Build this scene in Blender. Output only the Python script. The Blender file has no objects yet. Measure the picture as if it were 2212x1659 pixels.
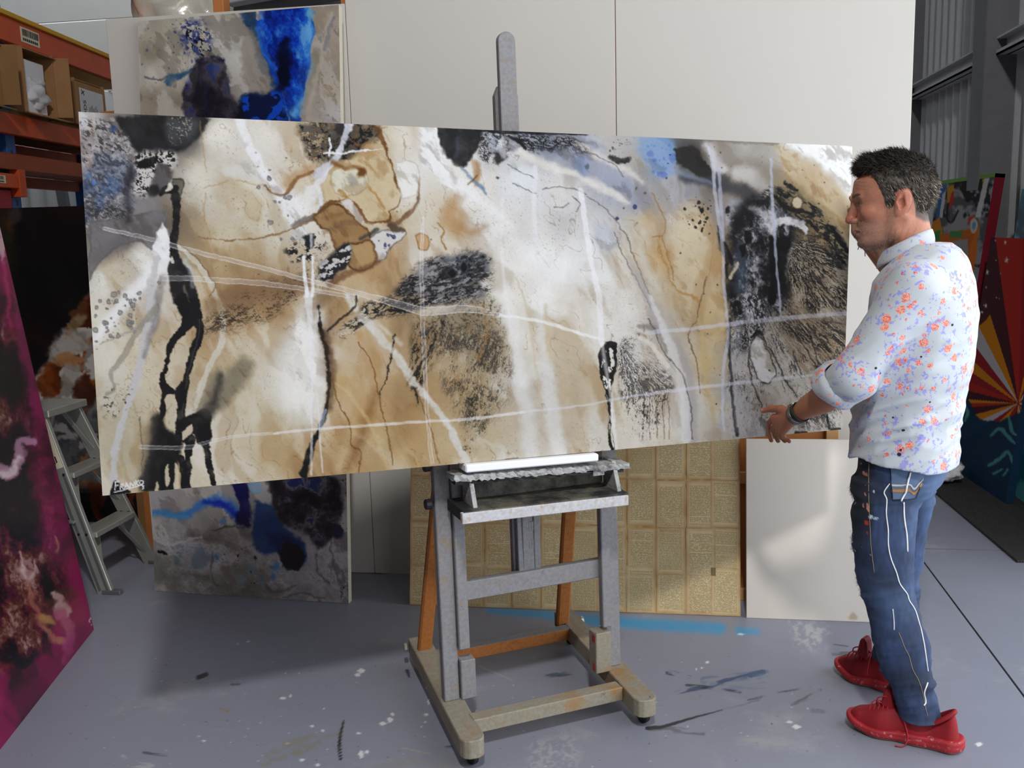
import bpy, bmesh, math, random
import numpy as np
from mathutils import Vector, Matrix

random.seed(7)
SC = bpy.context.scene
COL = SC.collection

# ------------------------------------------------------------------ camera
CAM_Z = 1.60
PITCH = math.atan(344 / 2100.0)
YAW = math.atan(344 / 2100.0)
ROLL = math.radians(1.6)
cam_d = bpy.data.cameras.new('camera')
cam_d.sensor_width = 36.0
cam_d.lens = 36.0 * 2100.0 / 2212.0
cam_d.clip_end = 200
cam = bpy.data.objects.new('camera', cam_d)
COL.objects.link(cam)
_f0 = Vector((-math.sin(YAW), math.cos(YAW), 0)); _r0 = Vector((math.cos(YAW), math.sin(YAW), 0)); _u0 = Vector((0, 0, 1))
_f = _f0 * math.cos(PITCH) - _u0 * math.sin(PITCH)
_u = _u0 * math.cos(PITCH) + _f0 * math.sin(PITCH)
_R = _r0 * math.cos(ROLL) - _u * math.sin(ROLL)
_U = _r0 * math.sin(ROLL) + _u * math.cos(ROLL)
cam.matrix_world = Matrix(((_R.x, _U.x, -_f.x, 0), (_R.y, _U.y, -_f.y, 0), (_R.z, _U.z, -_f.z, CAM_Z), (0, 0, 0, 1)))
SC.camera = cam

# ------------------------------------------------------------------ world, lamps, exposure
world = bpy.data.worlds.new('daylight'); SC.world = world
world.use_nodes = True
wb = world.node_tree.nodes['Background']
wb.inputs['Color'].default_value = (0.90, 0.95, 1.0, 1)
wb.inputs['Strength'].default_value = 4.2

def area(name, loc, target, size, energy, color):
    d = bpy.data.lights.new(name, 'AREA'); d.shape = 'DISK'; d.size = size; d.energy = energy; d.color = color
    o = bpy.data.objects.new(name, d); COL.objects.link(o); o.location = loc
    o.rotation_euler = (Vector(target) - Vector(loc)).to_track_quat('-Z', 'Y').to_euler()
    return o
area('high_bay_lamp', (0.33, -1.25, 5.72), (-0.3, 3.6, 0.6), 0.45, 290, (1.0, 0.975, 0.95))
# the open roller door on the right (only guides sampling of the daylight, gives no light of its own)
_pd = bpy.data.lights.new('door_portal', 'AREA'); _pd.shape = 'RECTANGLE'; _pd.size = 3.4; _pd.size_y = 6.4; _pd.cycles.is_portal = True
_po = bpy.data.objects.new('door_portal', _pd); COL.objects.link(_po); _po.location = (2.2, 1.2, 1.7); _po.rotation_euler = (0, math.pi / 2, 0)

vs = SC.view_settings
vs.view_transform = 'Standard'; vs.look = 'None'; vs.gamma = 1.0; vs.use_curve_mapping = False
vs.exposure = -0.5

# ------------------------------------------------------------------ helpers
def lin(c):
    return tuple(((v / 255.0) / 12.92 if v / 255.0 <= 0.04045 else ((v / 255.0 + 0.055) / 1.055) ** 2.4) for v in c)

def tag(o, label=None, cat=None, group=None, kind=None):
    if label: o['label'] = label
    if cat: o['category'] = cat
    if group: o['group'] = group
    if kind: o['kind'] = kind
    return o

def empty(name, loc=(0, 0, 0), rz=0.0, parent=None):
    o = bpy.data.objects.new(name, None); COL.objects.link(o); o.location = loc; o.rotation_euler = (0, 0, rz)
    o.empty_display_size = 0.1
    if parent: o.parent = parent
    return o

def link(name, me, parent=None, mats=()):
    o = bpy.data.objects.new(name, me); COL.objects.link(o)
    if parent: o.parent = parent
    for m in (mats if isinstance(mats, (list, tuple)) else (mats,)):
        me.materials.append(m)
    return o

def mesh_np(name, verts, faces, smooth=True):
    me = bpy.data.meshes.new(name)
    verts = np.asarray(verts, np.float32); faces = np.asarray(faces, np.int32)
    n, k = faces.shape
    me.vertices.add(len(verts)); me.vertices.foreach_set('co', verts.ravel())
    me.loops.add(n * k); me.loops.foreach_set('vertex_index', faces.ravel())
    me.polygons.add(n); me.polygons.foreach_set('loop_start', np.arange(0, n * k, k, dtype=np.int32))
    if smooth: me.polygons.foreach_set('use_smooth', np.ones(n, bool))
    me.update(calc_edges=True)
    return me

def set_col(me, rgb, name='Col'):
    a = me.color_attributes.new(name, 'FLOAT_COLOR', 'POINT')
    n = len(me.vertices); c = np.ones((n, 4), np.float32); c[:, :3] = rgb
    a.data.foreach_set('color', c.ravel())

def bm_mesh(name, bm, smooth=False):
    me = bpy.data.meshes.new(name); bm.normal_update(); bm.to_mesh(me); bm.free()
    if smooth:
        for p in me.polygons: p.use_smooth = True
    return me

def bm_box(bm, lo, hi, M=None, bevel=0.0, seg=1):
    r = bmesh.ops.create_cube(bm, size=1.0)
    vs_ = r['verts']
    lo = Vector(lo); hi = Vector(hi)
    for v in vs_:
        v.co = Vector((lo[i] + (v.co[i] + .5) * (hi[i] - lo[i]) for i in range(3)))
    if bevel > 0:
        es = list({e for v in vs_ for e in v.link_edges})
        g = bmesh.ops.bevel(bm, geom=es, offset=bevel, segments=seg, affect='EDGES', profile=.6)
        vs_ = list({v for f in g['faces'] for v in f.verts} | {v for v in vs_ if v.is_valid})
    if M is not None:
        for v in vs_: v.co = M @ v.co
    return vs_

def box(name, lo, hi, m, parent=None, bevel=0.003, M=None, seg=1):
    bm = bmesh.new(); bm_box(bm, lo, hi, M, bevel, seg)
    return link(name, bm_mesh(name, bm), parent, m)

def frame_M(p0, p1, side):
    """matrix whose z runs p0->p1, x close to 'side'"""
    p0 = Vector(p0); p1 = Vector(p1); z = (p1 - p0).normalized(); s = Vector(side)
    x = (s - z * s.dot(z)).normalized(); y = z.cross(x)
    return Matrix(((x.x, y.x, z.x, p0.x), (x.y, y.y, z.y, p0.y), (x.z, y.z, z.z, p0.z), (0, 0, 0, 1)))

def beam(name, p0, p1, w, d, m, parent=None, side=(1, 0, 0), bevel=0.003):
    M = frame_M(p0, p1, side); L = (Vector(p1) - Vector(p0)).length
    return box(name, (-w / 2, -d / 2, 0), (w / 2, d / 2, L), m, parent, bevel, M)

def prism(name, pts, y0, y1, m, parent=None, bevel=0.0, M=None):
    """polygon in xz extruded along y"""
    bm = bmesh.new()
    a = [bm.verts.new((x, y0, z)) for x, z in pts]; b = [bm.verts.new((x, y1, z)) for x, z in pts]
    bm.faces.new(a); bm.faces.new(b[::-1]); n = len(pts)
    for i in range(n): bm.faces.new((a[i], b[i], b[(i + 1) % n], a[(i + 1) % n]))
    bmesh.ops.recalc_face_normals(bm, faces=bm.faces)
    if bevel: bmesh.ops.bevel(bm, geom=list(bm.edges), offset=bevel, segments=1, affect='EDGES')
    if M is not None: bm.transform(M)
    return link(name, bm_mesh(name, bm), parent, m)

def tube_arrays(pts, r, n=8, cap=True):
    P = np.asarray(pts, float); k = len(P)
    r = np.broadcast_to(np.asarray(r, float), (k,))
    T = np.gradient(P, axis=0); T /= np.linalg.norm(T, axis=1)[:, None] + 1e-12
    up = np.array([0, 0, 1.0]) if abs(T[0, 2]) < .9 else np.array([1.0, 0, 0])
    V = []; F = []
    a = np.cross(T[0], up); a /= np.linalg.norm(a)
    for i in range(k):
        a = a - T[i] * (a @ T[i]); a /= np.linalg.norm(a); b = np.cross(T[i], a)
        for j in range(n):
            t = 2 * math.pi * j / n; V.append(P[i] + r[i] * (a * math.cos(t) + b * math.sin(t)))
    for i in range(k - 1):
        for j in range(n):
            F.append((i * n + j, i * n + (j + 1) % n, (i + 1) * n + (j + 1) % n, (i + 1) * n + j))
    if cap:
        c0 = len(V); V.append(P[0]); V.append(P[-1])
        for j in range(n):
            F.append((c0, (j + 1) % n, j, j)); F.append((c0 + 1, (k - 1) * n + j, (k - 1) * n + (j + 1) % n, (k - 1) * n + (j + 1) % n))
    return V, F

def tube(name, pts, r, m, parent=None, n=8, smooth=True):
    V, F = tube_arrays(pts, r, n)
    me = bpy.data.meshes.new(name)
    me.from_pydata([tuple(v) for v in V], [], [tuple(dict.fromkeys(f)) for f in F]); me.update()
    for p in me.polygons: p.use_smooth = smooth
    return link(name, me, parent, m)

def smooth_pts(pts, n=6):
    """Catmull-Rom resample"""
    P = np.asarray(pts, float); P = np.vstack([2 * P[0] - P[1], P, 2 * P[-1] - P[-2]]); out = []
    for i in range(1, len(P) - 2):
        p0, p1, p2, p3 = P[i - 1:i + 3]
        for t in np.linspace(0, 1, n, endpoint=False):
            out.append(.5 * (2 * p1 + (p2 - p0) * t + (2 * p0 - 5 * p1 + 4 * p2 - p3) * t * t + (3 * p1 - p0 - 3 * p2 + p3) * t ** 3))
    out.append(P[-2]); return np.array(out)

# ---- node materials
class NT:
    def __init__(s, name):
        s.m = bpy.data.materials.new(name); s.m.use_nodes = True; s.t = s.m.node_tree
        s.b = s.t.nodes['Principled BSDF']
    def n(s, typ, **kw):
        nd = s.t.nodes.new(typ)
        for k, v in kw.items(): setattr(nd, k, v)
        return nd
    def l(s, a, b): s.t.links.new(a, b)
    def tex(s): return s.n('ShaderNodeTexCoord')
    def noise(s, vec, scale, detail=4, rough=.55, dist=0.0):
        nd = s.n('ShaderNodeTexNoise'); nd.inputs['Scale'].default_value = scale; nd.inputs['Detail'].default_value = detail
        nd.inputs['Roughness'].default_value = rough; nd.inputs['Distortion'].default_value = dist
        if vec is not None: s.l(vec, nd.inputs['Vector'])
        return nd.outputs['Fac']
    def mapping(s, vec, scale=(1, 1, 1), rot=(0, 0, 0), loc=(0, 0, 0)):
        nd = s.n('ShaderNodeMapping'); nd.inputs['Scale'].default_value = scale; nd.inputs['Rotation'].default_value = rot; nd.inputs['Location'].default_value = loc
        s.l(vec, nd.inputs['Vector']); return nd.outputs['Vector']
    def ramp(s, fac, stops):
        nd = s.n('ShaderNodeValToRGB'); e = nd.color_ramp.elements
        while len(e) < len(stops): e.new(.5)
        for el, (p, c) in zip(e, stops):
            el.position = p; el.color = (c if len(c) == 4 else tuple(c) + (1,))
        s.l(fac, nd.inputs['Fac']); return nd.outputs['Color']
    def step(s, fac, a, b):
        nd = s.n('ShaderNodeMapRange'); nd.inputs['From Min'].default_value = a; nd.inputs['From Max'].default_value = b
        nd.clamp = True; s.l(fac, nd.inputs['Value']); return nd.outputs['Result']
    def mix(s, fac, a, b):
        nd = s.n('ShaderNodeMix', data_type='RGBA')
        for v, i in ((fac, 0), (a, 6), (b, 7)):
            if hasattr(v, 'links') or hasattr(v, 'is_linked'): s.l(v, nd.inputs[i])
            elif i == 0: nd.inputs[0].default_value = v
            else: nd.inputs[i].default_value = tuple(v) + (1,)
        return nd.outputs[2]
    def math(s, op, a, b=None, c=None):
        nd = s.n('ShaderNodeMath', operation=op)
        for v, i in ((a, 0), (b, 1), (c, 2)):
            if v is None: continue
            if hasattr(v, 'is_linked'): s.l(v, nd.inputs[i])
            else: nd.inputs[i].default_value = v
        return nd.outputs[0]
    def base(s, c):
        if hasattr(c, 'is_linked'): s.l(c, s.b.inputs['Base Color'])
        else: s.b.inputs['Base Color'].default_value = tuple(c) + (1,)
    def rough(s, r): 
        if hasattr(r, 'is_linked'): s.l(r, s.b.inputs['Roughness'])
        else: s.b.inputs['Roughness'].default_value = r
    def bump(s, h, strength=.2, dist=.002):
        nd = s.n('ShaderNodeBump'); nd.inputs['Strength'].default_value = strength; nd.inputs['Distance'].default_value = dist
        s.l(h, nd.inputs['Height']); s.l(nd.outputs['Normal'], s.b.inputs['Normal'])

def simple(name, rgb, rough=.6, var=.12, scale=18, metal=0.0, bump=.1, bscale=60):
    t = NT(name); tc = t.tex().outputs['Object']; c = lin(rgb)
    n = t.noise(tc, scale, 5, .6)
    t.base(t.mix(n, tuple(v * (1 - var) for v in c), tuple(min(1, v * (1 + var)) for v in c)))
    t.rough(rough); t.b.inputs['Metallic'].default_value = metal
    if bump: t.bump(t.noise(tc, bscale, 4), bump)
    return t.m

def vcol(name, rough=.55, bump=.15, bscale=220, spec=.3):
    t = NT(name); a = t.n('ShaderNodeAttribute', attribute_name='Col')
    tc = t.tex().outputs['Object']; n = t.noise(tc, bscale, 4, .6)
    hs = t.n('ShaderNodeHueSaturation'); t.l(a.outputs['Color'], hs.inputs['Color'])
    t.l(t.math('ADD', t.math('MULTIPLY', n, .16), .92), hs.inputs['Value'])
    t.base(hs.outputs['Color']); t.rough(rough); t.b.inputs['Specular IOR Level'].default_value = spec
    t.bump(n, bump, .001); return t.m

def splat(name, base, wood=(150, 112, 66), dens=.5, amber=None):
    """painted studio wood: grey overspray, bare patches, flecks of white and colour"""
    t = NT(name); tc = t.tex().outputs['Object']; b = lin(base)
    n1 = t.noise(tc, 5, 6, .65); n2 = t.noise(tc, 90, 3, .6); n3 = t.noise(t.mapping(tc, (1, 1, 1), (0, 0, 0), (3, 7, 1)), 230, 3, .6); n4 = t.noise(t.mapping(tc, (1, 1, 1), (0, 0, 0), (9, 2, 5)), 16, 4, .7)
    c = t.mix(n2, tuple(v * .62 for v in b), tuple(min(1, v * 1.25) for v in b))
    c = t.mix(t.step(n1, .72 - .22 * dens, .80 - .18 * dens), c, lin(wood))
    c = t.mix(t.step(n4, .66, .70), c, tuple(v * .5 for v in b))
    sg = t.noise(t.mapping(tc, (1, .12, 1), (.6, .4, .3)), 60, 4, .7); c = t.mix(t.math('MULTIPLY', t.step(sg, .52, .68), .55), c, lin(wood)); c = t.mix(t.math('MULTIPLY', t.step(n3, .70, .74), .8), c, lin((205, 205, 202)))
    c = t.mix(t.step(n2, .74, .77), c, lin((60, 58, 60)))
    t.base(c); t.rough(.75); t.bump(n2, .35, .002); return t.m
# ================================================================== materials
M_board = simple('white_board', (204, 201, 195), .55, .03, 2.5, bump=.03, bscale=25)
M_steel = simple('dark_steel', (112, 114, 118), .5, .2, 9, .1)
M_galv = simple('galvanised_sheet', (196, 198, 202), .5, .10, 5, .0, .05)
M_white_sheet = simple('pale_sheet', (205, 206, 204), .6, .06, 4)
M_orange = simple('orange_rack_paint', (205, 78, 22), .5, .22, 7)
M_rust = simple('brown_orange_paint', (150, 66, 24), .55, .25, 7)
M_blue = simple('blue_rack_paint', (38, 84, 150), .5, .2, 9)
M_yellow = simple('yellow_board_edge', (214, 160, 24), .6, .2, 8)
M_card = simple('cardboard', (165, 122, 78), .85, .15, 12)
M_card_d = simple('dark_cardboard', (140, 104, 60), .85, .15, 12)
M_paper = simple('white_wrap', (222, 222, 226), .7, .08, 20, bump=.4, bscale=40)
M_black = simple('black_plastic', (26, 26, 28), .5, .2, 20)
M_alu = simple('aluminium', (176, 176, 168), .42, .14, 14, .55)
M_alu_d = simple('aluminium_grooved', (118, 118, 120), .5, .14, 14, .5)
M_rawwood = simple('raw_pine', (196, 152, 100), .7, .2, 9)
M_stud = simple('orange_wood', (178, 112, 58), .6, .2, 9)
M_linen = simple('canvas_back', (200, 186, 158), .85, .08, 30)
M_white = simple('white_foam', (240, 241, 246), .5, .02, 10, bump=.05)
M_darkrim = simple('dark_edge_paint', (34, 30, 34), .6, .3, 20)
M_sticker = simple('sticker_paper', (226, 216, 190), .7, .06, 10)
M_ink = simple('printed_ink', (30, 30, 32), .7, .05)
M_plastic = NT('cloudy_plastic_film')
M_plastic.base(lin((225, 220, 205))); M_plastic.rough(.22); M_plastic.b.inputs['Transmission Weight'].default_value = .35
M_plastic.bump(M_plastic.noise(M_plastic.tex().outputs['Object'], 9, 4, .6, .6), .3, .02); M_plastic = M_plastic.m

# floor: grey paint, worn patches, mottling and fine specks
t = NT('painted_concrete'); tc = t.tex().outputs['Object']
n1 = t.noise(tc, 1.3, 5, .55); n2 = t.noise(tc, 9, 6, .65); n3 = t.noise(tc, 120, 2, .5); n4 = t.noise(t.mapping(tc, (1, 1, 1), (0, 0, 0), (5, 3, 0)), 2.2, 6, .7)
c = t.mix(n1, lin((126, 129, 143)), lin((142, 145, 159)))
c = t.mix(t.math('MULTIPLY', t.step(n4, .58, .72), .35), c, lin((184, 184, 180)))
c = t.mix(t.math('MULTIPLY', t.step(n2, .62, .78), .25), c, lin((110, 108, 110)))
c = t.mix(t.step(n3, .735, .75), c, lin((60, 58, 62)))
a = t.n('ShaderNodeAttribute', attribute_name='Col')
c = t.mix(a.outputs['Alpha'], c, a.outputs['Color'])
t.base(c); t.rough(t.math('ADD', t.math('MULTIPLY', n2, .25), .30)); t.bump(n2, .06, .002); M_floor = t.m

M_mat = NT('ribbed_black_mat'); tc = M_mat.tex().outputs['Object']
w = M_mat.n('ShaderNodeTexWave', bands_direction='X'); w.inputs['Scale'].default_value = 28; w.inputs['Distortion'].default_value = .6; M_mat.l(tc, w.inputs['Vector'])
M_mat.base(M_mat.mix(M_mat.noise(tc, 40, 5, .7), lin((24, 24, 25)), lin((62, 61, 62)))); M_mat.rough(.9); M_mat.bump(w.outputs['Fac'], .6, .006); M_mat = M_mat.m

# ================================================================== structure
FX = {}
def struct(o): o['kind'] = 'structure'; return o

fl = struct(empty('floor', (0, 3, 0)))
def slab(x0, x1, y0, y1, paintfn=None, nx=2, ny=2):
    xs = np.linspace(x0, x1, nx); ys = np.linspace(y0, y1, ny)
    X, Y = np.meshgrid(xs, ys); nv = X.size
    V = np.stack([X.ravel(), Y.ravel() - 3, np.zeros(nv)], 1)
    i = np.arange(nx * ny).reshape(ny, nx)
    F = np.stack([i[:-1, :-1].ravel(), i[:-1, 1:].ravel(), i[1:, 1:].ravel(), i[1:, :-1].ravel()], 1)
    # rim so that the joints are real grooves
    rim = np.array([(x0, y0 - 3, 0), (x1, y0 - 3, 0), (x1, y1 - 3, 0), (x0, y1 - 3, 0), (x0, y0 - 3, -.03), (x1, y0 - 3, -.03), (x1, y1 - 3, -.03), (x0, y1 - 3, -.03)])
    k = nv; rf = np.array([(k, k + 4, k + 5, k + 1), (k + 1, k + 5, k + 6, k + 2), (k + 2, k + 6, k + 7, k + 3), (k + 3, k + 7, k + 4, k)])
    me = mesh_np('slab', np.vstack([V, rim]), np.vstack([F, rf]), False)
    rgba = np.zeros((nv + 8, 4), np.float32)
    if paintfn is not None: rgba[:nv] = paintfn(X, Y).reshape(-1, 4)
    at = me.color_attributes.new('Col', 'FLOAT_COLOR', 'POINT'); at.data.foreach_set('color', rgba.ravel())
    return link('slab', me, fl, M_floor)
JX = 1.168
M_joint = simple('joint_filler', (52, 50, 52), .9, .2, 30)
box('joint_bed', (-8, -6, -.06), (3.2, 7, -.006), M_joint, fl, 0)
slab(-8, JX - .004, -3, 2.25); slab(-8, -2.75, 2.25, 10); slab(-2.75, JX - .004, 4.45, 10)
slab(JX + .004, 3.2, -3, 4.755); slab(JX + .004, 3.2, 4.765, 10)

def corrugated(name, p0, p1, z0, z1, pitch, depth, m, nrm):
    """trapezoidal sheet between two floor points, ribs towards nrm"""
    p0 = np.array(p0, float); p1 = np.array(p1, float); L = np.linalg.norm(p1 - p0); d = (p1 - p0) / L; nrm = np.array(nrm, float)
    prof = []; x = 0
    while x < L:
        for a, h in ((0, 0), (.42, 0), (.52, 1), (.78, 1), (.88, 0)):
            prof.append((min(L, x + a * pitch), h * depth))
        x += pitch
    V = []; 
    for s, h in prof:
        b = p0 + d * s + nrm * h; V += [(b[0], b[1], z0), (b[0], b[1], z1)]
    F = [(2 * i, 2 * i + 2, 2 * i + 3, 2 * i + 1) for i in range(len(prof) - 1)]
    return struct(link(name, mesh_np(name, V, F, False), None, m))
wr = corrugated('wall_right', (2.22, 10), (2.22, 4.4), 0, 6.2, .20, -.035, M_galv, (1, 0))
box('door_header', (2.19, -2.0, 3.4), (2.22, 4.4, 6.2), M_galv, wr, 0); box('front_return', (2.19, -3.0, 0), (2.22, -2.0, 6.2), M_galv, wr, 0)
M_shade = simple('dark_cladding', (92, 92, 94), .7, .1, 4)  # unseen front, left and roof sheets darkened to cut bounced light
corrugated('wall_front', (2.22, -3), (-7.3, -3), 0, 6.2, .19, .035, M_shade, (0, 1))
for y0, y1, nm in ((6.86, 7.12, 'column'), (9.25, 9.5, 'column'), (4.4, 4.6, 'column')):
    box(nm, (1.99, y0, 0), (2.21, y1, 6.1), M_steel, wr, .006)
for z in (2.58, 4.6):
    bm = bmesh.new()
    bm_box(bm, (2.06, 4.6, z), (2.21, 9.3, z + .012)); bm_box(bm, (2.06, 4.6, z + .10), (2.21, 9.3, z + .112)); bm_box(bm, (2.06, 4.6, z), (2.07, 9.3, z + .03)); bm_box(bm, (2.12, 4.6, z), (2.135, 9.3, z + .11))
    link('girt', bm_mesh('girt', bm), wr, M_galv)
wrear = corrugated('wall_rear', (-7.3, 9.5), (2.2, 9.5), 0, 3.05, .19, -.035, M_white_sheet, (0, 1))
for i in range(9):
    box('cladding_strip', (-7.3, 9.47, 3.05 + i * .35), (2.2, 9.5, 3.395 + i * .35), M_white_sheet, wrear, .006)
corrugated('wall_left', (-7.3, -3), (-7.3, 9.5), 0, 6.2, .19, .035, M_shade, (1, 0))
roof = struct(empty('ceiling', (0, 0, 6.15)))   # roof sheets; gap at the rear left added to brighten the rear wall
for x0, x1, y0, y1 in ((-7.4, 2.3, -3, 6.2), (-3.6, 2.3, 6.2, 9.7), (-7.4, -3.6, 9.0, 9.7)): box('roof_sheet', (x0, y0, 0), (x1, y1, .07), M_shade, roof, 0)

# free-standing white partition behind the canvases
wall = struct(empty('wall_back', (0, 4.2, 0)))
PX = (-2.478, -1.366, -.2165, .956)
for i, top in enumerate((2.552, 3.05, 3.05)):
    box('panel', (PX[i] + .0015, 0, .004), (PX[i + 1] - .0015, .018, top), M_board, wall, .0015)
for x in (-2.44, -1.95, -1.366, -.80, -.2165, .40, .92):
    h = 2.75 if x == -1.95 else (2.5 if x < -1.4 else 3.0)
    box('stud', (x - .024, .02, 0), (x + .024, .09, h), M_stud, wall, .002)

win = struct(empty('window_1', (-6.95, 9.44, 2.55)))
box('window_frame', (-.28, -.02, -.32), (.12, .02, .32), M_galv, win, .004)
t = NT('bright_daylight_pane'); t.base((.9, .95, 1)); t.b.inputs['Emission Color'].default_value = (.9, .95, 1, 1); t.b.inputs['Emission Strength'].default_value = 1.6
box('pane', (-.25, -.03, -.29), (.08, -.021, .29), t.m, win, 0)

# steel beams under the roof beyond the partition
rb = struct(empty('trim_1', (-3.2, 6.6, 3.05)))
box('rafter', (.2, 0, .05), (3.0, .25, .55), M_steel, rb, .01)
box('purlin', (.3, -.2, .02), (3.0, -.08, .10), M_galv, rb, .006, Matrix.Rotation(-.10, 4, 'Y'))
box('purlin', (.3, -.5, .18), (3.0, -.35, .26), M_galv, rb, .006, Matrix.Rotation(-.16, 4, 'Y'))

# ================================================================== pallet rack (runs away from the camera on the left)
RA = math.atan2(.98685, -.16166)
rack = tag(empty('pallet_rack', (-.98685 * 3.0 - .16166 * 6, -.16166 * 3.0 + .98685 * 6, 0), RA), 'orange and blue pallet rack loaded with cartons at the left wall', 'rack')
def rk(name, s0, s1, d0, d1, z0, z1, m, bevel=.004, par=None): return box(name, (s0 - 6, d0, z0), (s1 - 6, d1, z1), m, par or rack, bevel)
for s in (2.9, 6.08, 9.2):
    for d in (.03, .92):
        up = rk('upright', s, s + .11, d, d + .08, 0, 3.3, M_blue)
        for k in range(20): box('slot', (s - 6 + .045, d - .001, .3 + k * .15), (s - 6 + .065, d + .0, .335 + k * .15), M_black, up, 0)
    for k in range(4): beam('brace', (s - 6 + .05, .07, .3 + k * .7), (s - 6 + .05, .96, .75 + k * .7), .03, .02, M_blue, rack)
for (z0, z1, m, sa, sb) in ((2.768, 2.915, M_orange, 3.0, 9.2), (2.222, 2.345, M_orange, 3.0, 9.2), (2.010, 2.098, M_rust, 3.0, 9.2), (1.90, 1.985, M_orange, 3.0, 6.08), (1.0, 1.1, M_orange, 3.0, 9.2)):
    for d in (-.03, .95):
        rk('beam', sa, sb, d, d + .05, z0, z1, m)
    if sb < 9: rk('beam_clip', sb - .02, sb + .06, -.036, .024, z0 - .05, z1 + .03, m, .002)
rk('deck', 3.0, 9.2, -.05, .98, 2.917, 2.945, M_yellow, .002)
for i in range(12): rk('deck_plank', 3.0 + i * .52, 3.5 + i * .52, 0, .95, 2.347, 2.366, M_card_d, .002)
for i in range(12): rk('deck_plank', 3.0 + i * .52, 3.5 + i * .52, 0, .95, 2.100, 2.112, M_rust, .002)
rk('crimson_bin', 4.9, 6.02, .0, .5, 1.74, 1.895, simple('crimson_plastic', (150, 16, 40), .5), .01)
def sticker(s, z, w, h):
    st = rk('sticker', s, s + w, -.0325, -.030, z, z + h, M_sticker, 0)
    bm = bmesh.new()
    x = s - 6 + .02
    while x < s - 6 + w - .02:
        ww = random.choice((.003, .006, .009)); bm_box(bm, (x, -.0335, z + h * .45), (x + ww, -.0326, z + h * .9)); x += ww + random.choice((.004, .007))
    for i in range(8): bm_box(bm, (s - 6 + .02 + i * (w - .04) / 8, -.0335, z + h * .12), (s - 6 + .02 + (i + .7) * (w - .04) / 8, -.0326, z + h * .3))
    link('barcode', bm_mesh('barcode', bm), st, M_ink)
sticker(6.28, 2.80, .24, .09); sticker(5.78, 1.925, .12, .045)

def carton(name, label, s0, s1, z1, m, depth=.42, z0=2.367, flap=True, group='cartons on the pallet rack'):
    c = tag(empty(name, (0, 0, 0)), label, 'box', group)
    c.location = rack.matrix_world @ Vector((0, 0, 0)) if False else rack.location; c.rotation_euler = rack.rotation_euler
    a, b = s0 - 6, s1 - 6; d0, d1 = -.06, depth
    box('side', (a, d0, z0), (a + .008, d1, z1), m, c, .001); box('side', (b - .008, d0, z0), (b, d1, z1), m, c, .001)
    box('bottom', (a, d0, z0), (b, d1, z0 + .008), m, c, .001); box('back', (a, d1 - .008, z0), (b, d1, z1), m, c, .001)
    box('top_panel', (a, d0 + .02, z1 - .008), (b, d1, z1), m, c, .001)
    if flap:
        beam('flap', (a + (b - a) / 2, d0 - .02, z1 - .02), (a + (b - a) / 2, d0 + .06, z1 + .012), b - a, .006, m, c, bevel=.001)
        beam('flap', (b, d0 + .01, z0 + (z1 - z0) / 2), (b + .03, d0 - .09, z0 + (z1 - z0) / 2), .006, z1 - z0 - .02, m, c, bevel=.001)
        beam('flap', (a + (b - a) / 2, d0 + .01, z0 + .006), (a + (b - a) / 2, d0 - .08, z0 - .022), b - a - .02, .006, m, c, bevel=.001)
    return c
def crumple(name, label, s0, s1, d0, d1, z0, z1, seed, cat='paper', m=None, group=None, world=False):
    rs = np.random.RandomState(seed); n = 40; m_ = 28
    V = []; 
    for i in range(m_ + 1):
        th = math.pi * i / m_
        for j in range(n):
            ph = 2 * math.pi * j / n
            v = np.array([math.sin(th) * math.cos(ph), math.sin(th) * math.sin(ph), math.cos(th)])
            v = np.sign(v) * np.abs(v) ** .7
            v *= 1 + .16 * math.sin(5 * v[0] + seed) * math.cos(6 * v[2] - seed) + .12 * abs(math.sin(9 * v[1] + 7 * v[0] + seed)) + .10 * abs(math.sin(13 * v[2] - 8 * v[0])) + rs.uniform(-.04, .04)
            V.append(v)
    V = np.array(V); V /= np.abs(V).max(0)
    c = np.array([(s0 + s1) / 2 - (0 if world else 6), (d0 + d1) / 2, (z0 + z1) / 2]); h = np.array([s1 - s0, d1 - d0, z1 - z0]) / 2
    P = V * h
    F = [(i * n + j, i * n + (j + 1) % n, (i + 1) * n + (j + 1) % n, (i + 1) * n + j) for i in range(m_) for j in range(n)]
    o = link(name, mesh_np(name, P, F, False), None, m or M_paper)
    if world: o.location = c
    else:
        o.location = rack.location + Vector((math.cos(RA) * c[0] - math.sin(RA) * c[1], math.sin(RA) * c[0] + math.cos(RA) * c[1], c[2])); o.rotation_euler = rack.rotation_euler
    return tag(o, label, cat, group)
carton('carton', 'open torn carton at the near end of the rack shelf', 5.35, 5.92, 2.73, M_card_d)
crumple('crumpled_wrap', 'crumpled white wrap spilling from the nearest open carton', 5.45, 5.90, -.10, .2, 2.376, 2.50, 3)
b2 = carton('carton', 'tall brown carton with red tape strip and open front', 6.21, 6.62, 2.765, M_card)
box('tape_strip', (.210 - .002, .10, 2.37), (.2105, .135, 2.765), simple('red_tape', (196, 70, 70), .5), b2, 0)
crumple('crumpled_wrap', 'white plastic wrapping bulging out of the tall carton', 6.26, 6.58, -.09, .25, 2.376, 2.62, 5)
box('white_board_offcut', (.26, -.03, 2.378), (.54, .0, 2.70), M_white, b2, .004)
carton('carton', 'narrow brown carton beside the labelled box', 6.66, 6.86, 2.70, M_card, flap=False)
b4 = carton('carton', 'brown carton with a large white printed label on the rack', 6.92, 7.42, 2.68, M_card, flap=False)
bx = box('front', (.92, -.062, 2.367), (1.42, -.052, 2.66), M_card, b4, .001)
lb = box('label', (.98, -.0650, 2.39), (1.37, -.0625, 2.62), M_paper, b4, 0)

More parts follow.
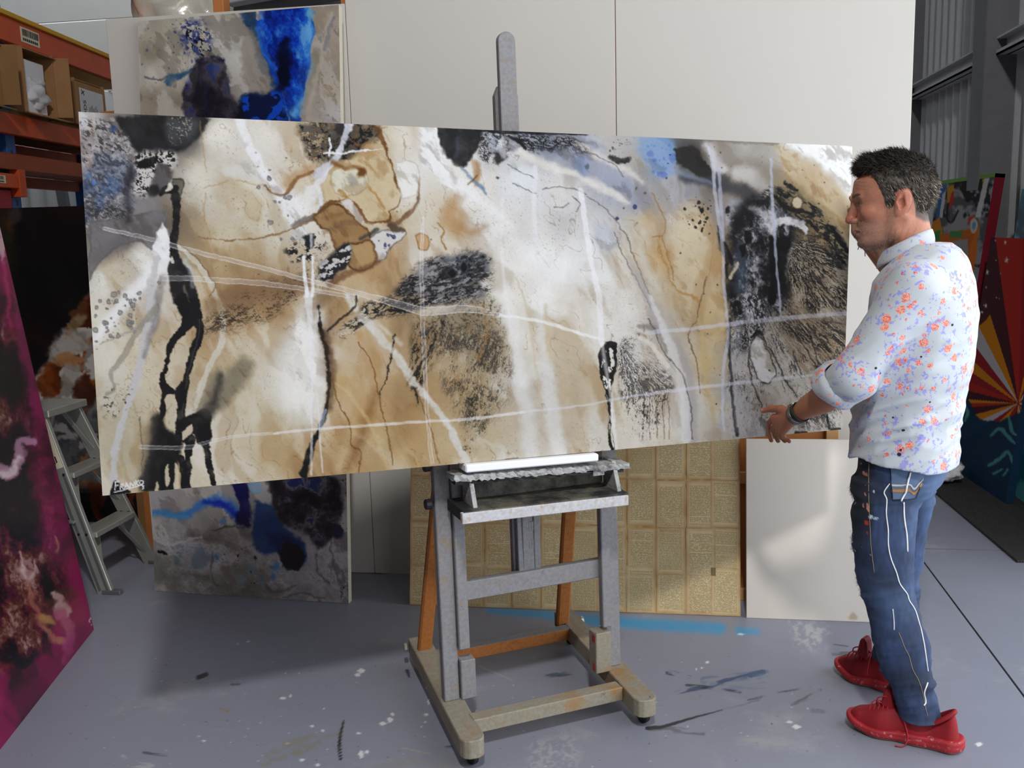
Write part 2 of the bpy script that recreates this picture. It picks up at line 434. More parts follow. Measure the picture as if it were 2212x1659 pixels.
def text_mesh(name, s, size, M, m, parent, shear=0.0, ext=.0006):
    cu = bpy.data.curves.new(name, 'FONT'); cu.body = s; cu.size = size; cu.extrude = ext; cu.align_x = 'CENTER'; cu.align_y = 'CENTER'; cu.shear = shear
    tmp = bpy.data.objects.new(name, cu); COL.objects.link(tmp)
    dg = bpy.context.evaluated_depsgraph_get(); me = bpy.data.meshes.new_from_object(tmp.evaluated_get(dg))
    bpy.data.objects.remove(tmp); me.transform(M); return link(name, me, parent, m)
# local rack frame: the aisle side looks along -y; lettering runs up the label
_lt = Matrix(((0, 1, 0, 0), (0, 0, -1, 0), (1, 0, 0, 0), (0, 0, 0, 1)))
def on_label(x, z, rot=0): return Matrix.Translation((x, -.0655, z)) @ Matrix.Rotation(math.pi / 2, 4, 'X') @ Matrix.Rotation(rot, 4, 'Z')
text_mesh('lettering', 'TODS', .060, on_label(1.05, 2.465, math.pi / 2), M_ink, lb)
bm = bmesh.new()
for i in range(9): bm_box(bm, (1.29, -.0665, 2.41 + i * .008), (1.34, -.0652, 2.413 + i * .008 + .003 * (i % 2)))
for i in range(7): bm_box(bm, (1.12 + i * .022, -.0665, 2.42), (1.124 + i * .022, -.0652, 2.50 + .01 * (i % 3)))
link('fine_print', bm_mesh('fine_print', bm), lb, M_ink)
for a in (.5, 2.4):
    beam('pen_cross', (1.03 - .03 * math.cos(a), -.0655, 2.592 - .026 * math.sin(a)), (1.03 + .03 * math.cos(a), -.0655, 2.592 + .026 * math.sin(a)), .007, .0016, M_ink, lb, side=(0, 0, 1) if False else (1, 0, 0), bevel=0)

pole = tag(beam('metal_strut', (-6.12, 9.2, 2.60), (-5.90, 9.2, .0), .10, .06, M_steel), 'dark metal strut leaning behind the pallet rack', 'strut')
bpy.context.view_layer.update()

bag = crumple('plastic_bundle', 'cloudy plastic wrapped bundle above the white partition', -2.50, -1.98, 4.30, 4.60, 2.172, 2.80, 8, 'bundle', M_plastic, None, True)
bst = tag(box('shelf_board', (-2.6, 4.29, 2.14), (-1.9, 4.60, 2.17), M_stud, None, .003), 'wooden board behind the partition carrying the plastic bundle', 'board')
for x in (-2.56, -1.94):
    for y in (4.34, 4.56): box('post', (x - .02, y - .02, 0), (x + .02, y + .02, 2.14), M_stud, bst, .002)

# ================================================================== step ladder
lad = tag(empty('step_ladder', (-2.55, 4.05, 0)), 'worn aluminium step ladder beside the magenta painting', 'ladder')
def lp(s, k):  # point on front frame: s 0..1 up, k -1 near / +1 far
    return Vector((.03 - .30 * s, k * (.20 - .075 * s), .82 * s))
for k in (-1, 1):
    r = beam('rail', lp(0, k), lp(1.0, k), .072, .024, M_alu, lad, side=(1, 0, 0))
    beam('groove', lp(.02, k) + Vector((-.018, k * .0125 if k > 0 else -.0125, 0)), lp(.66, k) + Vector((-.018, .0125 * k, 0)), .014, .002, M_alu_d, r, bevel=0)
    beam('groove', lp(.02, k) + Vector((.02, .0125 * k, 0)), lp(.66, k) + Vector((.02, .0125 * k, 0)), .014, .002, M_alu_d, r, bevel=0)
    box('foot', (-.015, -.016, 0), (.075, .016, .02), M_alu_d, r, .003, Matrix.Translation(lp(0, k)))
    for s in (.33, .66):
        for dx in (-.018, .02): box('rivet', (-.007, -.0145, -.007), (.007, .0145, .007), M_black, r, .002, Matrix.Translation(lp(s, k) + Vector((dx, 0, 0))))
for s in (.33, .66):
    a = lp(s, 0); hw = .20 - .075 * s
    box('step', (a.x - .045, -hw + .012, a.z - .022), (a.x + .055, hw - .012, a.z + .004), M_alu, lad, .003)
    for k in (-1, 1): beam('step_brace', (a.x + .0, k * (hw - .1), a.z - .02), lp(s - .25, k) + Vector((0, -.012 * k, 0)), .022, .004, M_alu, lad, bevel=0)
box('top_cap', (-.40, -.15, .80), (-.20, .15, .835), M_alu, lad, .004)
for k in (-1, 1):
    beam('rear_leg', (-.36, k * .11, .81), (-.62, k * .19, 0), .035, .022, M_alu, lad)
    beam('cap_brace', (-.30, k * .08, .80), lp(.72, k) + Vector((0, -.012 * k, 0)), .022, .004, M_alu, lad, bevel=0)
beam('rear_rail', (-.52, -.15, .30), (-.52, .15, .30), .03, .012, M_alu, lad)
beam('spreader', (-.10, -.19, .33), (-.52, -.165, .34), .02, .005, M_alu, lad, bevel=0)
stk = box('safety_sticker', (-.028, -.0145, 0), (.030, -.0128, .24), M_sticker, lad, 0, frame_M(lp(.69, -1), lp(1, -1), (1, 0, 0)))
bm = bmesh.new()
for i, (a, b) in enumerate(((.02, .07), (.10, .15), (.18, .22))):
    for j in range(3): bm_box(bm, (-.012 + j * .010, -.0155, a + .004 * j), (-.006 + j * .010, -.0146, b - .006 * j), frame_M(lp(.69, -1), lp(1, -1), (1, 0, 0)))
link('printed_lines', bm_mesh('printed_lines', bm), stk, M_ink)
kb = tag(box('carton', (-2.80, 4.62, 0), (-2.42, 4.98, .36), M_card_d, None, .004), 'closed brown carton on the floor behind the step ladder', 'box')
box('printed_mark', (-2.62, 4.618, .17), (-2.56, 4.6199, .25), M_ink, kb, 0)
# ================================================================== studio easel
EA = math.atan2(.514, .857)
EU = Vector((math.cos(EA), math.sin(EA), 0)); EV = Vector((-math.sin(EA), math.cos(EA), 0))
ez = tag(empty('studio_easel', EU * 1.16 + EV * 2.9, EA), 'grey paint-spattered wooden studio easel on casters under the large canvas', 'easel')
M_eg = splat('grey_painted_wood', (134, 133, 137), (140, 118, 88), .35)
M_et = splat('spattered_tan_wood', (146, 140, 124), (150, 116, 74), .75)
M_am = splat('amber_wood', (176, 108, 48), (140, 84, 40), .4)
M_tr = splat('dark_patched_tray', (96, 92, 80), (30, 30, 32), 1.3)  # grey-brown tray wood with near-black noise patches
M_lip = splat('crusted_lip', (172, 172, 170), (40, 40, 44), .8)
def runner(x0, y0, x1, y1):
    p0 = Vector((x0, y0, 0)); p1 = Vector((x1, y1, 0)); d = (p1 - p0); L = d.length; ang = math.atan2(-d.x, d.y)
    pts = [(-.038, L), (-.038, .03), (-.030, .010), (-.014, 0), (.014, 0), (.030, .010), (.038, .03), (.038, L)]
    bm = bmesh.new(); lo = [bm.verts.new((a, b, .048)) for a, b in pts]; hi = [bm.verts.new((a, b, .106)) for a, b in pts]
    bm.faces.new(hi); bm.faces.new(lo[::-1]); n = len(pts)
    for i in range(n): bm.faces.new((lo[i], lo[(i + 1) % n], hi[(i + 1) % n], hi[i]))
    bmesh.ops.recalc_face_normals(bm, faces=bm.faces); bmesh.ops.bevel(bm, geom=list(bm.edges), offset=.003, segments=1, affect='EDGES')
    bm.transform(Matrix.Translation(p0) @ Matrix.Rotation(ang, 4, 'Z'))
    return link('runner', bm_mesh('runner', bm), ez, M_et)
runner(-.312, -.385, -.252, .40); runner(.272, -.385, .335, .39)
def cyl(name, c, axis, r, h, m, parent, n=20, bevel=.003):
    c = Vector(c); ax = Vector(axis).normalized(); P = [c - ax * h / 2, c + ax * h / 2]
    prof = [(r - bevel, 0), (r, bevel), (r, h - bevel), (r - bevel, h)]
    return tube(name, [P[0] + ax * z for _, z in prof], [q for q, _ in prof], m, parent, n, False)
for x, y in ((-.305, -.32), (.282, -.32), (-.262, .33), (.325, .32)):
    cs = box('caster', (x - .02, y - .02, .036), (x + .02, y + .02, .05), M_black, ez, .003)
    cyl('wheel', (x + .004, y - .005, .024), (1, .3, 0), .024, .02, M_black, cs)
    box('fork', (x - .016, y - .006, .018), (x - .012, y + .012, .046), M_black, cs, .001); box('fork', (x + .018, y - .006, .018), (x + .022, y + .012, .046), M_black, cs, .001)
box('front_bar', (-.275, -.275, .062), (.240, -.225, .108), M_et, ez, .003)
rb_ = box('rear_bar', (-.245, .225, .060), (.300, .265, .104), M_am, ez, .003)
box('overspray_top', (-.244, .226, .1035), (.299, .264, .1052), M_eg, rb_, 0)
def up(name, x0, x1, y, z0, z1, th, m, lean=.028, bevel=.003):
    M = Matrix.Translation((0, y, z0)) @ Matrix.Rotation(-lean, 4, 'X') @ Matrix.Translation((0, 0, -0))
    return box(name, (x0, 0, 0), (x1, th, z1 - z0), m, ez, bevel, M)
up('upright', -.318, -.268, -.125, .106, 1.20, .035, M_eg)
up('upright', .260, .314, -.125, .106, 1.20, .035, M_eg)
up('slide_rail', -.266, -.230, -.135, .275, 1.00, .03, M_eg)
up('slide_rail', .236, .268, -.150, .262, 1.00, .03, M_eg)
box('corner_block', (-.264, -.135, .106), (-.214, -.09, .238), M_eg, ez, .003)
blk = box('corner_block', (.205, -.155, .106), (.262, -.10, .248), M_et, ez, .003)
for z in (.225, .125): box('red_paint_dab', (.2045, -.145, z - .012), (.2055, -.125, z + .012), simple('red_paint', (190, 30, 36), .4), blk, 0)
up('middle_bar', -.230, .262, -.118, .428, .490, .03, M_eg, 0)
for i, (a, b) in enumerate(((-.027, -.003), (.013, .037))):
    r = up('ratchet_strip', a, b, -.10, .44, .76, .022, M_eg, .0)
    for k in range(4): box('tooth', (b if i == 0 else a - .008, -.098, .50 + k * .06), (b + .008 if i == 0 else a, -.082, .53 + k * .06), M_eg, r, .001)
    cyl('bolt', ((a + b) / 2, -.102, .462), (0, 1, 0), .006, .008, M_black, r, 10, .001)
# tray: shelf, back, cheeks, crusted lip
prism('tray_shelf', [(-.285, .735), (.262, .725), (.262, .760), (-.285, .772)], -.285, -.125, M_tr, ez, .002)
bm_ = prism('shelf_front', [(-.293, .737), (.258, .721), (.258, .754), (-.293, .770)], -.292, -.272, splat('shelf_edge', (196, 196, 200), (176, 138, 84), .55), ez, .002)
box('tray_back', (-.232, -.150, .765), (.240, -.135, .868), M_tr, ez, .002)
for x in (-.245, .236): prism('tray_cheek', [(-.262, .755), (-.16, .755), (-.16, .852), (-.222, .852)], x, x + .014, M_lip, ez, .001, Matrix(((0, 1, 0, 0), (1, 0, 0, 0), (0, 0, 1, 0), (0, 0, 0, 1))))
def crust(name, x0, x1, y0, y1, z0, z1, m, seed, n=60, amp=.0035):
    rs = np.random.RandomState(seed); V = []; F = []
    for i in range(n + 1):
        x = x0 + (x1 - x0) * i / n
        for (y, z) in ((y0, z0), ((y0 * 2 + y1) / 3, z0 - .001), ((y0 + 2 * y1) / 3, z0), (y1, z0), (y1 + .001, (z0 + z1) / 2), (y1, z1), ((y0 + y1) / 2, z1 + .002), (y0, z1), (y0 - .001, (z0 + z1) / 2)):
            V.append((x + rs.uniform(-1, 1) * amp, y + rs.uniform(-1, 1) * amp, z - .028 * (x + .285) / .58 + rs.uniform(-1, 1) * amp))
    for i in range(n):
        for j in range(9): F.append((i * 9 + j, (i + 1) * 9 + j, (i + 1) * 9 + (j + 1) % 9, i * 9 + (j + 1) % 9))
    me = bpy.data.meshes.new(name); me.from_pydata(V, [], F + [tuple(range(8, -1, -1)), tuple(range(n * 9, n * 9 + 9))]); me.update()
    return link(name, me, ez, m)
crust('tray_lip', -.296, .290, -.238, -.160, .852, .870, M_lip, 4)
crust('lip_underside', -.290, .275, -.226, -.190, .840, .850, M_darkrim, 6, 40, .002)
box('broken_chip', (.165, -.232, .812), (.205, -.226, .838), M_lip, ez, .001)
# mast
def mast(name, x0, x1, y0, y1, z0, z1, rnd, m):
    w_ = (x1 - x0) / 2; cx = (x0 + x1) / 2
    if rnd: top = [(cx + w_ * math.cos(a), z1 - w_ + w_ * math.sin(a)) for a in np.linspace(0, math.pi, 11)]
    else: top = [(x1, z1 - .03), (x1 - .014, z1), (x0 + .014, z1), (x0, z1 - .03)]
    M = Matrix.Translation((0, 0, z0)) @ Matrix.Rotation(-.03, 4, 'X') @ Matrix.Translation((0, 0, -z0))
    return prism(name, [(x0, z0), (x1, z0)] + top, y0, y1, m, ez, .002, M)
mast('mast', -.042, .014, -.10, -.078, .47, 2.175, True, M_eg)
mast('mast_guide', -.050, .026, -.077, -.050, .47, 2.02, False, M_eg)
for x0, x1 in ((-.262, -.262), (.285, .285)):
    s = -1 if x0 < 0 else 1
    beam('back_leg', (x0 + s * .0, .295, .09), (x0 + (.02 if s < 0 else -.085), -.06, 1.12), .05, .026, M_am, ez, bevel=.006)
for z in (.875, .755): cyl('clamp_knob', (-.338, -.10, z), (1, 0, 0), .017, .022, M_black, ez, 12)
for x, y in ((-.305, .385), (.385, .33)): 
    k = cyl('runner_bolt', (x, y, .078), (1, -.15, 0), .018, .014, M_alu, ez, 8)

bar = tag(box('white_strip', (-.262, -.248, -.012), (.178, -.185, .012), M_white, None, .004), 'clean white strip propped on the easel tray beneath the canvas', 'strip')
bar.location = ez.location + Vector((0, 0, .881)); bar.rotation_euler = (0, .036, EA)

# ================================================================== mat and rag
mt = tag(box('floor_mat', (0, 0, 0), (.68, 4.4, .012), M_mat, None, .003), 'long ribbed black mat along the right wall', 'mat')
mt.location = (1.578, 4.588, .001); mt.rotation_euler = (0, 0, .055)
crumple('white_rag', 'crumpled white rag on the black mat behind the man', 1.50, 1.735, 5.86, 6.12, .014, .16, 12, 'rag', M_paper, None, True)
# ================================================================== paint engine (colours laid on dense canvas grids)
_tab = np.random.RandomState(11).rand(64, 256, 256).astype(np.float32)
def vnoise(x, y, seed):
    T = _tab[seed % 64]; xi = np.floor(x).astype(np.int64); yi = np.floor(y).astype(np.int64)
    fx = (x - xi).astype(np.float32); fy = (y - yi).astype(np.float32); fx = fx * fx * (3 - 2 * fx); fy = fy * fy * (3 - 2 * fy)
    xi &= 255; yi &= 255; x1 = (xi + 1) & 255; y1 = (yi + 1) & 255
    return (T[yi, xi] * (1 - fx) + T[yi, x1] * fx) * (1 - fy) + (T[y1, xi] * (1 - fx) + T[y1, x1] * fx) * fy
def fbm(x, y, scale, seed=0, oct=4, gain=.5, ang=0.0, stretch=1.0):
    if ang or stretch != 1.0:
        c, s = math.cos(ang), math.sin(ang); x, y = (x * c + y * s) / stretch, -x * s + y * c
    x = x / scale; y = y / scale; a = 1.0; t = 0.0; o = 0
    for i in range(oct):
        o = o + a * vnoise(x + 17.3 * i, y + 9.1 * i, seed + i * 5); t += a; a *= gain; x = x * 2.03; y = y * 2.03
    return o / t
def sst(a, b, x): 
    q = np.clip((x - a) / (b - a), 0, 1); return q * q * (3 - 2 * q)
def seg_dist(X, Y, pts, W=None):
    d = np.full(X.shape, 1e9, np.float32); n = len(pts)
    for i in range(n - 1):
        x0, y0 = pts[i]; x1, y1 = pts[i + 1]; dx, dy = x1 - x0, y1 - y0; L = dx * dx + dy * dy + 1e-9
        t = np.clip(((X - x0) * dx + (Y - y0) * dy) / L, 0, 1)
        q = np.hypot(X - x0 - t * dx, Y - y0 - t * dy)
        if W is not None: q = q - (W[i] + (W[i + 1] - W[i]) * t)
        d = np.minimum(d, q)
    return d
def poly_sdf(X, Y, pts):
    d = seg_dist(X, Y, list(pts) + [pts[0]]); ins = np.zeros(X.shape, bool); n = len(pts)
    for i in range(n):
        x0, y0 = pts[i]; x1, y1 = pts[(i + 1) % n]
        if y0 == y1: continue
        c = ((y0 > Y) != (y1 > Y)) & (X < (x1 - x0) * (Y - y0) / (y1 - y0) + x0); ins ^= c
    return np.where(ins, -d, d)

class Paint:
    """X, Y: painter's coordinates of the grid nodes; C: sRGB 0..1; A: wetness/alpha channel"""
    rich = False
    def __init__(s, X, Y, base):
        s.X = X.astype(np.float32); s.Y = Y.astype(np.float32)
        s.C = np.empty(X.shape + (3,), np.float32); s.C[:] = np.array(base) / 255.0
    def sl(s, x0, y0, x1, y1, pad):
        X, Y = s.X, s.Y; 
        pad = pad + 14; m = (X > x0 - pad) & (X < x1 + pad) & (Y > y0 - pad) & (Y < y1 + pad)
        r = np.flatnonzero(m.any(1)); c = np.flatnonzero(m.any(0))
        if len(r) == 0 or len(c) == 0: return None
        return (slice(r[0], r[-1] + 1), slice(c[0], c[-1] + 1))
    def put(s, S, mask, col):
        C = s.C[S]; m = mask[..., None]; s.C[S] = C * (1 - m) + m * (np.array(col, np.float32) / 255.0 if not isinstance(col, np.ndarray) else col)
    def mul(s, S, mask, col):
        C = s.C[S]; m = mask[..., None]; s.C[S] = C * (1 - m + m * (np.array(col, np.float32) / 255.0))
    def idw(s, pts, power=2.6, warp=0, wsc=80, seed=0):
        X = s.X; Y = s.Y
        if warp:
            X = X + warp * (fbm(s.X, s.Y, wsc, seed, 3) - .5); Y = Y + warp * (fbm(s.X, s.Y, wsc, seed + 9, 3) - .5)
        num = np.zeros(s.C.shape, np.float32); den = np.zeros(X.shape, np.float32)
        for px, py, c in pts:
            w = 1.0 / (((X - px) ** 2 + (Y - py) ** 2 + 60.0) ** (power / 2)); den += w; num += w[..., None] * (np.array(c, np.float32) / 255.0)
        s.C = num / den[..., None]
    def poly(s, pts, col, a=1.0, soft=3, wob=0, wsc=25, seed=1, tex=None, edge=None, ew=3, ea=.7, mode='put', sm=True):
        P = smooth_pts(list(pts) + [pts[0]], 4)[:-1] if sm and len(pts) > 2 else np.array(pts, float)
        S = s.sl(P[:, 0].min(), P[:, 1].min(), P[:, 0].max(), P[:, 1].max(), soft + wob + 6)
        if S is None: return
        X, Y = s.X[S], s.Y[S]; d = poly_sdf(X, Y, [tuple(p) for p in P])
        if wob: d = d + wob * 2 * (fbm(X, Y, wsc, seed, 4, .55) - .5)
        m = np.clip(a * (1 - sst(-soft, soft, d)) * (np.clip(.80 + .45 * (fbm(X, Y, 26, seed + 11, 4, .6)), 0, 1.06) if s.rich and soft > 1.5 else 1.0), 0, 1)
        if tex is not None: m = m * tex(X, Y)
        getattr(s, mode)(S, m, col)
        if s.rich and soft > 1.7: s.mul(S, np.clip(m * .9 * sst(.50, .66, fbm(X, Y, 22, seed + 13, 4, .6, .9, 2.4)), 0, 1), (205, 196, 184))
        if edge is not None:
            e = ea * np.exp(-((d + ew * .5) / ew) ** 2) * (.35 + .9 * fbm(X, Y, 40, seed + 3, 2)); s.put(S, np.clip(e, 0, 1), edge)
    def line(s, pts, w, col, a=1.0, soft=1.2, wob=0, wsc=20, seed=1, tex=None, sm=True, mode='put', fade=None):
        P = smooth_pts(pts, 5) if sm and len(pts) > 2 else np.array(pts, float)
        W = np.interp(np.linspace(0, 1, len(P)), np.linspace(0, 1, len(np.atleast_1d(w))), np.atleast_1d(w)) if np.ndim(w) else np.full(len(P), float(w))
        pad = W.max() + soft + wob + 4
        S = s.sl(P[:, 0].min(), P[:, 1].min(), P[:, 0].max(), P[:, 1].max(), pad)
        if S is None: return
        X, Y = s.X[S], s.Y[S]
        if wob:
            Xw = X + wob * 2 * (fbm(X, Y, wsc, seed, 3) - .5); Yw = Y + wob * 2 * (fbm(X, Y, wsc, seed + 7, 3) - .5)
        else: Xw, Yw = X, Y
        d = seg_dist(Xw, Yw, [tuple(p) for p in P], W)
        if s.rich and W.max() > 1.6: d = d + W.max() * .9 * (fbm(X, Y, 22, seed + 17, 4, .6) - .5)
        m = a * (1 - sst(-soft, soft, d))
        if s.rich and soft > .85: m = np.clip(m * (.62 + .75 * fbm(X, Y, 17, seed + 19, 4, .65)), 0, 1) if W.max() < 14 else m
        if tex is not None: m = m * tex(X, Y)
        getattr(s, mode)(S, m, col)
    def tape(s, pts, w, a=.55, col=(222, 222, 228), seed=1):
        """pale masked line with brighter rims"""
        s.line(pts, w, col, a * .42, 1.0, 1.0, 14, seed); P = smooth_pts(pts, 5)
        T = np.gradient(P, axis=0); N = np.stack([-T[:, 1], T[:, 0]], 1); N /= np.linalg.norm(N, axis=1)[:, None] + 1e-9
        W = np.interp(np.linspace(0, 1, len(P)), np.linspace(0, 1, len(np.atleast_1d(w))), np.atleast_1d(w))
        for sg in (-1, 1): s.line(P + sg * N * W[:, None], .75, (232, 232, 236), a * .9, .8, .9, 12, seed + 2, sm=False)
    def spots(s, pts, rmin, rmax, n, col, a=.8, seed=1, ring=None, soft=.7, squash=1.0):
        rs = np.random.RandomState(seed); P = np.array(pts, float); x0, y0 = P.min(0); x1, y1 = P.max(0); k = 0; tries = 0
        while k < n and tries < n * 30:
            tries += 1; x = rs.uniform(x0, x1); y = rs.uniform(y0, y1)
            if len(P) > 2 and poly_sdf(np.array([[x]]), np.array([[y]]), [tuple(p) for p in P])[0, 0] > 0: continue
            k += 1; r = rmin + (rmax - rmin) * rs.rand() ** 3
            S = s.sl(x - r, y - r, x + r, y + r, 3)
            if S is None: continue
            X, Y = s.X[S], s.Y[S]; d = np.hypot(X - x, (Y - y) / squash) * (1 + .25 * (fbm(X, Y, 6, seed, 2) - .5)) - r
            s.put(S, a * (1 - sst(-soft, soft, d)), col)
            if ring is not None and r > 2: s.put(S, .8 * a * np.exp(-((d + .8) / 1.0) ** 2), ring)
    def region(s, pts, soft=12, wob=6, wsc=30, seed=1):
        P = smooth_pts(list(pts) + [pts[0]], 4)[:-1]; S = s.sl(P[:, 0].min(), P[:, 1].min(), P[:, 0].max(), P[:, 1].max(), soft + wob + 6)
        if S is None: return None, None, None, None
        X, Y = s.X[S], s.Y[S]; d = poly_sdf(X, Y, [tuple(p) for p in P]) + wob * 2 * (fbm(X, Y, wsc, seed, 3) - .5)
        return S, X, Y, 1 - sst(-soft, soft, d)
    def veins(s, pts, col=(24, 23, 25), scale=9, ang=0.0, stretch=1.0, dens=.5, width=.06, a=.95, soft=14, wob=10, seed=1, light=None, polar=None, la=.5):
        """granulated branching pigment: dark ridges, pale troughs"""
        S, X, Y, m = s.region(pts, soft, wob, 30, seed)
        if S is None: return
        if polar is not None:
            cx, cy, k = polar; r = np.hypot(X - cx, Y - cy); th = np.arctan2(Y - cy, X - cx); U, V_ = r / stretch, th * k
            U = U + 6 * (fbm(X, Y, 18, seed + 1, 3) - .5); V_ = V_ + 5 * (fbm(X, Y, 24, seed + 2, 3) - .5)
        else:
            c, sn = math.cos(ang), math.sin(ang); U = (X * c + Y * sn) / stretch; V_ = -X * sn + Y * c
            V_ = V_ + scale * 1.2 * (fbm(X, Y, scale * 4, seed + 2, 3) - .5)
        n = fbm(U, V_, scale, seed, 4, .62); big = fbm(X, Y, 46, seed + 4, 4, .55); den = sst(.34, .66, big + (dens - .5) * .8)
        rid = np.abs(n - .5); wd = width * (.12 + .75 * den)
        k = (1 - sst(wd * .35, wd * 1.25, rid)) * (.25 + .75 * den)
        gr = sst(.70 - .20 * den, .80 - .20 * den, fbm(U, V_, max(2.4, scale * .36), seed + 6, 3, .65)) * .75
        s.put(S, m * den * (.05 if polar is not None else .12), col)
        if light is not None: s.put(S, la * m * sst(.48, .64, fbm(U, V_, scale * .8, seed + 8, 3)), light)
        s.put(S, np.clip(a * m * np.maximum(k, gr), 0, 1), col)
    def cloud(s, pts, ramp, scale=34, seed=1, soft=12, wob=12, a=.95, ang=0.0, stretch=1.0):
        """turbulent pigment: noise mapped through a colour ramp"""
        S, X, Y, m = s.region(pts, soft, wob, 26, seed)
        if S is None: return
        wx = X + 22 * (fbm(X, Y, 30, seed + 2, 3) - .5); wy = Y + 22 * (fbm(X, Y, 30, seed + 3, 3) - .5)
        n = fbm(wx, wy, scale, seed, 6, .62, ang, stretch) + .10 * (fbm(X, Y, 4, seed + 5, 2) - .5); t = [q[0] for q in ramp]
        col = np.stack([np.interp(n, t, [q[1][c] / 255.0 for q in ramp]) for c in range(3)], -1).astype(np.float32)
        s.put(S, a * m, col)
    def grain(s, amt, scale, seed): 
        s.C *= (1 + amt * (fbm(s.X, s.Y, scale, seed, 4, .6)[..., None] - .5))
    def linear(s, gain=1.0):
        C = np.clip(s.C, 0, 1); L = np.where(C <= .04045, C / 12.92, ((C + .055) / 1.055) ** 2.4); return np.clip(L * gain, 0, .92)
# ================================================================== canvases
def homog(q):
    """unit square (x right, y down) -> quad TL TR BR BL"""
    A = []; b = []
    for (x, y), (u, v) in zip(((0, 0), (1, 0), (1, 1), (0, 1)), q):
        A.append([x, y, 1, 0, 0, 0, -u * x, -u * y]); b.append(u); A.append([0, 0, 0, x, y, 1, -v * x, -v * y]); b.append(v)
    return np.append(np.linalg.solve(np.array(A, float), np.array(b, float)), 1).reshape(3, 3)
def canvas(name, label, BL, u, up, W, H, th, nu, nv, quad, fn, mat, gain=1.0, edge=None, cat='painting', group=None, bars=True):
    u = Vector(u).normalized(); up = Vector(up); up = (up - u * up.dot(u)).normalized(); nb = up.cross(u)   # back normal
    o_loc = Vector(BL); R = Matrix(((u.x, nb.x, up.x), (u.y, nb.y, up.y), (u.z, nb.z, up.z)))
    gx, gy = np.meshgrid(np.linspace(0, 1, nu), np.linspace(0, 1, nv) if np.ndim(nv) == 0 else nv); nv = gx.shape[0]; Hm = homog(quad)
    q = np.stack([gx, gy, np.ones_like(gx)], -1) @ Hm.T; X = q[..., 0] / q[..., 2]; Y = q[..., 1] / q[..., 2]
    C = fn(X, Y).linear(gain)
    V = np.stack([gx * W, np.zeros_like(gx), (1 - gy) * H], -1).reshape(-1, 3)
    i = np.arange(nu * nv).reshape(nv, nu); F = np.stack([i[:-1, :-1], i[1:, :-1], i[1:, 1:], i[:-1, 1:]], -1).reshape(-1, 4)
    ring = np.concatenate([i[0, :-1], i[:-1, -1], i[-1, :0:-1], i[:0:-1, 0]]); k = len(ring)
    cols = C.reshape(-1, 3); a0 = len(V)
    V1 = V[ring].copy(); V2 = V[ring].copy(); V2[:, 1] = th
    ec = cols[ring] * .9 if edge is None else np.tile(np.array(lin(edge)), (k, 1))
    V = np.vstack([V, V1, V2]); cols = np.vstack([cols, ec, ec])
    j = np.arange(k); j2 = (j + 1) % k
    F = np.vstack([F, np.stack([a0 + j, a0 + j2, a0 + k + j2, a0 + k + j], 1)])
    me = mesh_np(name, V, F, False); set_col(me, cols)
    ob = link(name, me, None, mat); ob.matrix_world = Matrix.Translation(o_loc) @ R.to_4x4()
    tag(ob, label, cat, group)
    if bars:
        b = .045
        for lo, hi in (((.001, .004, .001), (b, th - .001, H - .001)), ((W - b, .004, .001), (W - .001, th - .001, H - .001)), ((b, .004, .001), (W - b, th - .001, b)), ((b, .004, H - b), (W - b, th - .001, H - .001))):
            box('stretcher_bar', lo, hi, M_rawwood, ob, 0)
        box('canvas_back', (b * .5, .003, b * .5), (W - b * .5, .006, H - b * .5), M_linen, ob, 0)
    return ob
M_paint = vcol('artist_paint', .7, .12, 260, .12)
M_gloss = vcol('glossy_paint', .28, .35, 60, .4)

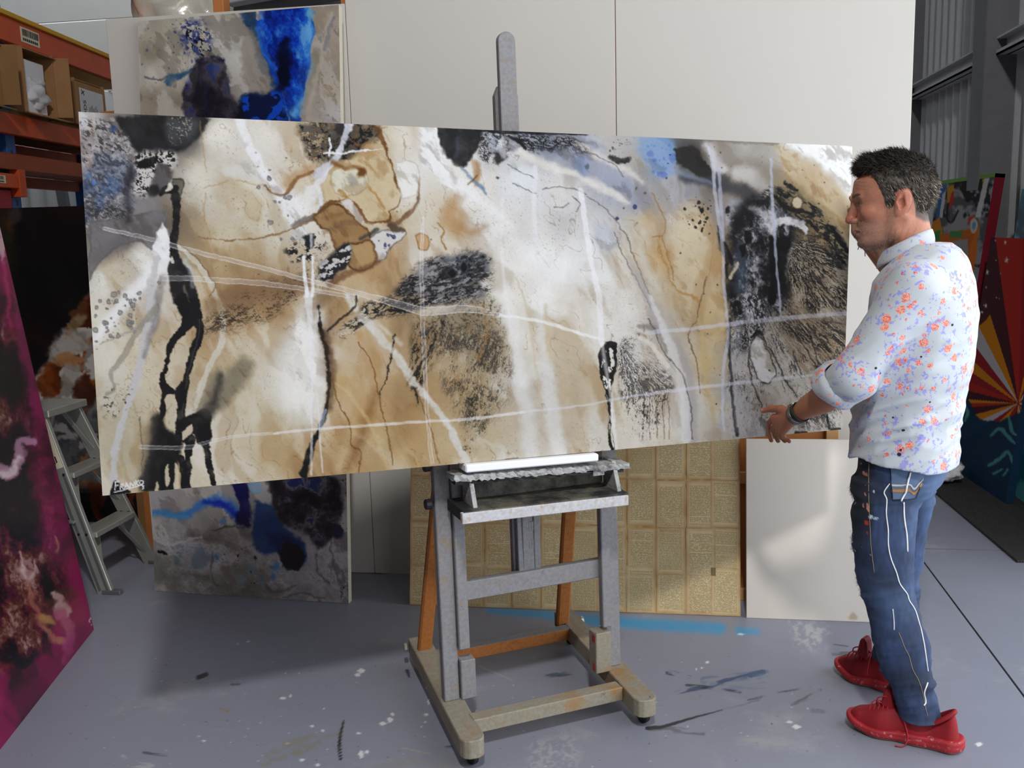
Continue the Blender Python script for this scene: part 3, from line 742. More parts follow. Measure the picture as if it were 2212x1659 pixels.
K = (24, 23, 25)
def big_painting(X, Y):
    X0, Y0 = X, Y; X = X0 + 9 * (fbm(X0, Y0, 34, 51, 5, .58) - .5) + 5 * (fbm(X0, Y0, 9, 53, 3, .6) - .5); Y = Y0 + 9 * (fbm(X0, Y0, 34, 56, 5, .58) - .5) + 5 * (fbm(X0, Y0, 9, 58, 3, .6) - .5)
    p = Paint(X, Y, (220, 206, 178)); p.rich = True
    cr = (214, 199, 168); lc = (222, 212, 194); wh = (226, 224, 226); tn = (190, 162, 116); gd = (176, 145, 96); gy = (150, 146, 146)
    p.idw([(170, 255, (205, 202, 208)), (175, 330, (165, 160, 166)), (230, 290, (140, 138, 144)), (235, 400, (122, 120, 126)), (200, 420, (100, 104, 118)), (180, 500, (130, 128, 134)), (250, 510, (122, 118, 120)), (320, 500, (108, 104, 106)), (300, 400, (140, 136, 136)), (330, 285, (46, 46, 50)), (400, 280, (70, 70, 74)),
           (460, 290, (226, 214, 190)), (430, 380, (218, 204, 176)), (520, 430, (218, 204, 174)), (480, 520, (200, 182, 146)), (600, 480, (206, 194, 164)), (610, 310, (204, 184, 150)), (560, 300, (216, 202, 178)), (640, 440, (222, 218, 214)),
           (240, 600, (222, 212, 190)), (300, 560, (226, 220, 208)), (220, 680, (214, 200, 166)), (280, 640, (224, 218, 214)), (240, 760, (214, 196, 156)), (300, 800, (208, 188, 152)), (230, 880, (186, 172, 142)), (260, 980, (184, 170, 140)), (230, 1030, (206, 188, 152)),
           (450, 640, (200, 176, 138)), (520, 640, (164, 138, 104)), (600, 620, (160, 134, 98)), (440, 720, (198, 174, 138)), (520, 700, (190, 164, 124)), (600, 680, (186, 162, 126)), (500, 780, (210, 194, 160)), (560, 740, (206, 186, 150)), (620, 780, (222, 212, 196)), (660, 720, (226, 222, 218)),
           (480, 860, (206, 186, 148)), (560, 880, (216, 200, 164)), (640, 860, (226, 216, 196)), (500, 980, (204, 182, 142)), (600, 980, (206, 184, 144)), (440, 1000, (212, 194, 158)), (680, 990, (196, 170, 128)), (670, 800, (228, 222, 214)),
           (720, 320, (110, 94, 72)), (780, 330, (196, 166, 118)), (820, 400, (212, 188, 142)), (740, 390, (212, 200, 170)), (700, 400, (196, 164, 114)), (640, 390, (206, 180, 136)), (870, 300, (222, 204, 170)), (870, 400, (226, 220, 208)), (940, 330, (226, 222, 220)), (850, 480, (206, 184, 148)), (930, 440, (212, 190, 150)), (970, 470, (190, 154, 106)), (900, 560, (204, 186, 160)), (840, 560, (192, 166, 130)), (780, 600, (188, 158, 114)), (740, 640, (182, 156, 116)), (960, 520, (206, 186, 150)),
           (760, 740, (182, 148, 98)), (740, 820, (184, 150, 98)), (800, 780, (176, 144, 98)), (780, 900, (176, 142, 90)), (740, 960, (196, 168, 122)), (820, 980, (184, 152, 98)), (860, 860, (168, 138, 96)), (860, 940, (182, 154, 108)), (900, 980, (196, 170, 124)), (920, 740, (158, 134, 98)), (960, 820, (186, 162, 124)), (960, 960, (206, 186, 148)), (1000, 700, (134, 118, 92)), (1040, 760, (158, 142, 114)), (1020, 860, (184, 166, 132)), (1060, 960, (212, 198, 168)),
           (1060, 330, (190, 188, 192)), (1100, 400, (204, 206, 210)), (1040, 400, (214, 204, 188)), (1000, 420, (226, 222, 220)), (1060, 480, (212, 206, 198)), (1150, 430, (196, 194, 198)), (1200, 420, (198, 192, 186)), (1200, 480, (178, 174, 174)), (1130, 500, (206, 200, 192)), (1090, 560, (216, 208, 194)), (1150, 560, (222, 218, 212)), (1200, 580, (224, 222, 220)), (1100, 640, (218, 206, 184)), (1170, 640, (224, 218, 210)), (1230, 640, (214, 200, 176)), (1260, 560, (212, 208, 206)), (1300, 520, (190, 192, 200)), (1310, 600, (214, 208, 200)), (1120, 720, (214, 202, 178)), (1170, 740, (218, 204, 178)), (1230, 720, (212, 196, 168)), (1280, 700, (220, 210, 194)), (1330, 680, (218, 208, 194)), (1100, 840, (208, 202, 192)), (1160, 860, (212, 206, 196)), (1220, 840, (204, 190, 164)), (1270, 850, (212, 198, 172)), (1090, 980, (212, 204, 188)), (1180, 980, (216, 210, 202)), (1250, 950, (208, 196, 176)), (1380, 880, (214, 198, 170)), (1360, 940, (214, 198, 168)), (1440, 930, (212, 192, 162)),
           (1180, 310, (120, 126, 142)), (1260, 330, (150, 160, 186)), (1330, 400, (146, 154, 178)), (1380, 430, (150, 154, 170)), (1310, 300, (164, 158, 152)), (1360, 340, (150, 144, 136)), (1400, 320, (120, 156, 200)), (1420, 350, (110, 148, 200)), (1440, 400, (150, 150, 160)), (1470, 430, (150, 148, 158)), (1390, 480, (196, 174, 140)), (1360, 560, (206, 190, 160)), (1420, 560, (196, 166, 118)), (1480, 500, (206, 182, 138)), (1500, 580, (202, 176, 130)), (1450, 640, (188, 166, 130)), (1530, 560, (196, 166, 118)), (1530, 660, (204, 178, 128)), (1480, 700, (184, 168, 142)), (1420, 700, (168, 156, 144)), (1460, 780, (176, 164, 150)), (1520, 780, (196, 170, 122)), (1500, 880, (190, 178, 160)), (1540, 880, (190, 172, 134)), (1440, 820, (196, 184, 168)), (1470, 920, (200, 190, 178)), (1550, 720, (192, 168, 124)), (1560, 920, (176, 168, 160)),
           (1480, 340, (60, 56, 54)), (1560, 340, (170, 166, 164)), (1620, 340, (150, 144, 136)), (1600, 380, (178, 172, 168)), (1660, 360, (166, 158, 148)), (1560, 400, (84, 82, 84)), (1620, 420, (100, 98, 98)), (1700, 340, (216, 198, 166)), (1740, 380, (208, 178, 132)), (1800, 430, (204, 174, 126)), (1720, 330, (226, 220, 210)), (1800, 350, (230, 230, 230)), (1826, 400, (230, 230, 228)), (1820, 470, (200, 168, 116)), (1700, 420, (150, 138, 110)), (1560, 450, (156, 154, 160)), (1600, 480, (150, 152, 162)), (1650, 450, (150, 148, 148)), (1640, 520, (88, 88, 92)), (1620, 580, (74, 74, 78)), (1680, 480, (170, 166, 168)), (1740, 480, (150, 136, 108)), (1770, 520, (196, 180, 150)), (1800, 560, (150, 148, 150)), (1750, 600, (166, 154, 134)), (1800, 640, (184, 164, 138)), (1700, 640, (176, 168, 158)), (1590, 640, (140, 138, 140)), (1650, 660, (128, 126, 128)), (1600, 740, (150, 148, 148)), (1580, 860, (160, 156, 158)), (1650, 760, (196, 190, 182)), (1700, 740, (170, 164, 158)), (1760, 720, (190, 178, 160)), (1810, 760, (200, 186, 164)), (1700, 830, (184, 176, 164)), (1760, 860, (196, 188, 176)), (1640, 880, (160, 156, 154)), (1640, 930, (140, 138, 140)), (1790, 920, (214, 208, 200))],
          3.0, 26, 60, 3)
    p.C *= (1 + .10 * (fbm(X, Y, 150, 21, 3, .5, .9, 2.5)[..., None] - .5) + .07 * (fbm(X, Y, 26, 22, 4, .6)[..., None] - .5))
    wx = X + 90 * (fbm(X, Y, 170, 31, 4) - .5); wy = Y + 90 * (fbm(X, Y, 170, 35, 4) - .5); mb = fbm(wx, wy, 120, 37, 5, .55, 1.0, 2.2)
    S0 = (slice(None), slice(None)); p.mul(S0, .55 * sst(.52, .64, mb), (214, 196, 166)); p.put(S0, .22 * sst(.46, .36, mb), (228, 224, 220))
    fr_ = np.abs(np.mod(mb * 9, 1) - .5); tl = np.exp(-(fr_ / .022) ** 2) * sst(.50, .62, fbm(X, Y, 90, 41, 3)); p.put(S0, .38 * tl.astype(np.float32), (120, 86, 52))
    fg_ = fbm(wx, wy, 60, 45, 4, .55, 1.2, 3.0); p.mul(S0, .35 * sst(.55, .66, fg_), (196, 176, 150))
    p.put(S0, (.30 * sst(.70, .76, fbm(X, Y, 3.2, 47, 3, .65)) * sst(.48, .6, fbm(X, Y, 70, 49, 3))).astype(np.float32), (120, 104, 84))
    # soft drags of warm and pale wash
    for pts, w, c, a in ((((600, 640), (520, 670), (430, 720)), 26, (150, 120, 86), .35), (((470, 640), (560, 625), (650, 615)), 16, (124, 98, 68), .5), (((730, 660), (700, 720), (705, 800)), 16, (120, 88, 56), .55), (((812, 842), (790, 910), (762, 985), (745, 1025)), [6, 9, 10, 9], (118, 80, 44), .55), (((740, 920), (710, 1010)), 12, (150, 116, 74), .35), (((900, 740), (870, 840), (850, 960)), 18, (150, 122, 84), .35), (((950, 700), (905, 800)), 12, (206, 176, 128), .4), (((600, 905), (560, 1030)), 14, (186, 156, 112), .4), (((640, 900), (610, 1020)), 10, (190, 160, 118), .4), (((980, 420), (960, 470), (975, 500)), 16, (176, 134, 84), .6), (((1040, 490), (1010, 505), (990, 495)), 4, (140, 96, 48), .6), (((520, 300), (560, 380)), 22, (210, 206, 202), .4), (((430, 350), (470, 420)), 14, (196, 182, 158), .4), (((880, 270), (905, 330)), 10, (198, 166, 128), .5)):
        p.line(pts, w, c, a, 16)
    # ------- upper left: dark pool, granulated grey, blue
    S, Xs, Ys, m = p.region([(163, 262), (240, 262), (285, 330), (290, 400), (270, 470), (240, 500), (175, 500), (165, 400)], 10, 8, 30, 2)
    n = fbm(Xs, Ys, 7, 3, 4, .62); n2 = fbm(Xs, Ys, 5, 8, 3, .6, .7, 2.2)
    p.put(S, m * sst(.46, .62, n) * .65, (186, 181, 186)); p.put(S, m * sst(.535, .62, n2) * .78, (56, 54, 58)); p.put(S, m * .32 * sst(.5, .7, fbm(Xs, Ys, 34, 5, 3)), (64, 84, 122))
    for x, y, r, c, a in ((232, 278, 9, (40, 74, 140), .6), (178, 380, 8, (96, 130, 178), .8), (192, 393, 6, (90, 130, 200), .8), (228, 405, 22, (62, 92, 140), .5), (205, 440, 16, (76, 104, 150), .42), (175, 400, 14, (50, 64, 96), .5)):
        p.poly([(x - r, y), (x, y - r), (x + r, y), (x, y + r)], c, a, r * .4, r * .4, 9, int(x))
    p.veins([(180, 430), (250, 440), (260, 500), (190, 520)], (46, 46, 52), 9, .6, 1.5, .5, .05, .8, 14, 8, 6)
    p.poly([(186, 480), (260, 470), (345, 455), (346, 490), (325, 540), (297, 524), (250, 530), (215, 556), (200, 582), (184, 605)], (120, 116, 119), .85, 3, 4, 20, 4, edge=(84, 80, 84), ew=2, ea=.5)
    p.line([(200, 560), (330, 470)], 14, (96, 93, 96), .5, 16)
    p.poly([(238, 255), (330, 246), (436, 252), (432, 272), (418, 296), (390, 318), (352, 334), (330, 346), (300, 336), (280, 322), (262, 300), (250, 280)], (36, 36, 39), .97, 5, 7, 22, 7)
    p.poly([(350, 252), (415, 256), (408, 290), (380, 310), (345, 300)], (74, 76, 80), .8, 12, 6)
    S, Xs, Ys, m = p.region([(350, 248), (398, 250), (392, 296), (356, 308)], 8, 5)
    p.put(S, m * sst(.60, .70, fbm(Xs, Ys, 3, 9, 3, .6)) * .6, (196, 188, 172))
    S, Xs, Ys, m = p.region([(278, 332), (352, 326), (368, 345), (350, 370), (325, 392), (300, 430), (275, 420), (282, 370)], 7, 7, 18, 6)
    p.put(S, m, (196, 188, 180)); p.put(S, m * sst(.51, .56, fbm(Xs, Ys, 6.5, 12, 4, .65)), (34, 32, 34))
    p.poly([(284, 348), (330, 336), (325, 352), (306, 366), (286, 360)], (20, 20, 22), .95, 2, 4, 10, 9)
    p.poly([(326, 352), (350, 356), (362, 376), (352, 400), (330, 412), (312, 400), (322, 380)], (92, 89, 91), .92, 4, 5, 16, 3)
    p.line([(270, 360), (266, 420), (268, 478)], [6, 8, 4], (44, 42, 46), .8, 9)
    p.line([(285, 430), (330, 445), (320, 470)], 16, (130, 126, 128), .6, 12)
    p.poly([(312, 400), (328, 398), (330, 415), (318, 424), (306, 415)], (40, 39, 42), .9, 4, 3)
    p.poly([(338, 482), (352, 500), (362, 530), (352, 560), (330, 545), (322, 530)], (228, 226, 228), .95, 2, 3, 12, 4)
    p.line([(350, 560), (300, 610), (240, 680), (196, 742)], [20, 16, 14, 8], (228, 226, 230), .85, 12)
    p.spots([(195, 640), (345, 590), (330, 700), (200, 760)], .8, 6.5, 90, (140, 138, 136), .75, 5, (96, 94, 96))
    p.spots([(215, 640), (300, 640), (290, 690), (210, 690)], 2.5, 7, 9, (146, 144, 142), .8, 15, (96, 94, 96))
    # bone-like column and twin legs
    p.poly([(362, 386), (380, 384), (388, 394), (382, 412), (379, 440), (366, 440), (360, 410)], (112, 108, 100), .8, 2, 2, 10, 3, edge=(40, 38, 38), ew=1.6)
    p.line([(335, 416), (350, 408), (366, 408)], [5, 9, 10], K, .97, 1.5, 2)
    p.line([(366, 412), (371, 440), (371, 470), (368, 500), (366, 525), (368, 552)], [10, 9, 9, 8, 8, 9], (28, 27, 29), .98, 1.5, 1.5, 14, 3)
    p.poly([(350, 400), (356, 394), (362, 404), (355, 412), (346, 414)], (224, 212, 190), .9, 1.5)
    p.poly([(362, 550), (382, 560), (400, 584), (412, 610), (424, 660), (428, 700), (404, 700), (372, 660), (360, 620), (356, 580)], (34, 32, 34), .97, 3, 3, 15, 8)
    p.poly([(386, 620), (392, 618), (398, 640), (402, 662), (396, 668), (390, 645)], (120, 110, 92), .8, 3, 2)
    p.poly([(358, 556), (364, 552), (367, 566), (362, 566)], (222, 210, 188), .9, 1.2)
    p.line([(384, 650), (399, 685), (396, 702), (378, 724), (366, 745), (358, 770), (351, 808), (348, 832)], [14, 11, 10, 8, 7, 6, 6, 7], K, .99, 1.3, 1.6, 14, 5)
    p.line([(412, 650), (420, 680), (427, 712), (420, 738), (411, 762), (402, 805), (393, 848), (387, 896), (380, 950), (374, 990)], [10, 9, 9, 9, 8, 7, 9, 9, 9, 9], K, .99, 1.3, 1.6, 14, 6)
    p.line([(424, 690), (424, 720), (408, 780), (396, 850), (388, 940)], 1.4, (84, 78, 74), .6, 1.5)
    p.poly([(340, 828), (352, 826), (370, 842), (373, 850), (360, 852), (352, 862), (357, 888), (352, 905), (344, 905), (345, 860)], K, .98, 1.3, 1.5)
    p.poly([(372, 842), (388, 824), (392, 838), (402, 842), (400, 852), (394, 870), (384, 880), (376, 866)], K, .98, 1.3, 1.5)
    p.poly([(326, 905), (338, 890), (352, 900), (356, 922), (372, 934), (390, 956), (380, 1010), (373, 1056), (330, 1058), (304, 1064), (302, 1034), (314, 990), (322, 945)], (30, 29, 30), .97, 6, 5, 20, 8)
    p.line([(332, 900), (318, 960), (306, 1040)], 10, (96, 90, 80), .55, 12)
    p.poly([(388, 908), (421, 892), (438, 880), (452, 898), (454, 950), (436, 960), (424, 958), (414, 938), (394, 958), (384, 940)], K, .98, 2, 2, 14, 4)
    p.poly([(390, 934), (412, 918), (410, 936), (392, 952)], (206, 186, 152), .97, 1.4)
    p.poly([(391, 972), (402, 958), (400, 985), (394, 1004)], (206, 186, 152), .95, 1.4)
    for pts, w in ((((440, 958), (446, 985), (454, 1015), (461, 1046)), [9, 8, 7, 6]), (((408, 950), (404, 990), (402, 1026), (404, 1052)), [10, 8, 9, 11]), (((352, 1010), (352, 1062)), [6, 5]), (((368, 996), (369, 1060)), [6, 6]), (((388, 990), (396, 1030), (398, 1054)), [8, 8, 7])):
        p.line(pts, w, K, .98, 1.3, 1.2, 12, 7)
    p.poly([(356, 1010), (362, 1004), (364, 1046), (356, 1048)], (204, 184, 150), .95, 1.2); p.poly([(374, 1000), (382, 1014), (386, 1058), (376, 1058)], (206, 186, 152), .95, 1.2)
    p.poly([(334, 1042), (340, 1040), (342, 1058), (334, 1058)], (204, 184, 150), .9, 1.2)
    p.poly([(424, 884), (440, 838), (466, 798), (481, 806), (515, 768), (545, 795), (506, 856), (462, 898), (448, 900)], (122, 116, 100), .75, 12, 7, 30, 5)
    p.line([(470, 812), (462, 860), (446, 892)], [5, 7, 12], (50, 48, 48), .7, 9)
    # pale drips on the left
    p.line([(332, 560), (322, 600), (325, 650), (306, 750), (287, 826), (268, 896), (251, 950), (244, 1036)], [8, 10, 12, 10, 8, 8, 8, 9], (190, 186, 190), .85, 2.5, 3, 18, 2)
    p.line([(342, 600), (330, 690), (306, 770)], [8, 8, 4], (120, 116, 116), .6, 5)
    p.line([(330, 664), (300, 705), (258, 772), (236, 806), (244, 838), (226, 850)], [5, 7, 7, 6, 5, 3], (150, 144, 132), .75, 2, 3, 16, 3)
    p.line([(318, 690), (270, 720), (210, 742)], [6, 3, 2], (150, 146, 140), .6, 2, 2)
    S, Xs, Ys, m = p.region([(225, 840), (275, 830), (270, 880), (220, 900)], 8, 6)
    p.put(S, m * sst(.6, .66, fbm(Xs, Ys, 6, 30, 3)), (90, 82, 70))
    p.line([(300, 900), (304, 960), (307, 1030)], 1.2, (96, 88, 92), .8, 1.2, 2)
    p.line([(378, 530), (402, 556), (424, 578), (444, 606), (462, 645), (477, 690), (471, 742), (450, 786), (430, 836), (421, 880)], [3, 5, 6, 6, 6, 7, 7, 6, 6, 4], (212, 200, 176), .75, 2, 2)
    p.line([(384, 530), (410, 553), (434, 580), (452, 606), (458, 622), (446, 640)], 1.2, (120, 94, 66), .8, 1.2, 1.5)
    p.line([(392, 560), (402, 590), (410, 620)], 4, (190, 200, 206), .5, 4)
    p.poly([(237, 1060), (246, 1038), (262, 1052), (282, 1064), (262, 1068), (240, 1071)], (22, 21, 22), .97, 1.5, 1.5)
    # ------- upper centre
    p.poly([(494, 256), (514, 257), (524, 290), (548, 334), (580, 384), (602, 416), (584, 420), (556, 384), (530, 345), (512, 300)], (222, 221, 226), .9, 4, 6, 24, 2)
    p.poly([(455, 370), (520, 352), (556, 388), (530, 384), (480, 378)], (210, 206, 204), .55, 10, 4)
    p.poly([(584, 424), (606, 418), (646, 470), (652, 500), (668, 520), (636, 516), (606, 470)], (220, 219, 222), .85, 5, 6, 20, 3)
    p.line([(560, 402), (575, 418), (600, 421), (612, 408), (636, 382), (664, 370)], [1.5, 2, 3, 4, 4, 3], (112, 76, 42), .8, 2.2, 2, 14, 5)
    p.line([(606, 398), (634, 376), (664, 362)], 9, (168, 124, 76), .5, 9)
    p.line([(420, 512), (480, 520), (560, 512), (620, 496), (668, 472)], [1, 1, 1.4, 2, 4], (124, 92, 58), .75, 1.4, 3, 18, 6)
    p.line([(624, 490), (640, 480), (668, 466)], [3, 6, 7], (108, 96, 92), .75, 3, 3)
    for q in (((418, 260), (428, 330), (436, 372)), ((436, 420), (430, 460), (450, 520)), ((500, 390), (560, 400)), ((430, 410), (480, 390))): p.line(q, 1.2, (170, 132, 84), .55, 1.6, 3, 20, 4)
    p.spots([(520, 330), (640, 400), (640, 520), (560, 520)], .8, 6, 34, (130, 130, 134), .75, 8, (92, 92, 98))
    p.spots([(420, 280), (900, 280), (960, 640), (430, 640)], .6, 2.4, 90, (96, 80, 62), .6, 9)
    S, Xs, Ys, m = p.region([(632, 266), (705, 263), (798, 270), (802, 290), (782, 316), (748, 338), (712, 350), (676, 350), (656, 335), (648, 304), (634, 284)], 9, 12, 26, 5)
    p.put(S, m * .75, (64, 60, 56)); nn = fbm(Xs, Ys, 8, 14, 4, .62, -.5, 1.5)
    p.put(S, m * sst(.53, .60, nn), (26, 25, 27)); p.put(S, m * sst(.56, .62, fbm(Xs, Ys, 7, 15, 4, .6)) * .8 * sst(720, 660, Xs), (196, 172, 134)); p.put(S, m * .7 * sst(.62, .7, fbm(Xs, Ys, 5, 16, 3)), (120, 84, 44))
    p.poly([(708, 264), (742, 264), (740, 285), (716, 290)], (52, 52, 58), .9, 3, 3)
    p.line([(742, 268), (738, 285), (728, 310), (713, 340), (692, 376), (674, 400), (682, 416), (684, 440), (682, 470), (687, 490)], [10, 9, 7, 8, 7, 5, 6, 5, 4, 2], (208, 210, 222), .88, 2.2, 3, 14, 3)
    p.poly([(664, 372), (690, 352), (700, 360), (684, 384), (672, 384)], (190, 188, 202), .85, 3, 3)
    p.line([(690, 332), (720, 331), (760, 327), (816, 323)], [2.2, 2.5, 2, 1], (224, 222, 222), .9, 1, 1); p.line([(700, 300), (703, 318), (701, 338)], 2, (226, 224, 226), .9, 1, 1)
    p.poly([(648, 404), (676, 398), (684, 416), (672, 436), (650, 428)], (220, 214, 212), .8, 4, 3)
    p.poly([(718, 345), (790, 338), (830, 346), (843, 378), (858, 421), (848, 445), (832, 456), (832, 480), (800, 482), (780, 470), (766, 448), (746, 430), (718, 434), (696, 440), (690, 400), (704, 372)], (208, 182, 134), .80, 4, 5, 24, 7)
    p.poly([(708, 372), (740, 358), (775, 372), (784, 396), (770, 414), (740, 424), (712, 418), (702, 398)], (218, 208, 176), .9, 5, 4, 20, 3, edge=(150, 118, 70), ew=2, ea=.5)
    p.poly([(738, 384), (756, 382), (764, 394), (750, 402)], (150, 152, 158), .6, 6, 3)
    p.line([(706, 350), (730, 362), (760, 362), (776, 376)], [4, 5, 5, 3], (124, 80, 34), .75, 4, 2); p.poly([(762, 364), (778, 366), (778, 380), (766, 384)], (104, 62, 22), .85, 4, 3)
    p.line([(786, 404), (800, 418), (812, 436), (822, 452)], 2.5, (150, 106, 50), .6, 2.5, 2); p.line([(722, 412), (734, 420), (744, 430)], [3, 4, 3], (150, 110, 40), .7, 2.5, 2)
    p.line([(798, 274), (806, 284), (816, 306), (826, 336), (838, 360), (844, 382), (850, 404), (859, 424), (848, 446), (832, 456), (833, 478), (806, 482), (784, 478), (766, 450), (748, 432), (722, 434), (698, 440), (672, 464)], [4, 6, 4, 3, 2.6, 2.4, 2.2, 2, 2, 2, 2.4, 2, 3, 3, 2.6, 3, 4, 2.4], (106, 68, 30), .85, 1.8, 2.5, 10, 4)
    p.poly([(666, 468), (694, 446), (722, 440), (744, 455), (767, 481), (788, 497), (794, 520), (752, 531), (721, 540), (705, 504), (684, 489)], (150, 117, 74), .92, 3, 4, 20, 3, edge=(88, 58, 28), ew=2.4, ea=.9)
    p.line([(690, 500), (730, 484), (766, 478)], 5, (112, 86, 60), .5, 5); p.line([(690, 470), (730, 462)], 4, (120, 86, 46), .5, 5)
    p.poly([(724, 434), (746, 430), (764, 452), (780, 478), (768, 478), (744, 452)], (206, 196, 190), .9, 2, 2)
    p.line([(790, 486), (806, 500), (820, 500)], 6, (198, 182, 152), .8, 5)
    p.poly([(790, 520), (808, 502), (850, 498), (868, 502), (862, 516), (836, 534), (826, 556), (806, 566), (796, 545)], (206, 200, 196), .9, 2, 4, 14, 6, edge=(60, 56, 62), ew=1.6, ea=.7)
    p.spots([(800, 510), (860, 500), (820, 555)], 1, 5, 12, (60, 66, 104), .8, 4)
    p.line([(770, 514), (790, 506), (806, 498)], [3, 5, 4], (56, 58, 58), .8, 3, 2); p.line([(834, 488), (846, 494), (866, 498)], [6, 8, 3], (58, 50, 42), .8, 4, 2)
    p.poly([(746, 530), (792, 518), (800, 540), (806, 562), (794, 580), (773, 588), (752, 580), (746, 556)], (172, 141, 95), .95, 2.5, 3, 16, 4, edge=(86, 56, 26), ew=2.6, ea=.95)
    S, Xs, Ys, m = p.region([(676, 604), (690, 566), (716, 546), (744, 528), (750, 545), (742, 574), (722, 598), (704, 612)], 5, 8, 20, 6)
    p.put(S, m * .95, (30, 29, 31)); p.put(S, m * sst(.54, .6, fbm(Xs, Ys, 9, 22, 4, .6, -.5, 1.8)) * .9, (206, 202, 204))
    S, Xs, Ys, m = p.region([(612, 546), (640, 515), (680, 508), (694, 530), (660, 560), (620, 568)], 8, 9, 20, 7)
    p.put(S, m * sst(.54, .6, fbm(Xs, Ys, 7, 23, 4, .62)), (34, 33, 36)); p.poly([(648, 510), (668, 506), (672, 530), (654, 534)], (30, 30, 34), .9, 3, 3); p.line([(664, 508), (666, 532)], 3, (186, 192, 202), .8, 2)
    p.line([(708, 616), (740, 594), (776, 584), (812, 566)], [8, 6, 5, 3], (104, 70, 42), .7, 5, 2)
    p.veins([(590, 640), (640, 560), (700, 540), (690, 620), (640, 650)], (40, 36, 34), 7, -.4, 2.0, .4, .04, .7, 16, 12, 9)
    p.line([(450, 660), (540, 640), (650, 612)], [18, 24, 16], (132, 104, 74), .6, 16, 8); p.line([(700, 640), (660, 690), (690, 720)], [14, 10, 8], (110, 84, 58), .6, 12, 5); p.veins([(430, 700), (520, 640), (640, 600), (670, 640), (560, 690), (450, 725)], (48, 38, 30), 5, -.35, 4.0, .52, .07, .85, 16, 10, 11)
    p.line([(894, 385), (894, 425), (886, 446), (870, 466), (836, 490)], [1.5, 3, 4, 6, 5], (96, 66, 44), .7, 3, 2)
    p.poly([(898, 272), (934, 273), (942, 330), (962, 370), (990, 402), (986, 424), (946, 394), (914, 362), (894, 345)], (224, 223, 226), .85, 8, 10, 26, 4)
    p.poly([(845, 350), (888, 350), (895, 385), (890, 420), (862, 428), (850, 395)], (224, 220, 212), .75, 4, 3, edge=(170, 140, 100), ew=1.6, ea=.4)
    p.poly([(892, 510), (904, 503), (918, 512), (918, 534), (908, 542), (896, 534)], (190, 152, 102), .85, 1.6, 1, edge=(110, 76, 40), ew=1.6, ea=.8)
    p.line([(940, 482), (950, 500), (946, 520), (958, 540)], 2, (150, 106, 50), .75, 1.6, 2)
    p.poly([(935, 276), (975, 274), (1018, 277), (1032, 284), (1024, 318), (1006, 346), (984, 362), (968, 350), (950, 334), (940, 308)], (36, 36, 39), .96, 4, 7, 18, 8)
    p.line([(980, 300), (975, 340)], 3, (76, 90, 110), .5, 5)
    p.poly([(1010, 345), (1026, 352), (1030, 378), (1018, 400)], (170, 124, 70), .6, 5, 3); p.line([(985, 365), (1012, 388), (1034, 404), (1040, 418)], [3, 4, 4, 3], (100, 134, 166), .8, 3, 2); p.line([(1000, 398), (1014, 388), (1022, 376)], 2, (110, 70, 30), .8, 2)
    # ------- centre granulated pool
    p.poly([(868, 604), (900, 572), (940, 556), (988, 546), (1030, 547), (1052, 562), (1054, 588), (1036, 612), (1046, 640), (1010, 646), (960, 654), (905, 642), (862, 632)], (112, 112, 116), .8, 10, 10, 24, 6)
    p.poly([(950, 560), (1000, 550), (1044, 566), (1044, 596), (1000, 612), (955, 600)], (92, 96, 104), .8, 8, 6)
    p.veins([(840, 640), (870, 596), (920, 566), (1000, 540), (1056, 556), (1060, 600), (1040, 640), (960, 660), (880, 660)], K, 8, -.35, 3.6, .50, .10, .95, 12, 12, 17, (170, 170, 176), la=.5)
    for x, y, a, b in ((995, 578, 7, 12), (969, 590, 8, 9), (1010, 560, 3, 3), (1036, 556, 4, 3)):
        p.poly([(x - a - 4, y), (x, y - b - 4), (x + a + 4, y), (x, y + b + 4)], (58, 60, 66), .9, 3, 2); p.poly([(x - a, y), (x, y - b), (x + a, y), (x, y + b)], (14, 14, 15), .95, 1.6, .8)
    p.veins([(720, 720), (745, 690), (800, 650), (850, 648), (900, 665), (860, 680), (800, 690), (745, 730)], K, 9, -.45, 2.4, .66, .08, .95, 8, 6, 18, (214, 206, 190))
    S, Xs, Ys, m = p.region([(880, 680), (960, 680), (1060, 650), (1075, 740), (1060, 790), (980, 760), (930, 735)], 18, 16, 30, 9)
    p.put(S, m * .45, (136, 120, 96)); p.put(S, m * sst(.54, .62, fbm(Xs, Ys, 4, 25, 4, .65)) * .7, (60, 54, 46)); p.put(S, m * .4 * sst(.62, .7, fbm(Xs, Ys, 14, 26, 3)), (164, 128, 78))
    p.veins([(890, 700), (960, 690), (940, 760), (910, 830), (895, 880), (880, 800)], K, 10, 1.9, 5.0, .52, .06, .9, 12, 8, 19)
    p.veins([(940, 720), (1080, 720), (1100, 830), (1060, 900), (1010, 930), (985, 880), (950, 800)], (50, 46, 42), 4.2, 1.85, 5.0, .58, .075, .85, 24, 14, 20, (210, 198, 174), la=.3)
    p.veins([(1000, 860), (1060, 850), (1040, 940), (1005, 990), (995, 950)], K, 8, 1.9, 2.0, .5, .055, .85, 14, 10, 21)
    for q in (((911, 775), (899, 805), (896, 846), (904, 872)), ((846, 720), (838, 780), (820, 850)), ((940, 720), (915, 780)), ((780, 700), (830, 672), (880, 676))): p.line(q, [2.4, 2, 2, 1], K, .85, 1.2, 4, 9, 5)
    p.line([(1040, 660), (1046, 720), (1030, 780)], 2, (150, 110, 60), .6, 3, 3)
    # black contour of the white belly and brown washes
    p.poly([(604, 760), (640, 700), (676, 660), (690, 720), (704, 780), (706, 850), (690, 920), (640, 920), (600, 860)], (228, 222, 212), .55, 24, 8)
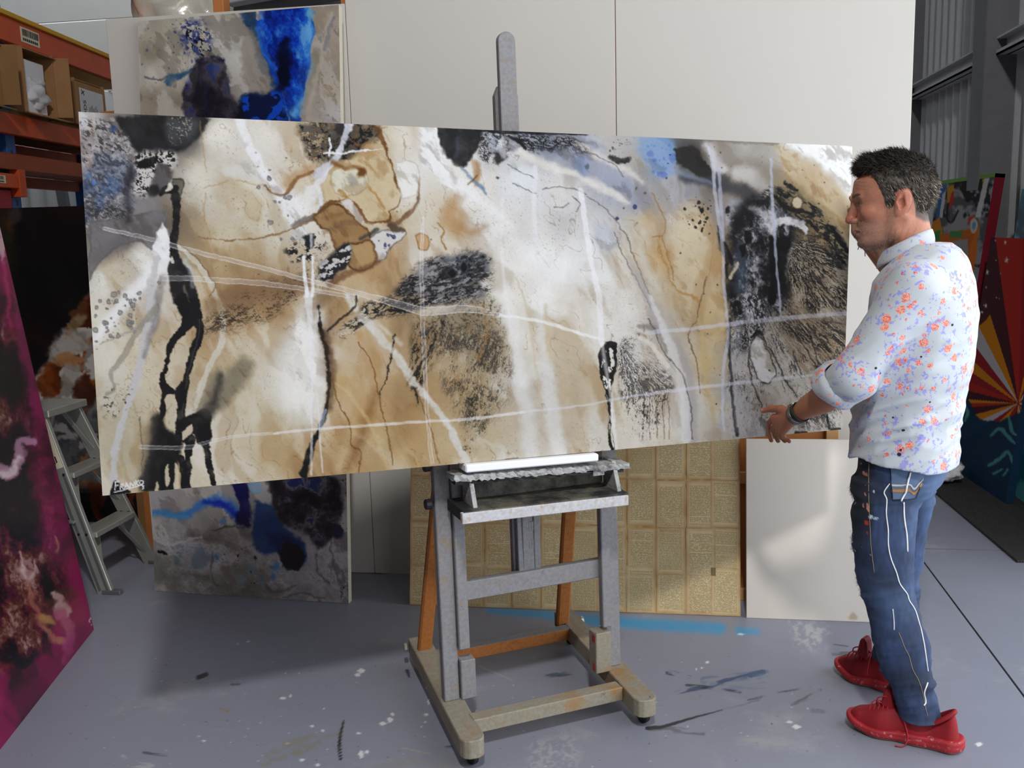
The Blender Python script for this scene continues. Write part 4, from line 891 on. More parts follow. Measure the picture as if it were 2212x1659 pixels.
    p.line([(684, 660), (688, 715), (699, 752), (705, 805), (705, 860), (699, 898), (686, 932), (668, 978), (657, 1024)], [2, 3, 4, 4, 3, 3, 4, 7, 9], (22, 20, 20), .95, 2.6, 1.2)
    p.line([(694, 720), (706, 760), (712, 820), (710, 880)], 8, (70, 48, 30), .6, 8); p.line([(700, 888), (690, 925)], 3, (140, 156, 180), .8, 2)
    p.line([(712, 819), (730, 871), (752, 910), (755, 950), (762, 969), (774, 970), (777, 988), (775, 1022)], 1.3, (120, 80, 36), .85, 1.3, 1.5); p.line([(770, 740), (790, 770), (806, 808), (818, 860), (831, 915), (840, 958), (847, 1005)], 1.3, (120, 82, 38), .8, 1.3, 1.5); p.line([(893, 830), (912, 880), (930, 935), (950, 1000)], 1.2, (110, 80, 46), .7, 1.3, 1.5)
    p.line([(722, 830), (750, 850), (780, 890), (810, 940), (835, 1010)], [3, 4, 4, 4, 4], (206, 178, 124), .55, 3)
    p.line([(772, 682), (810, 720), (846, 762), (895, 828), (966, 918), (1005, 1000)], [8, 9, 8, 7, 8, 8], (214, 206, 192), .75, 3.5, 2.5); p.line([(800, 690), (860, 745)], 5, (222, 210, 184), .5, 4)
    p.poly([(700, 670), (740, 636), (770, 664), (760, 690), (724, 706)], (172, 142, 98), .6, 8, 5); p.poly([(735, 636), (770, 640), (768, 668), (752, 672)], (216, 206, 184), .8, 4, 4); p.line([(764, 640), (762, 664), (730, 690), (700, 716)], [2, 2, 3, 2], (34, 28, 26), .8, 1.6, 2)
    # ------- right of centre: whites, blue-greys
    for pts, w, a in ((((985, 402), (1010, 418), (1040, 440), (1080, 470), (1105, 498)), [9, 7, 7, 6, 3], .9), (((1090, 620), (1100, 700), (1118, 800), (1135, 900), (1150, 1000)), [10, 12, 14, 16, 16], .6), (((1170, 640), (1168, 720), (1180, 820), (1196, 920), (1212, 990)), [12, 12, 14, 18, 18], .62), (((1100, 520), (1160, 560), (1200, 590), (1300, 600)), [10, 16, 18, 14], .5)):
        p.line(pts, w, (224, 222, 222), a * .8, 10, 5, 40)
    p.line([(1108, 600), (1130, 660), (1148, 740), (1164, 860)], 2, (206, 184, 140), .6, 3); p.line([(1172, 660), (1180, 740), (1184, 770)], 5, (200, 170, 110), .5, 5)
    for q in (((1230, 660), (1222, 880)), ((1262, 640), (1262, 960)), ((1205, 700), (1210, 860))): p.line(q, 8, (200, 180, 146), .35, 10)
    p.poly([(1030, 285), (1100, 288), (1240, 300), (1300, 318), (1262, 322), (1190, 316), (1120, 318), (1080, 330), (1050, 330)], (150, 156, 170), .8, 6, 6)
    p.veins([(1022, 290), (1080, 288), (1090, 330), (1060, 360), (1030, 340)], K, 8, .5, 1.6, .6, .08, .9, 6, 6, 24, (206, 208, 214))
    p.veins([(1100, 290), (1200, 296), (1260, 316), (1262, 340), (1180, 330), (1120, 320)], K, 8, .35, 2.0, .66, .09, .95, 7, 5, 25)
    p.line([(1022, 281), (1100, 284), (1180, 288), (1260, 290)], [3, 5, 4, 1.5], (26, 26, 30), .9, 1.5, 1.5)
    p.line([(1090, 296), (1112, 308), (1124, 322)], [3, 4, 4], K, .9, 1.6, 2); p.poly([(1066, 318), (1080, 322), (1082, 340), (1066, 355), (1060, 340)], (40, 38, 40), .85, 4, 4)
    p.poly([(1062, 320), (1076, 296), (1086, 318), (1078, 345)], (214, 214, 220), .7, 4, 3)
    p.poly([(1150, 320), (1240, 325), (1300, 355), (1345, 395), (1362, 440), (1320, 420), (1260, 385), (1190, 350)], (148, 154, 174), .75, 10, 10, 30, 4)
    p.poly([(1230, 340), (1256, 342), (1262, 370), (1240, 378)], (120, 146, 196), .5, 10, 5)
    p.line([(1112, 330), (1150, 348), (1190, 362), (1240, 378), (1290, 402), (1350, 440)], [7, 8, 8, 8, 8, 6], (222, 212, 196), .7, 6, 5, 30)
    p.line([(1240, 312), (1300, 345), (1350, 372), (1380, 392)], [6, 8, 7, 6], (218, 204, 188), .6, 7, 5, 30)
    p.poly([(1080, 350), (1140, 366), (1150, 410), (1100, 400)], (204, 214, 224), .6, 8, 5)
    for q in (((1086, 356), (1130, 378), (1145, 385)), ((1100, 396), (1130, 410), (1150, 418)), ((1165, 408), (1200, 404), (1240, 412), (1258, 420)), ((1262, 328), (1310, 350), (1340, 380)), ((1230, 425), (1244, 440), (1238, 458)), ((1190, 446), (1210, 447), (1222, 440)), ((1260, 425), (1300, 450), (1340, 500), (1370, 570), (1400, 640)), ((1320, 500), (1345, 560), (1400, 660), (1430, 710))): p.line(q, 1.1, (96, 92, 100), .7, 1.3, 2, 16, 4)
    p.poly([(1276, 480), (1310, 490), (1322, 530), (1300, 545), (1280, 525)], (170, 176, 192), .5, 6, 4)
    for x, y, r, c in ((1364, 447, 5, (50, 58, 104)), (1326, 471, 5, (48, 54, 96)), (1340, 452, 2.5, (80, 80, 84)), (1366, 406, 3, (90, 84, 70)), (1384, 417, 3, (100, 84, 60)), (1368, 482, 3, (130, 120, 100)), (1260, 360, 5, (90, 96, 110)), (1066, 384, 4, (70, 70, 80))): p.poly([(x - r, y), (x, y - r), (x + r, y), (x, y + r)], c, .85, 1.6, 1)
    p.line([(1310, 338), (1325, 345), (1345, 346)], [5, 6, 6], (34, 32, 32), .92, 3, 3); p.spots([(1300, 295), (1350, 300), (1350, 350), (1310, 340)], 1, 4, 16, (70, 66, 60), .7, 3)
    p.poly([(1368, 296), (1442, 300), (1452, 330), (1440, 372), (1400, 370), (1376, 340)], (112, 146, 190), .6, 12, 12, 20, 4); p.poly([(1440, 310), (1462, 330), (1470, 352), (1446, 350)], (108, 156, 176), .7, 6, 4); p.spots([(1380, 300), (1450, 310), (1470, 400), (1400, 390)], 1.5, 9, 26, (86, 110, 176), .6, 14, None, 2)
    # ------- teardrop and little fan
    p.poly([(1287, 776), (1291, 758), (1302, 744), (1316, 736), (1327, 741), (1329, 768), (1330, 792), (1320, 832), (1316, 870), (1322, 922), (1329, 970), (1319, 972), (1314, 910), (1306, 858), (1294, 806)], (26, 25, 26), .98, 1.6, 1.5, 10, 4)
    S, Xs, Ys, m = p.region([(1296, 770), (1316, 750), (1325, 790), (1318, 835), (1314, 870), (1322, 960), (1318, 930), (1308, 860), (1298, 810)], 2, 2, 10, 3)
    p.put(S, m * sst(.53, .58, fbm(Xs, Ys, 6, 31, 3, .6, 1.5, 2.6)), (216, 206, 186)); p.line([(1318, 870), (1322, 920), (1325, 965)], 2.0, (214, 204, 186), .9, 1)
    p.veins([(1330, 748), (1350, 726), (1385, 726), (1418, 752), (1440, 800), (1452, 845), (1420, 852), (1380, 862), (1336, 860), (1332, 800)], (60, 58, 62), 2.4, 0, 7.0, .58, .11, .85, 6, 5, 27, (206, 202, 200), (1338, 742, 90), .4)
    p.veins([(1336, 858), (1440, 846), (1430, 900), (1400, 950), (1370, 930), (1345, 890)], K, 5, 1.62, 4.5, .5, .07, .9, 10, 8, 28)
    p.line([(1376, 706), (1400, 708), (1425, 720), (1440, 760)], [5, 7, 6, 3], (120, 116, 116), .6, 4, 2); p.line([(1350, 722), (1400, 742), (1440, 790)], [4, 6, 5], (222, 208, 184), .8, 3)
    for x in (1402, 1418, 1432, 1444): p.line([(x, 850 + (x % 7) * 3), (x - 3, 900), (x + 2, 950)], 1, (96, 84, 70), .6, 1.2, 4)
    # ------- sweeping purple-grey drapery
    p.line([(1352, 560), (1395, 640), (1440, 720), (1478, 800), (1492, 870), (1494, 950)], [4, 10, 16, 16, 12, 12], (164, 156, 154), .75, 9); p.line([(1400, 640), (1440, 730), (1466, 810), (1478, 880), (1482, 950)], [4, 8, 9, 9, 10], (212, 206, 204), .75, 4)
    p.line([(1400, 690), (1440, 770), (1476, 822), (1490, 880), (1494, 950)], 1.4, (92, 88, 96), .8, 1.4, 1.5); p.line([(1384, 560), (1420, 640), (1445, 720), (1470, 830)], 8, (196, 182, 160), .4, 8)
    p.poly([(1452, 455), (1478, 432), (1506, 438), (1524, 468), (1538, 520), (1530, 580), (1512, 640), (1490, 690), (1466, 660), (1448, 560)], (208, 186, 146), .6, 12, 10, 40, 4); p.line([(1476, 434), (1504, 436), (1522, 466), (1536, 520), (1530, 575), (1510, 640)], 1.0, (140, 108, 66), .5, 1.4, 3)
    p.line([(1536, 500), (1530, 560), (1508, 622), (1500, 680), (1482, 720)], [4, 12, 14, 10, 5], (170, 140, 100), .5, 7); p.line([(1520, 600), (1508, 650), (1502, 690), (1484, 724), (1500, 780), (1512, 850)], 1.1, (100, 84, 70), .75, 1.2, 1.5)
    p.line([(1414, 510), (1420, 540), (1436, 580), (1450, 620), (1470, 630), (1490, 640), (1505, 652)], [1.5, 1.6, 2, 2.4, 3, 3, 2.4], (164, 122, 60), .65, 2, 5, 10, 5)
    p.line([(1402, 420), (1430, 480), (1426, 510), (1404, 512)], 1.3, (150, 110, 60), .7, 1.4, 2); p.line([(1424, 512), (1440, 560), (1452, 605)], 1.3, (150, 112, 62), .7, 1.4, 1.5)
    p.poly([(1530, 620), (1552, 590), (1562, 640), (1560, 700), (1536, 760), (1520, 820), (1530, 860), (1516, 860), (1512, 740)], (206, 178, 126), .6, 7, 5); p.line([(1508, 690), (1520, 780), (1530, 850), (1545, 930)], [6, 8, 6, 4], (196, 164, 106), .55, 5)
    p.line([(1380, 505), (1378, 540), (1400, 600)], 7, (206, 196, 176), .5, 8)
    p.spots([(1470, 440), (1530, 430), (1530, 500), (1480, 500)], .7, 5, 40, (34, 32, 30), .85, 6); p.poly([(1505, 452), (1512, 450), (1514, 460), (1507, 462)], K, .95, 1.5)
    # ------- upper right: dark wing, grey cloud, tan corner
    p.poly([(1448, 322), (1470, 316), (1492, 318), (1506, 338), (1522, 360), (1532, 378), (1528, 394), (1490, 374), (1458, 352)], (42, 39, 37), .95, 3, 5, 16, 5)
    p.line([(1470, 385), (1510, 392), (1556, 398), (1600, 410), (1636, 426)], [6, 9, 12, 13, 8], (66, 66, 72), .85, 9, 3)
    p.line([(1452, 372), (1500, 386), (1530, 396)], 4, (120, 140, 164), .6, 5)
    p.line([(1520, 310), (1536, 345), (1556, 365)], [10, 14, 12], (206, 203, 206), .75, 10, 5); p.line([(1580, 372), (1620, 380), (1656, 410)], [14, 18, 10], (196, 190, 186), .75, 12, 6); p.line([(1560, 335), (1620, 345), (1648, 385)], 18, (138, 134, 128), .45, 14, 6); p.line([(1600, 330), (1650, 330)], 16, (176, 170, 162), .6, 14)
    p.line([(1490, 302), (1560, 304), (1640, 310), (1672, 312)], 2.5, (120, 110, 100), .6, 2.5, 2)
    p.poly([(1668, 318), (1700, 325), (1740, 345), (1790, 385), (1828, 430), (1828, 480), (1790, 460), (1750, 436), (1720, 408), (1690, 370)], (202, 176, 134), .75, 8, 8, 30, 6); p.line([(1690, 375), (1730, 415), (1780, 450), (1828, 490)], 3, (160, 128, 84), .5, 4, 4)
    p.poly([(1690, 312), (1834, 317), (1830, 420), (1796, 380), (1752, 340), (1712, 322)], (231, 231, 231), .96, 6, 6, 30, 4)
    p.poly([(1660, 390), (1690, 385), (1730, 410), (1790, 460), (1828, 500), (1828, 560), (1790, 520), (1740, 470), (1690, 440)], (150, 136, 106), .6, 8, 6)
    p.veins([(1660, 400), (1700, 408), (1750, 440), (1800, 490), (1828, 540), (1820, 580), (1770, 520), (1700, 490), (1640, 470), (1610, 440)], K, 13, .62, 2.6, .74, .12, .97, 7, 8, 33)
    for q, w in ((((1618, 440), (1650, 438), (1668, 462), (1690, 470)), [4, 7, 7, 5]), (((1668, 426), (1690, 446), (1720, 456), (1750, 460)), [3, 5, 4, 3]), (((1688, 394), (1700, 404), (1714, 412)), [3, 6, 3]), (((1664, 470), (1700, 476), (1740, 480), (1760, 498)), [8, 8, 6, 3]), (((1790, 490), (1810, 520), (1826, 545)), [3, 4, 4])): p.line(q, w, K, .95, 2, 4, 12, 6)
    p.poly([(1707, 432), (1716, 425), (1728, 430), (1727, 446), (1716, 452), (1707, 446)], (206, 184, 144), .97, 1.4, .6, edge=(40, 34, 28), ew=1.4, ea=.7)
    p.poly([(1570, 430), (1600, 430), (1620, 460), (1640, 500), (1608, 520), (1580, 500), (1560, 470)], (156, 160, 172), .7, 8, 7); p.poly([(1560, 452), (1568, 447), (1570, 458), (1562, 462)], K, .95, 2, 1)
    BW = [(.28, (14, 14, 15)), (.40, (24, 24, 26)), (.45, (62, 62, 66)), (.50, (112, 112, 118)), (.56, (160, 159, 166)), (.64, (202, 200, 206))]
    p.cloud([(1560, 470), (1600, 440), (1650, 436), (1706, 470), (1716, 560), (1700, 640), (1660, 690), (1590, 700), (1566, 640), (1580, 560)], BW, 44, 3, 16, 14, .96, 1.2, 1.5)
    p.veins([(1580, 480), (1640, 440), (1710, 480), (1712, 600), (1690, 680), (1590, 690), (1566, 600)], K, 9, 1.2, 1.8, .46, .07, .9, 14, 10, 34)
    p.poly([(1590, 520), (1606, 540), (1612, 600), (1590, 640), (1580, 580)], (120, 140, 172), .35, 10, 6)
    for q in ([(1602, 500), (1616, 496), (1620, 520), (1606, 528)], [(1592, 532), (1606, 526), (1606, 550), (1594, 556)], [(1656, 516), (1690, 510), (1704, 530), (1694, 570), (1690, 592), (1662, 596), (1658, 560)], [(1664, 596), (1680, 600), (1676, 640), (1660, 660), (1656, 630)]): p.poly(q, (18, 17, 18), .95, 3, 4, 12, 7)
    p.line([(1670, 480), (1700, 476), (1726, 486), (1735, 502)], [6, 9, 8, 4], (206, 203, 208), .9, 3, 4, 12, 8); p.line([(1620, 450), (1650, 470), (1664, 500)], [8, 10, 8], (190, 188, 194), .6, 8, 6)
    p.line([(1548, 488), (1552, 520), (1562, 560), (1570, 600)], [4, 6, 6, 3], (30, 28, 28), .85, 3, 3)
    p.line([(1560, 524), (1568, 545), (1576, 570)], [3, 5, 4], K, .95, 2, 2); p.line([(1590, 570), (1576, 600)], [3, 4], (200, 186, 150), .9, 2)
    p.poly([(1700, 545), (1726, 520), (1760, 526), (1800, 570), (1826, 640), (1826, 690), (1780, 690), (1730, 660), (1698, 612)], (184, 170, 148), .8, 8, 5)
    p.veins([(1700, 548), (1726, 516), (1770, 530), (1826, 590), (1828, 690), (1790, 700), (1735, 668), (1694, 612)], K, 3.0, 0, 7.0, .60, .12, .9, 8, 5, 35, None, (1690, 520, 120))
    p.veins([(1730, 500), (1780, 520), (1828, 580), (1828, 600), (1770, 540)], K, 6, .7, 4, .6, .06, .9, 6, 5, 41)
    # ------- lower right streaming fan
    p.veins([(1572, 640), (1640, 640), (1648, 720), (1600, 760), (1570, 740)], K, 8, 1.5, 1.5, .68, .09, .95, 10, 8, 36, (190, 188, 194), la=.6)
    p.veins([(1640, 690), (1700, 640), (1760, 690), (1826, 700), (1828, 800), (1760, 810), (1800, 900), (1720, 920), (1680, 800), (1660, 740)], (40, 38, 40), 3.2, 0, 9.0, .50, .075, .88, 16, 10, 37, (206, 198, 186), (1610, 600, 190), .35)
    p.veins([(1660, 700), (1740, 690), (1826, 720), (1826, 780)], K, 3.0, 0, 10.0, .52, .08, .9, 12, 6, 44, None, (1620, 590, 200))
    p.veins([(1572, 740), (1640, 740), (1660, 860), (1690, 935), (1580, 940)], (54, 52, 56), 5, 1.5, 3.4, .50, .07, .8, 14, 8, 38, (186, 182, 184), la=.4)
    p.poly([(1618, 735), (1636, 724), (1652, 745), (1668, 780), (1672, 810), (1660, 830), (1640, 820), (1624, 790), (1614, 760)], (206, 202, 198), .9, 4, 5, 16, 5, edge=(36, 34, 36), ew=1.8, ea=.9)
    p.line([(1618, 728), (1632, 718), (1640, 720)], [3, 5, 4], K, .95, 2, 2); p.line([(1614, 760), (1622, 820), (1640, 860), (1650, 890)], 1.4, (50, 48, 52), .85, 1.4, 2); p.line([(1640, 722), (1670, 770), (1690, 810), (1720, 860)], 1.6, (44, 42, 44), .8, 1.5, 3)
    p.line([(1572, 690), (1575, 780), (1582, 860), (1590, 940)], [3, 3, 3, 3], (40, 40, 46), .85, 2, 2); p.line([(1590, 700), (1588, 800), (1600, 930)], 9, (170, 168, 178), .5, 8)
    for q in (((1700, 700), (1760, 790), (1770, 830)), ((1740, 700), (1790, 760)), ((1710, 760), (1730, 810)), ((1720, 690), (1756, 740), (1766, 800))): p.line(q, 1.5, (36, 34, 34), .7, 1.4, 3)
    p.line([(1786, 900), (1790, 925)], 2.5, K, .9, 1.5, 2); p.line([(1720, 934), (1740, 933)], 3, K, .9, 2, 1); p.line([(1796, 928), (1814, 927)], 3, K, .8, 2, 1)
    p.veins([(1700, 840), (1815, 800), (1815, 920), (1720, 930)], (60, 58, 58), 7, 1.3, 2, .36, .05, .8, 16, 8, 39)
    p.spots([(1400, 300), (1830, 330), (1815, 920), (1560, 940)], .6, 2.2, 160, (34, 32, 32), .7, 10)
    lm_ = p.C.mean(-1, keepdims=True); p.C = np.clip(lm_ + (p.C - lm_) * np.interp(lm_, [.42, .58, .76], [.95, .82, .42]), 0, 1); p.C = p.C * (.90 + .10 * sst(.25, .85, p.C))
    p.X = X0 + 3 * (fbm(X0, Y0, 16, 61, 3) - .5).astype(np.float32); p.Y = Y0 + 3 * (fbm(X0, Y0, 16, 63, 3) - .5).astype(np.float32); p.X = p.X.astype(np.float32); p.Y = p.Y.astype(np.float32)
    # signature
    sg = (232, 232, 234)
    L = lambda *q: p.line(list(q), 1.05, sg, .95, .8, sm=False)
    L((247, 1058), (249, 1041)); L((248, 1042), (257, 1039)); L((248, 1049), (255, 1048))
    L((259, 1057), (260, 1047), (266, 1045), (266, 1050), (261, 1051), (267, 1056)); L((269, 1055), (273, 1044), (278, 1053)); L((271, 1051), (276, 1050))
    L((280, 1053), (281, 1043), (287, 1051), (288, 1041)); L((291, 1050), (292, 1038)); L((299, 1037), (292, 1045), (299, 1049)); L((303, 1038), (300, 1043), (303, 1048), (309, 1045), (309, 1039), (303, 1038))
    L((246, 1063), (278, 1056), (307, 1048)); L((306, 1050), (310, 1050), (307, 1053), (310, 1055), (306, 1057))
    # ------- drawn white lines
    p.tape([(214, 494), (330, 520), (378, 534), (480, 560), (560, 580), (660, 606), (760, 632), (850, 656), (906, 672), (950, 671), (1010, 668), (1076, 681)], [3, 4, 4.5, 4, 4, 4, 5, 7, 9, 8, 7, 4], .62, seed=3)
    p.line([(1076, 681), (1170, 696), (1258, 724), (1300, 734)], 3.2, (230, 230, 232), .7, 1.6)
    p.tape([(345, 602), (405, 602), (480, 607), (560, 612), (660, 626), (760, 642)], [5, 5, 5, 5, 4, 3], .55, seed=4)
    p.line([(648, 555), (652, 600), (658, 640)], 3.5, (226, 226, 230), .85, 1.5); p.line([(668, 555), (669, 600), (668, 640)], 3, (226, 226, 230), .85, 1.5); p.line([(660, 640), (666, 720), (669, 800), (671, 900), (672, 1026)], [8, 5, 3, 2.2, 2], (224, 223, 228), .6, 1.8); p.line([(683, 850), (690, 950), (697, 1020)], 1.8, (222, 220, 220), .6, 1.3)
    p.tape([(905, 470), (904, 560), (906, 640), (908, 690), (913, 770), (920, 880), (928, 960), (934, 1002)], [2, 3, 3.5, 4, 4, 3.5, 3, 3], .5, seed=5)
    p.tape([(300, 966), (380, 968), (420, 964), (452, 954), (520, 941), (600, 936)], [3, 4, 4, 3, 2, 2], .5, seed=6)
    p.line([(590, 937), (690, 926), (790, 920), (900, 912), (1020, 905), (1130, 890)], [2.5, 3, 3, 3, 3, 3], (224, 223, 226), .6, 1.2, .6); p.line([(1130, 890), (1260, 876), (1330, 862), (1440, 846), (1570, 830), (1700, 816), (1768, 810)], [2.4, 2.4, 3, 3.4, 3.4, 3, 2.4], (208, 206, 216), .55, 1.4, .8)
    p.line([(1386, 720), (1480, 712), (1570, 701), (1650, 692), (1740, 684), (1826, 677)], [3.5, 4.5, 4.5, 5, 5, 5], (200, 200, 212), .55, 1.6, 1)
    p.line([(1246, 410), (1254, 460), (1270, 560), (1288, 640), (1296, 742)], [5, 6, 6, 6, 6], (226, 226, 228), .7, 2); p.line([(1296, 742), (1318, 860), (1330, 970)], 4, (228, 226, 226), .5, 3); p.line([(1148, 360), (1146, 430), (1150, 520)], 5, (218, 218, 222), .55, 3); p.line([(1077, 430), (1078, 560), (1100, 720)], 3, (222, 220, 220), .5, 3)
    p.line([(1521, 318), (1532, 360), (1535, 400), (1546, 470), (1556, 540), (1560, 620), (1566, 680), (1570, 730), (1560, 800), (1560, 880), (1564, 930)], [3, 4, 4, 4, 4, 3, 3, 3, 3, 3, 3], (190, 194, 210), .6, 1.6, 1.5); p.line([(1546, 365), (1548, 400), (1553, 460), (1558, 520)], [4, 4, 4, 3], (172, 180, 200), .6, 1.6, 1.5); p.line([(1658, 345), (1660, 410), (1668, 510), (1674, 590), (1684, 680)], [3, 3.4, 3, 2.5, 2], (178, 184, 204), .7, 1.6, 1)
    p.line([(1120, 990), (1010, 1004), (990, 1002)], 1.2, (50, 44, 40), .6, 1.2, 2)
    p.grain(.05, 5, 44)
    return p

BIG_Q = ((155, 241), (1834, 316), (1820, 928), (221, 1071))
if True:
    canvas('abstract_canvas', 'very large beige, white and black abstract canvas held on the easel', (-1.455, 2.247, .934), (.857, .514, -.0312), (.001, .031, 1), 2.3986, .972, .040, 1100, 470, BIG_Q, big_painting, M_paint, .86)
# ------------------------------------------------------------------ the other paintings
def blue_painting(X, Y):
    X0, Y0 = X, Y; X = X0 + 14 * (fbm(X0, Y0, 34, 51, 5, .6) - .5) + 6 * (fbm(X0, Y0, 8, 53, 3, .6) - .5); Y = Y0 + 14 * (fbm(X0, Y0, 34, 56, 5, .6) - .5) + 6 * (fbm(X0, Y0, 8, 58, 3, .6) - .5); p = Paint(X, Y, (176, 171, 160)); p.rich = True
    p.idw([(320, 60, (176, 170, 154)), (360, 90, (186, 180, 164)), (330, 120, (150, 144, 128)), (400, 60, (192, 188, 172)), (330, 160, (196, 192, 182)), (370, 140, (192, 186, 174)), (340, 220, (156, 148, 130)), (380, 240, (146, 138, 122)), (450, 60, (176, 172, 154)), (480, 90, (186, 184, 176)), (510, 130, (190, 188, 184)), (520, 180, (160, 154, 148)), (480, 180, (120, 118, 120)), (560, 180, (130, 126, 126)), (690, 60, (150, 138, 124)), (720, 60, (164, 152, 138)), (700, 160, (146, 136, 122)), (730, 200, (160, 142, 116)), (690, 240, (176, 168, 158)), (725, 250, (190, 186, 190)),
           (350, 1060, (166, 162, 166)), (400, 1080, (156, 150, 148)), (340, 1150, (144, 140, 140)), (420, 1130, (140, 136, 134)), (400, 1170, (166, 162, 164)), (360, 1220, (122, 118, 112)), (460, 1180, (112, 106, 98)), (520, 1200, (112, 108, 102)), (520, 1260, (120, 116, 112)), (420, 1250, (124, 120, 114)), (600, 1260, (140, 136, 136)), (690, 1200, (170, 166, 170)), (720, 1260, (160, 156, 160)), (745, 1150, (160, 158, 162)), (480, 1050, (150, 146, 144)), (650, 1290, (146, 142, 146)), (500, 650, (150, 148, 146)), (600, 500, (60, 80, 130)), (400, 500, (160, 154, 140)), (650, 800, (120, 120, 130)), (400, 850, (150, 146, 144))], 2.8, 30, 60, 4)
    p.C *= 1 + .34 * (fbm(X, Y, 40, 8, 5, .6, 1.1, 2.5)[..., None] - .5)
    S0 = (slice(None), slice(None)); q_ = fbm(X, Y, 50, 61, 5, .6, 1.2, 2.4); p.put(S0, (.55 * sst(.52, .62, q_)).astype(np.float32), (206, 203, 198)); p.put(S0, (.45 * sst(.60, .68, fbm(X, Y, 36, 63, 5, .6, .9, 2.0))).astype(np.float32), (104, 98, 88))
    fr_ = np.abs(np.mod(q_ * 8, 1) - .5); p.put(S0, (.45 * np.exp(-(fr_ / .03) ** 2) * sst(.5, .62, fbm(X, Y, 60, 65, 3))).astype(np.float32), (84, 80, 78))
    p.spots([(300, 40), (440, 30), (440, 200), (300, 200)], .8, 3, 60, (70, 76, 120), .6, 21)
    p.poly([(520, 30), (556, 15), (560, 70), (580, 140), (612, 200), (620, 262), (520, 262), (528, 206), (590, 200), (570, 160), (545, 90)], (26, 58, 96), .9, 5, 8, 24, 3)
    p.poly([(534, 60), (552, 80), (590, 190), (540, 200), (520, 120)], (150, 142, 132), .7, 6, 8, 16, 5)
    p.poly([(429, 122), (455, 128), (486, 138), (497, 195), (506, 240), (526, 262), (408, 262), (400, 196), (424, 160)], (48, 46, 60), .95, 4, 6, 26, 6); p.line([(446, 190), (450, 260)], 5, (40, 60, 130), .6, 5)
    p.poly([(462, 138), (484, 140), (480, 160), (474, 176), (464, 160)], (176, 174, 172), .8, 4, 4); p.poly([(404, 160), (426, 140), (428, 175), (414, 190)], (200, 198, 198), .9, 4, 4)
    p.poly([(440, 112), (456, 110), (458, 128), (446, 136), (436, 128)], (128, 124, 116), .9, 3, 3)
    p.line([(360, 186), (368, 168), (390, 164), (418, 148)], [5, 8, 7, 4], (44, 84, 122), .85, 4, 4); p.line([(318, 166), (345, 174), (360, 168)], 2, (70, 70, 80), .7, 2, 3); p.line([(425, 130), (440, 138), (460, 124), (482, 134)], [4, 3, 3, 4], (26, 30, 60), .9, 3, 3)
    S, Xs, Ys, m = p.region([(392, 60), (420, 40), (455, 64), (456, 100), (440, 124), (400, 100)], 12, 10)
    p.put(S, m * sst(.48, .58, fbm(Xs, Ys, 10, 14, 4, .6)) * .85, (50, 66, 130)); p.put(S, m * sst(.6, .66, fbm(Xs, Ys, 6, 15, 3)), (26, 26, 60))
    p.spots([(370, 50), (420, 30), (430, 140), (370, 130)], 1, 4, 40, (54, 66, 130), .8, 4)
    p.poly([(552, 36), (572, 18), (656, 10), (676, 44), (675, 80), (664, 176), (646, 228), (648, 262), (622, 262), (604, 196), (572, 130), (556, 66)], (16, 64, 184), .97, 2.5, 3, 20, 5)
    p.poly([(552, 22), (572, 18), (570, 42), (554, 44)], (190, 186, 178), .95, 2, 2)
    p.line([(668, 60), (664, 130), (652, 190), (640, 240)], [8, 9, 10, 12], (86, 164, 226), .75, 9, 5); p.line([(608, 196), (622, 230), (640, 244)], [5, 8, 9], (110, 184, 236), .8, 6, 4); p.line([(556, 60), (566, 100), (590, 150)], [5, 6, 3], (60, 130, 214), .6, 5)
    p.poly([(602, 92), (622, 80), (626, 130), (628, 170), (618, 190), (604, 196), (598, 150)], (10, 12, 44), .92, 7, 7, 20, 6); p.poly([(590, 40), (640, 30), (650, 60), (620, 90), (600, 80)], (14, 36, 140), .7, 10, 8)
    S, Xs, Ys, m = p.region([(524, 206), (600, 200), (620, 258), (520, 258)], 8, 6); p.put(S, m * .9, (14, 22, 60)); p.put(S, m * sst(.52, .6, fbm(Xs, Ys, 22, 17, 3)), (20, 70, 190))
    p.line([(560, 60), (590, 140), (615, 220), (628, 262)], 1.5, (110, 150, 170), .8, 1.5)
    p.poly([(660, 18), (680, 24), (676, 36), (662, 34)], (70, 120, 150), .7, 4, 4); p.line([(716, 30), (700, 110), (680, 180), (668, 256)], [4, 5, 5, 7], (186, 178, 164), .7, 4, 2); p.line([(722, 40), (702, 110)], 3, (110, 118, 136), .6, 4)
    p.cloud([(560, 20), (670, 14), (672, 80), (655, 190), (620, 250), (600, 190), (565, 90)], [(.30, (8, 12, 60)), (.42, (10, 30, 130)), (.50, (16, 70, 196)), (.58, (46, 124, 220)), (.66, (120, 190, 238))], 46, 31, 6, 6, .7, 1.4, 1.8)
    p.poly([(602, 92), (622, 80), (626, 130), (628, 170), (618, 190), (604, 196), (598, 150)], (10, 12, 40), .85, 7, 7, 20, 6)
    p.cloud([(429, 124), (486, 138), (500, 200), (524, 262), (408, 262), (400, 196)], [(.30, (22, 20, 28)), (.5, (50, 46, 58)), (.6, (80, 74, 80)), (.7, (40, 56, 120))], 30, 33, 5, 5, .8, 1.4, 1.6)
    # lower half
    p.cloud([(330, 1160), (480, 1140), (600, 1200), (600, 1300), (330, 1290)], [(.32, (92, 88, 82)), (.46, (118, 112, 106)), (.54, (146, 142, 138)), (.62, (182, 178, 180)), (.7, (120, 140, 150))], 54, 35, 24, 14, .75, .3, 1.8)
    p.cloud([(650, 1170), (755, 1140), (755, 1300), (620, 1300), (660, 1240)], [(.32, (122, 118, 120)), (.48, (160, 156, 160)), (.58, (190, 187, 192)), (.68, (110, 106, 108))], 50, 37, 18, 12, .75, .9, 1.8)
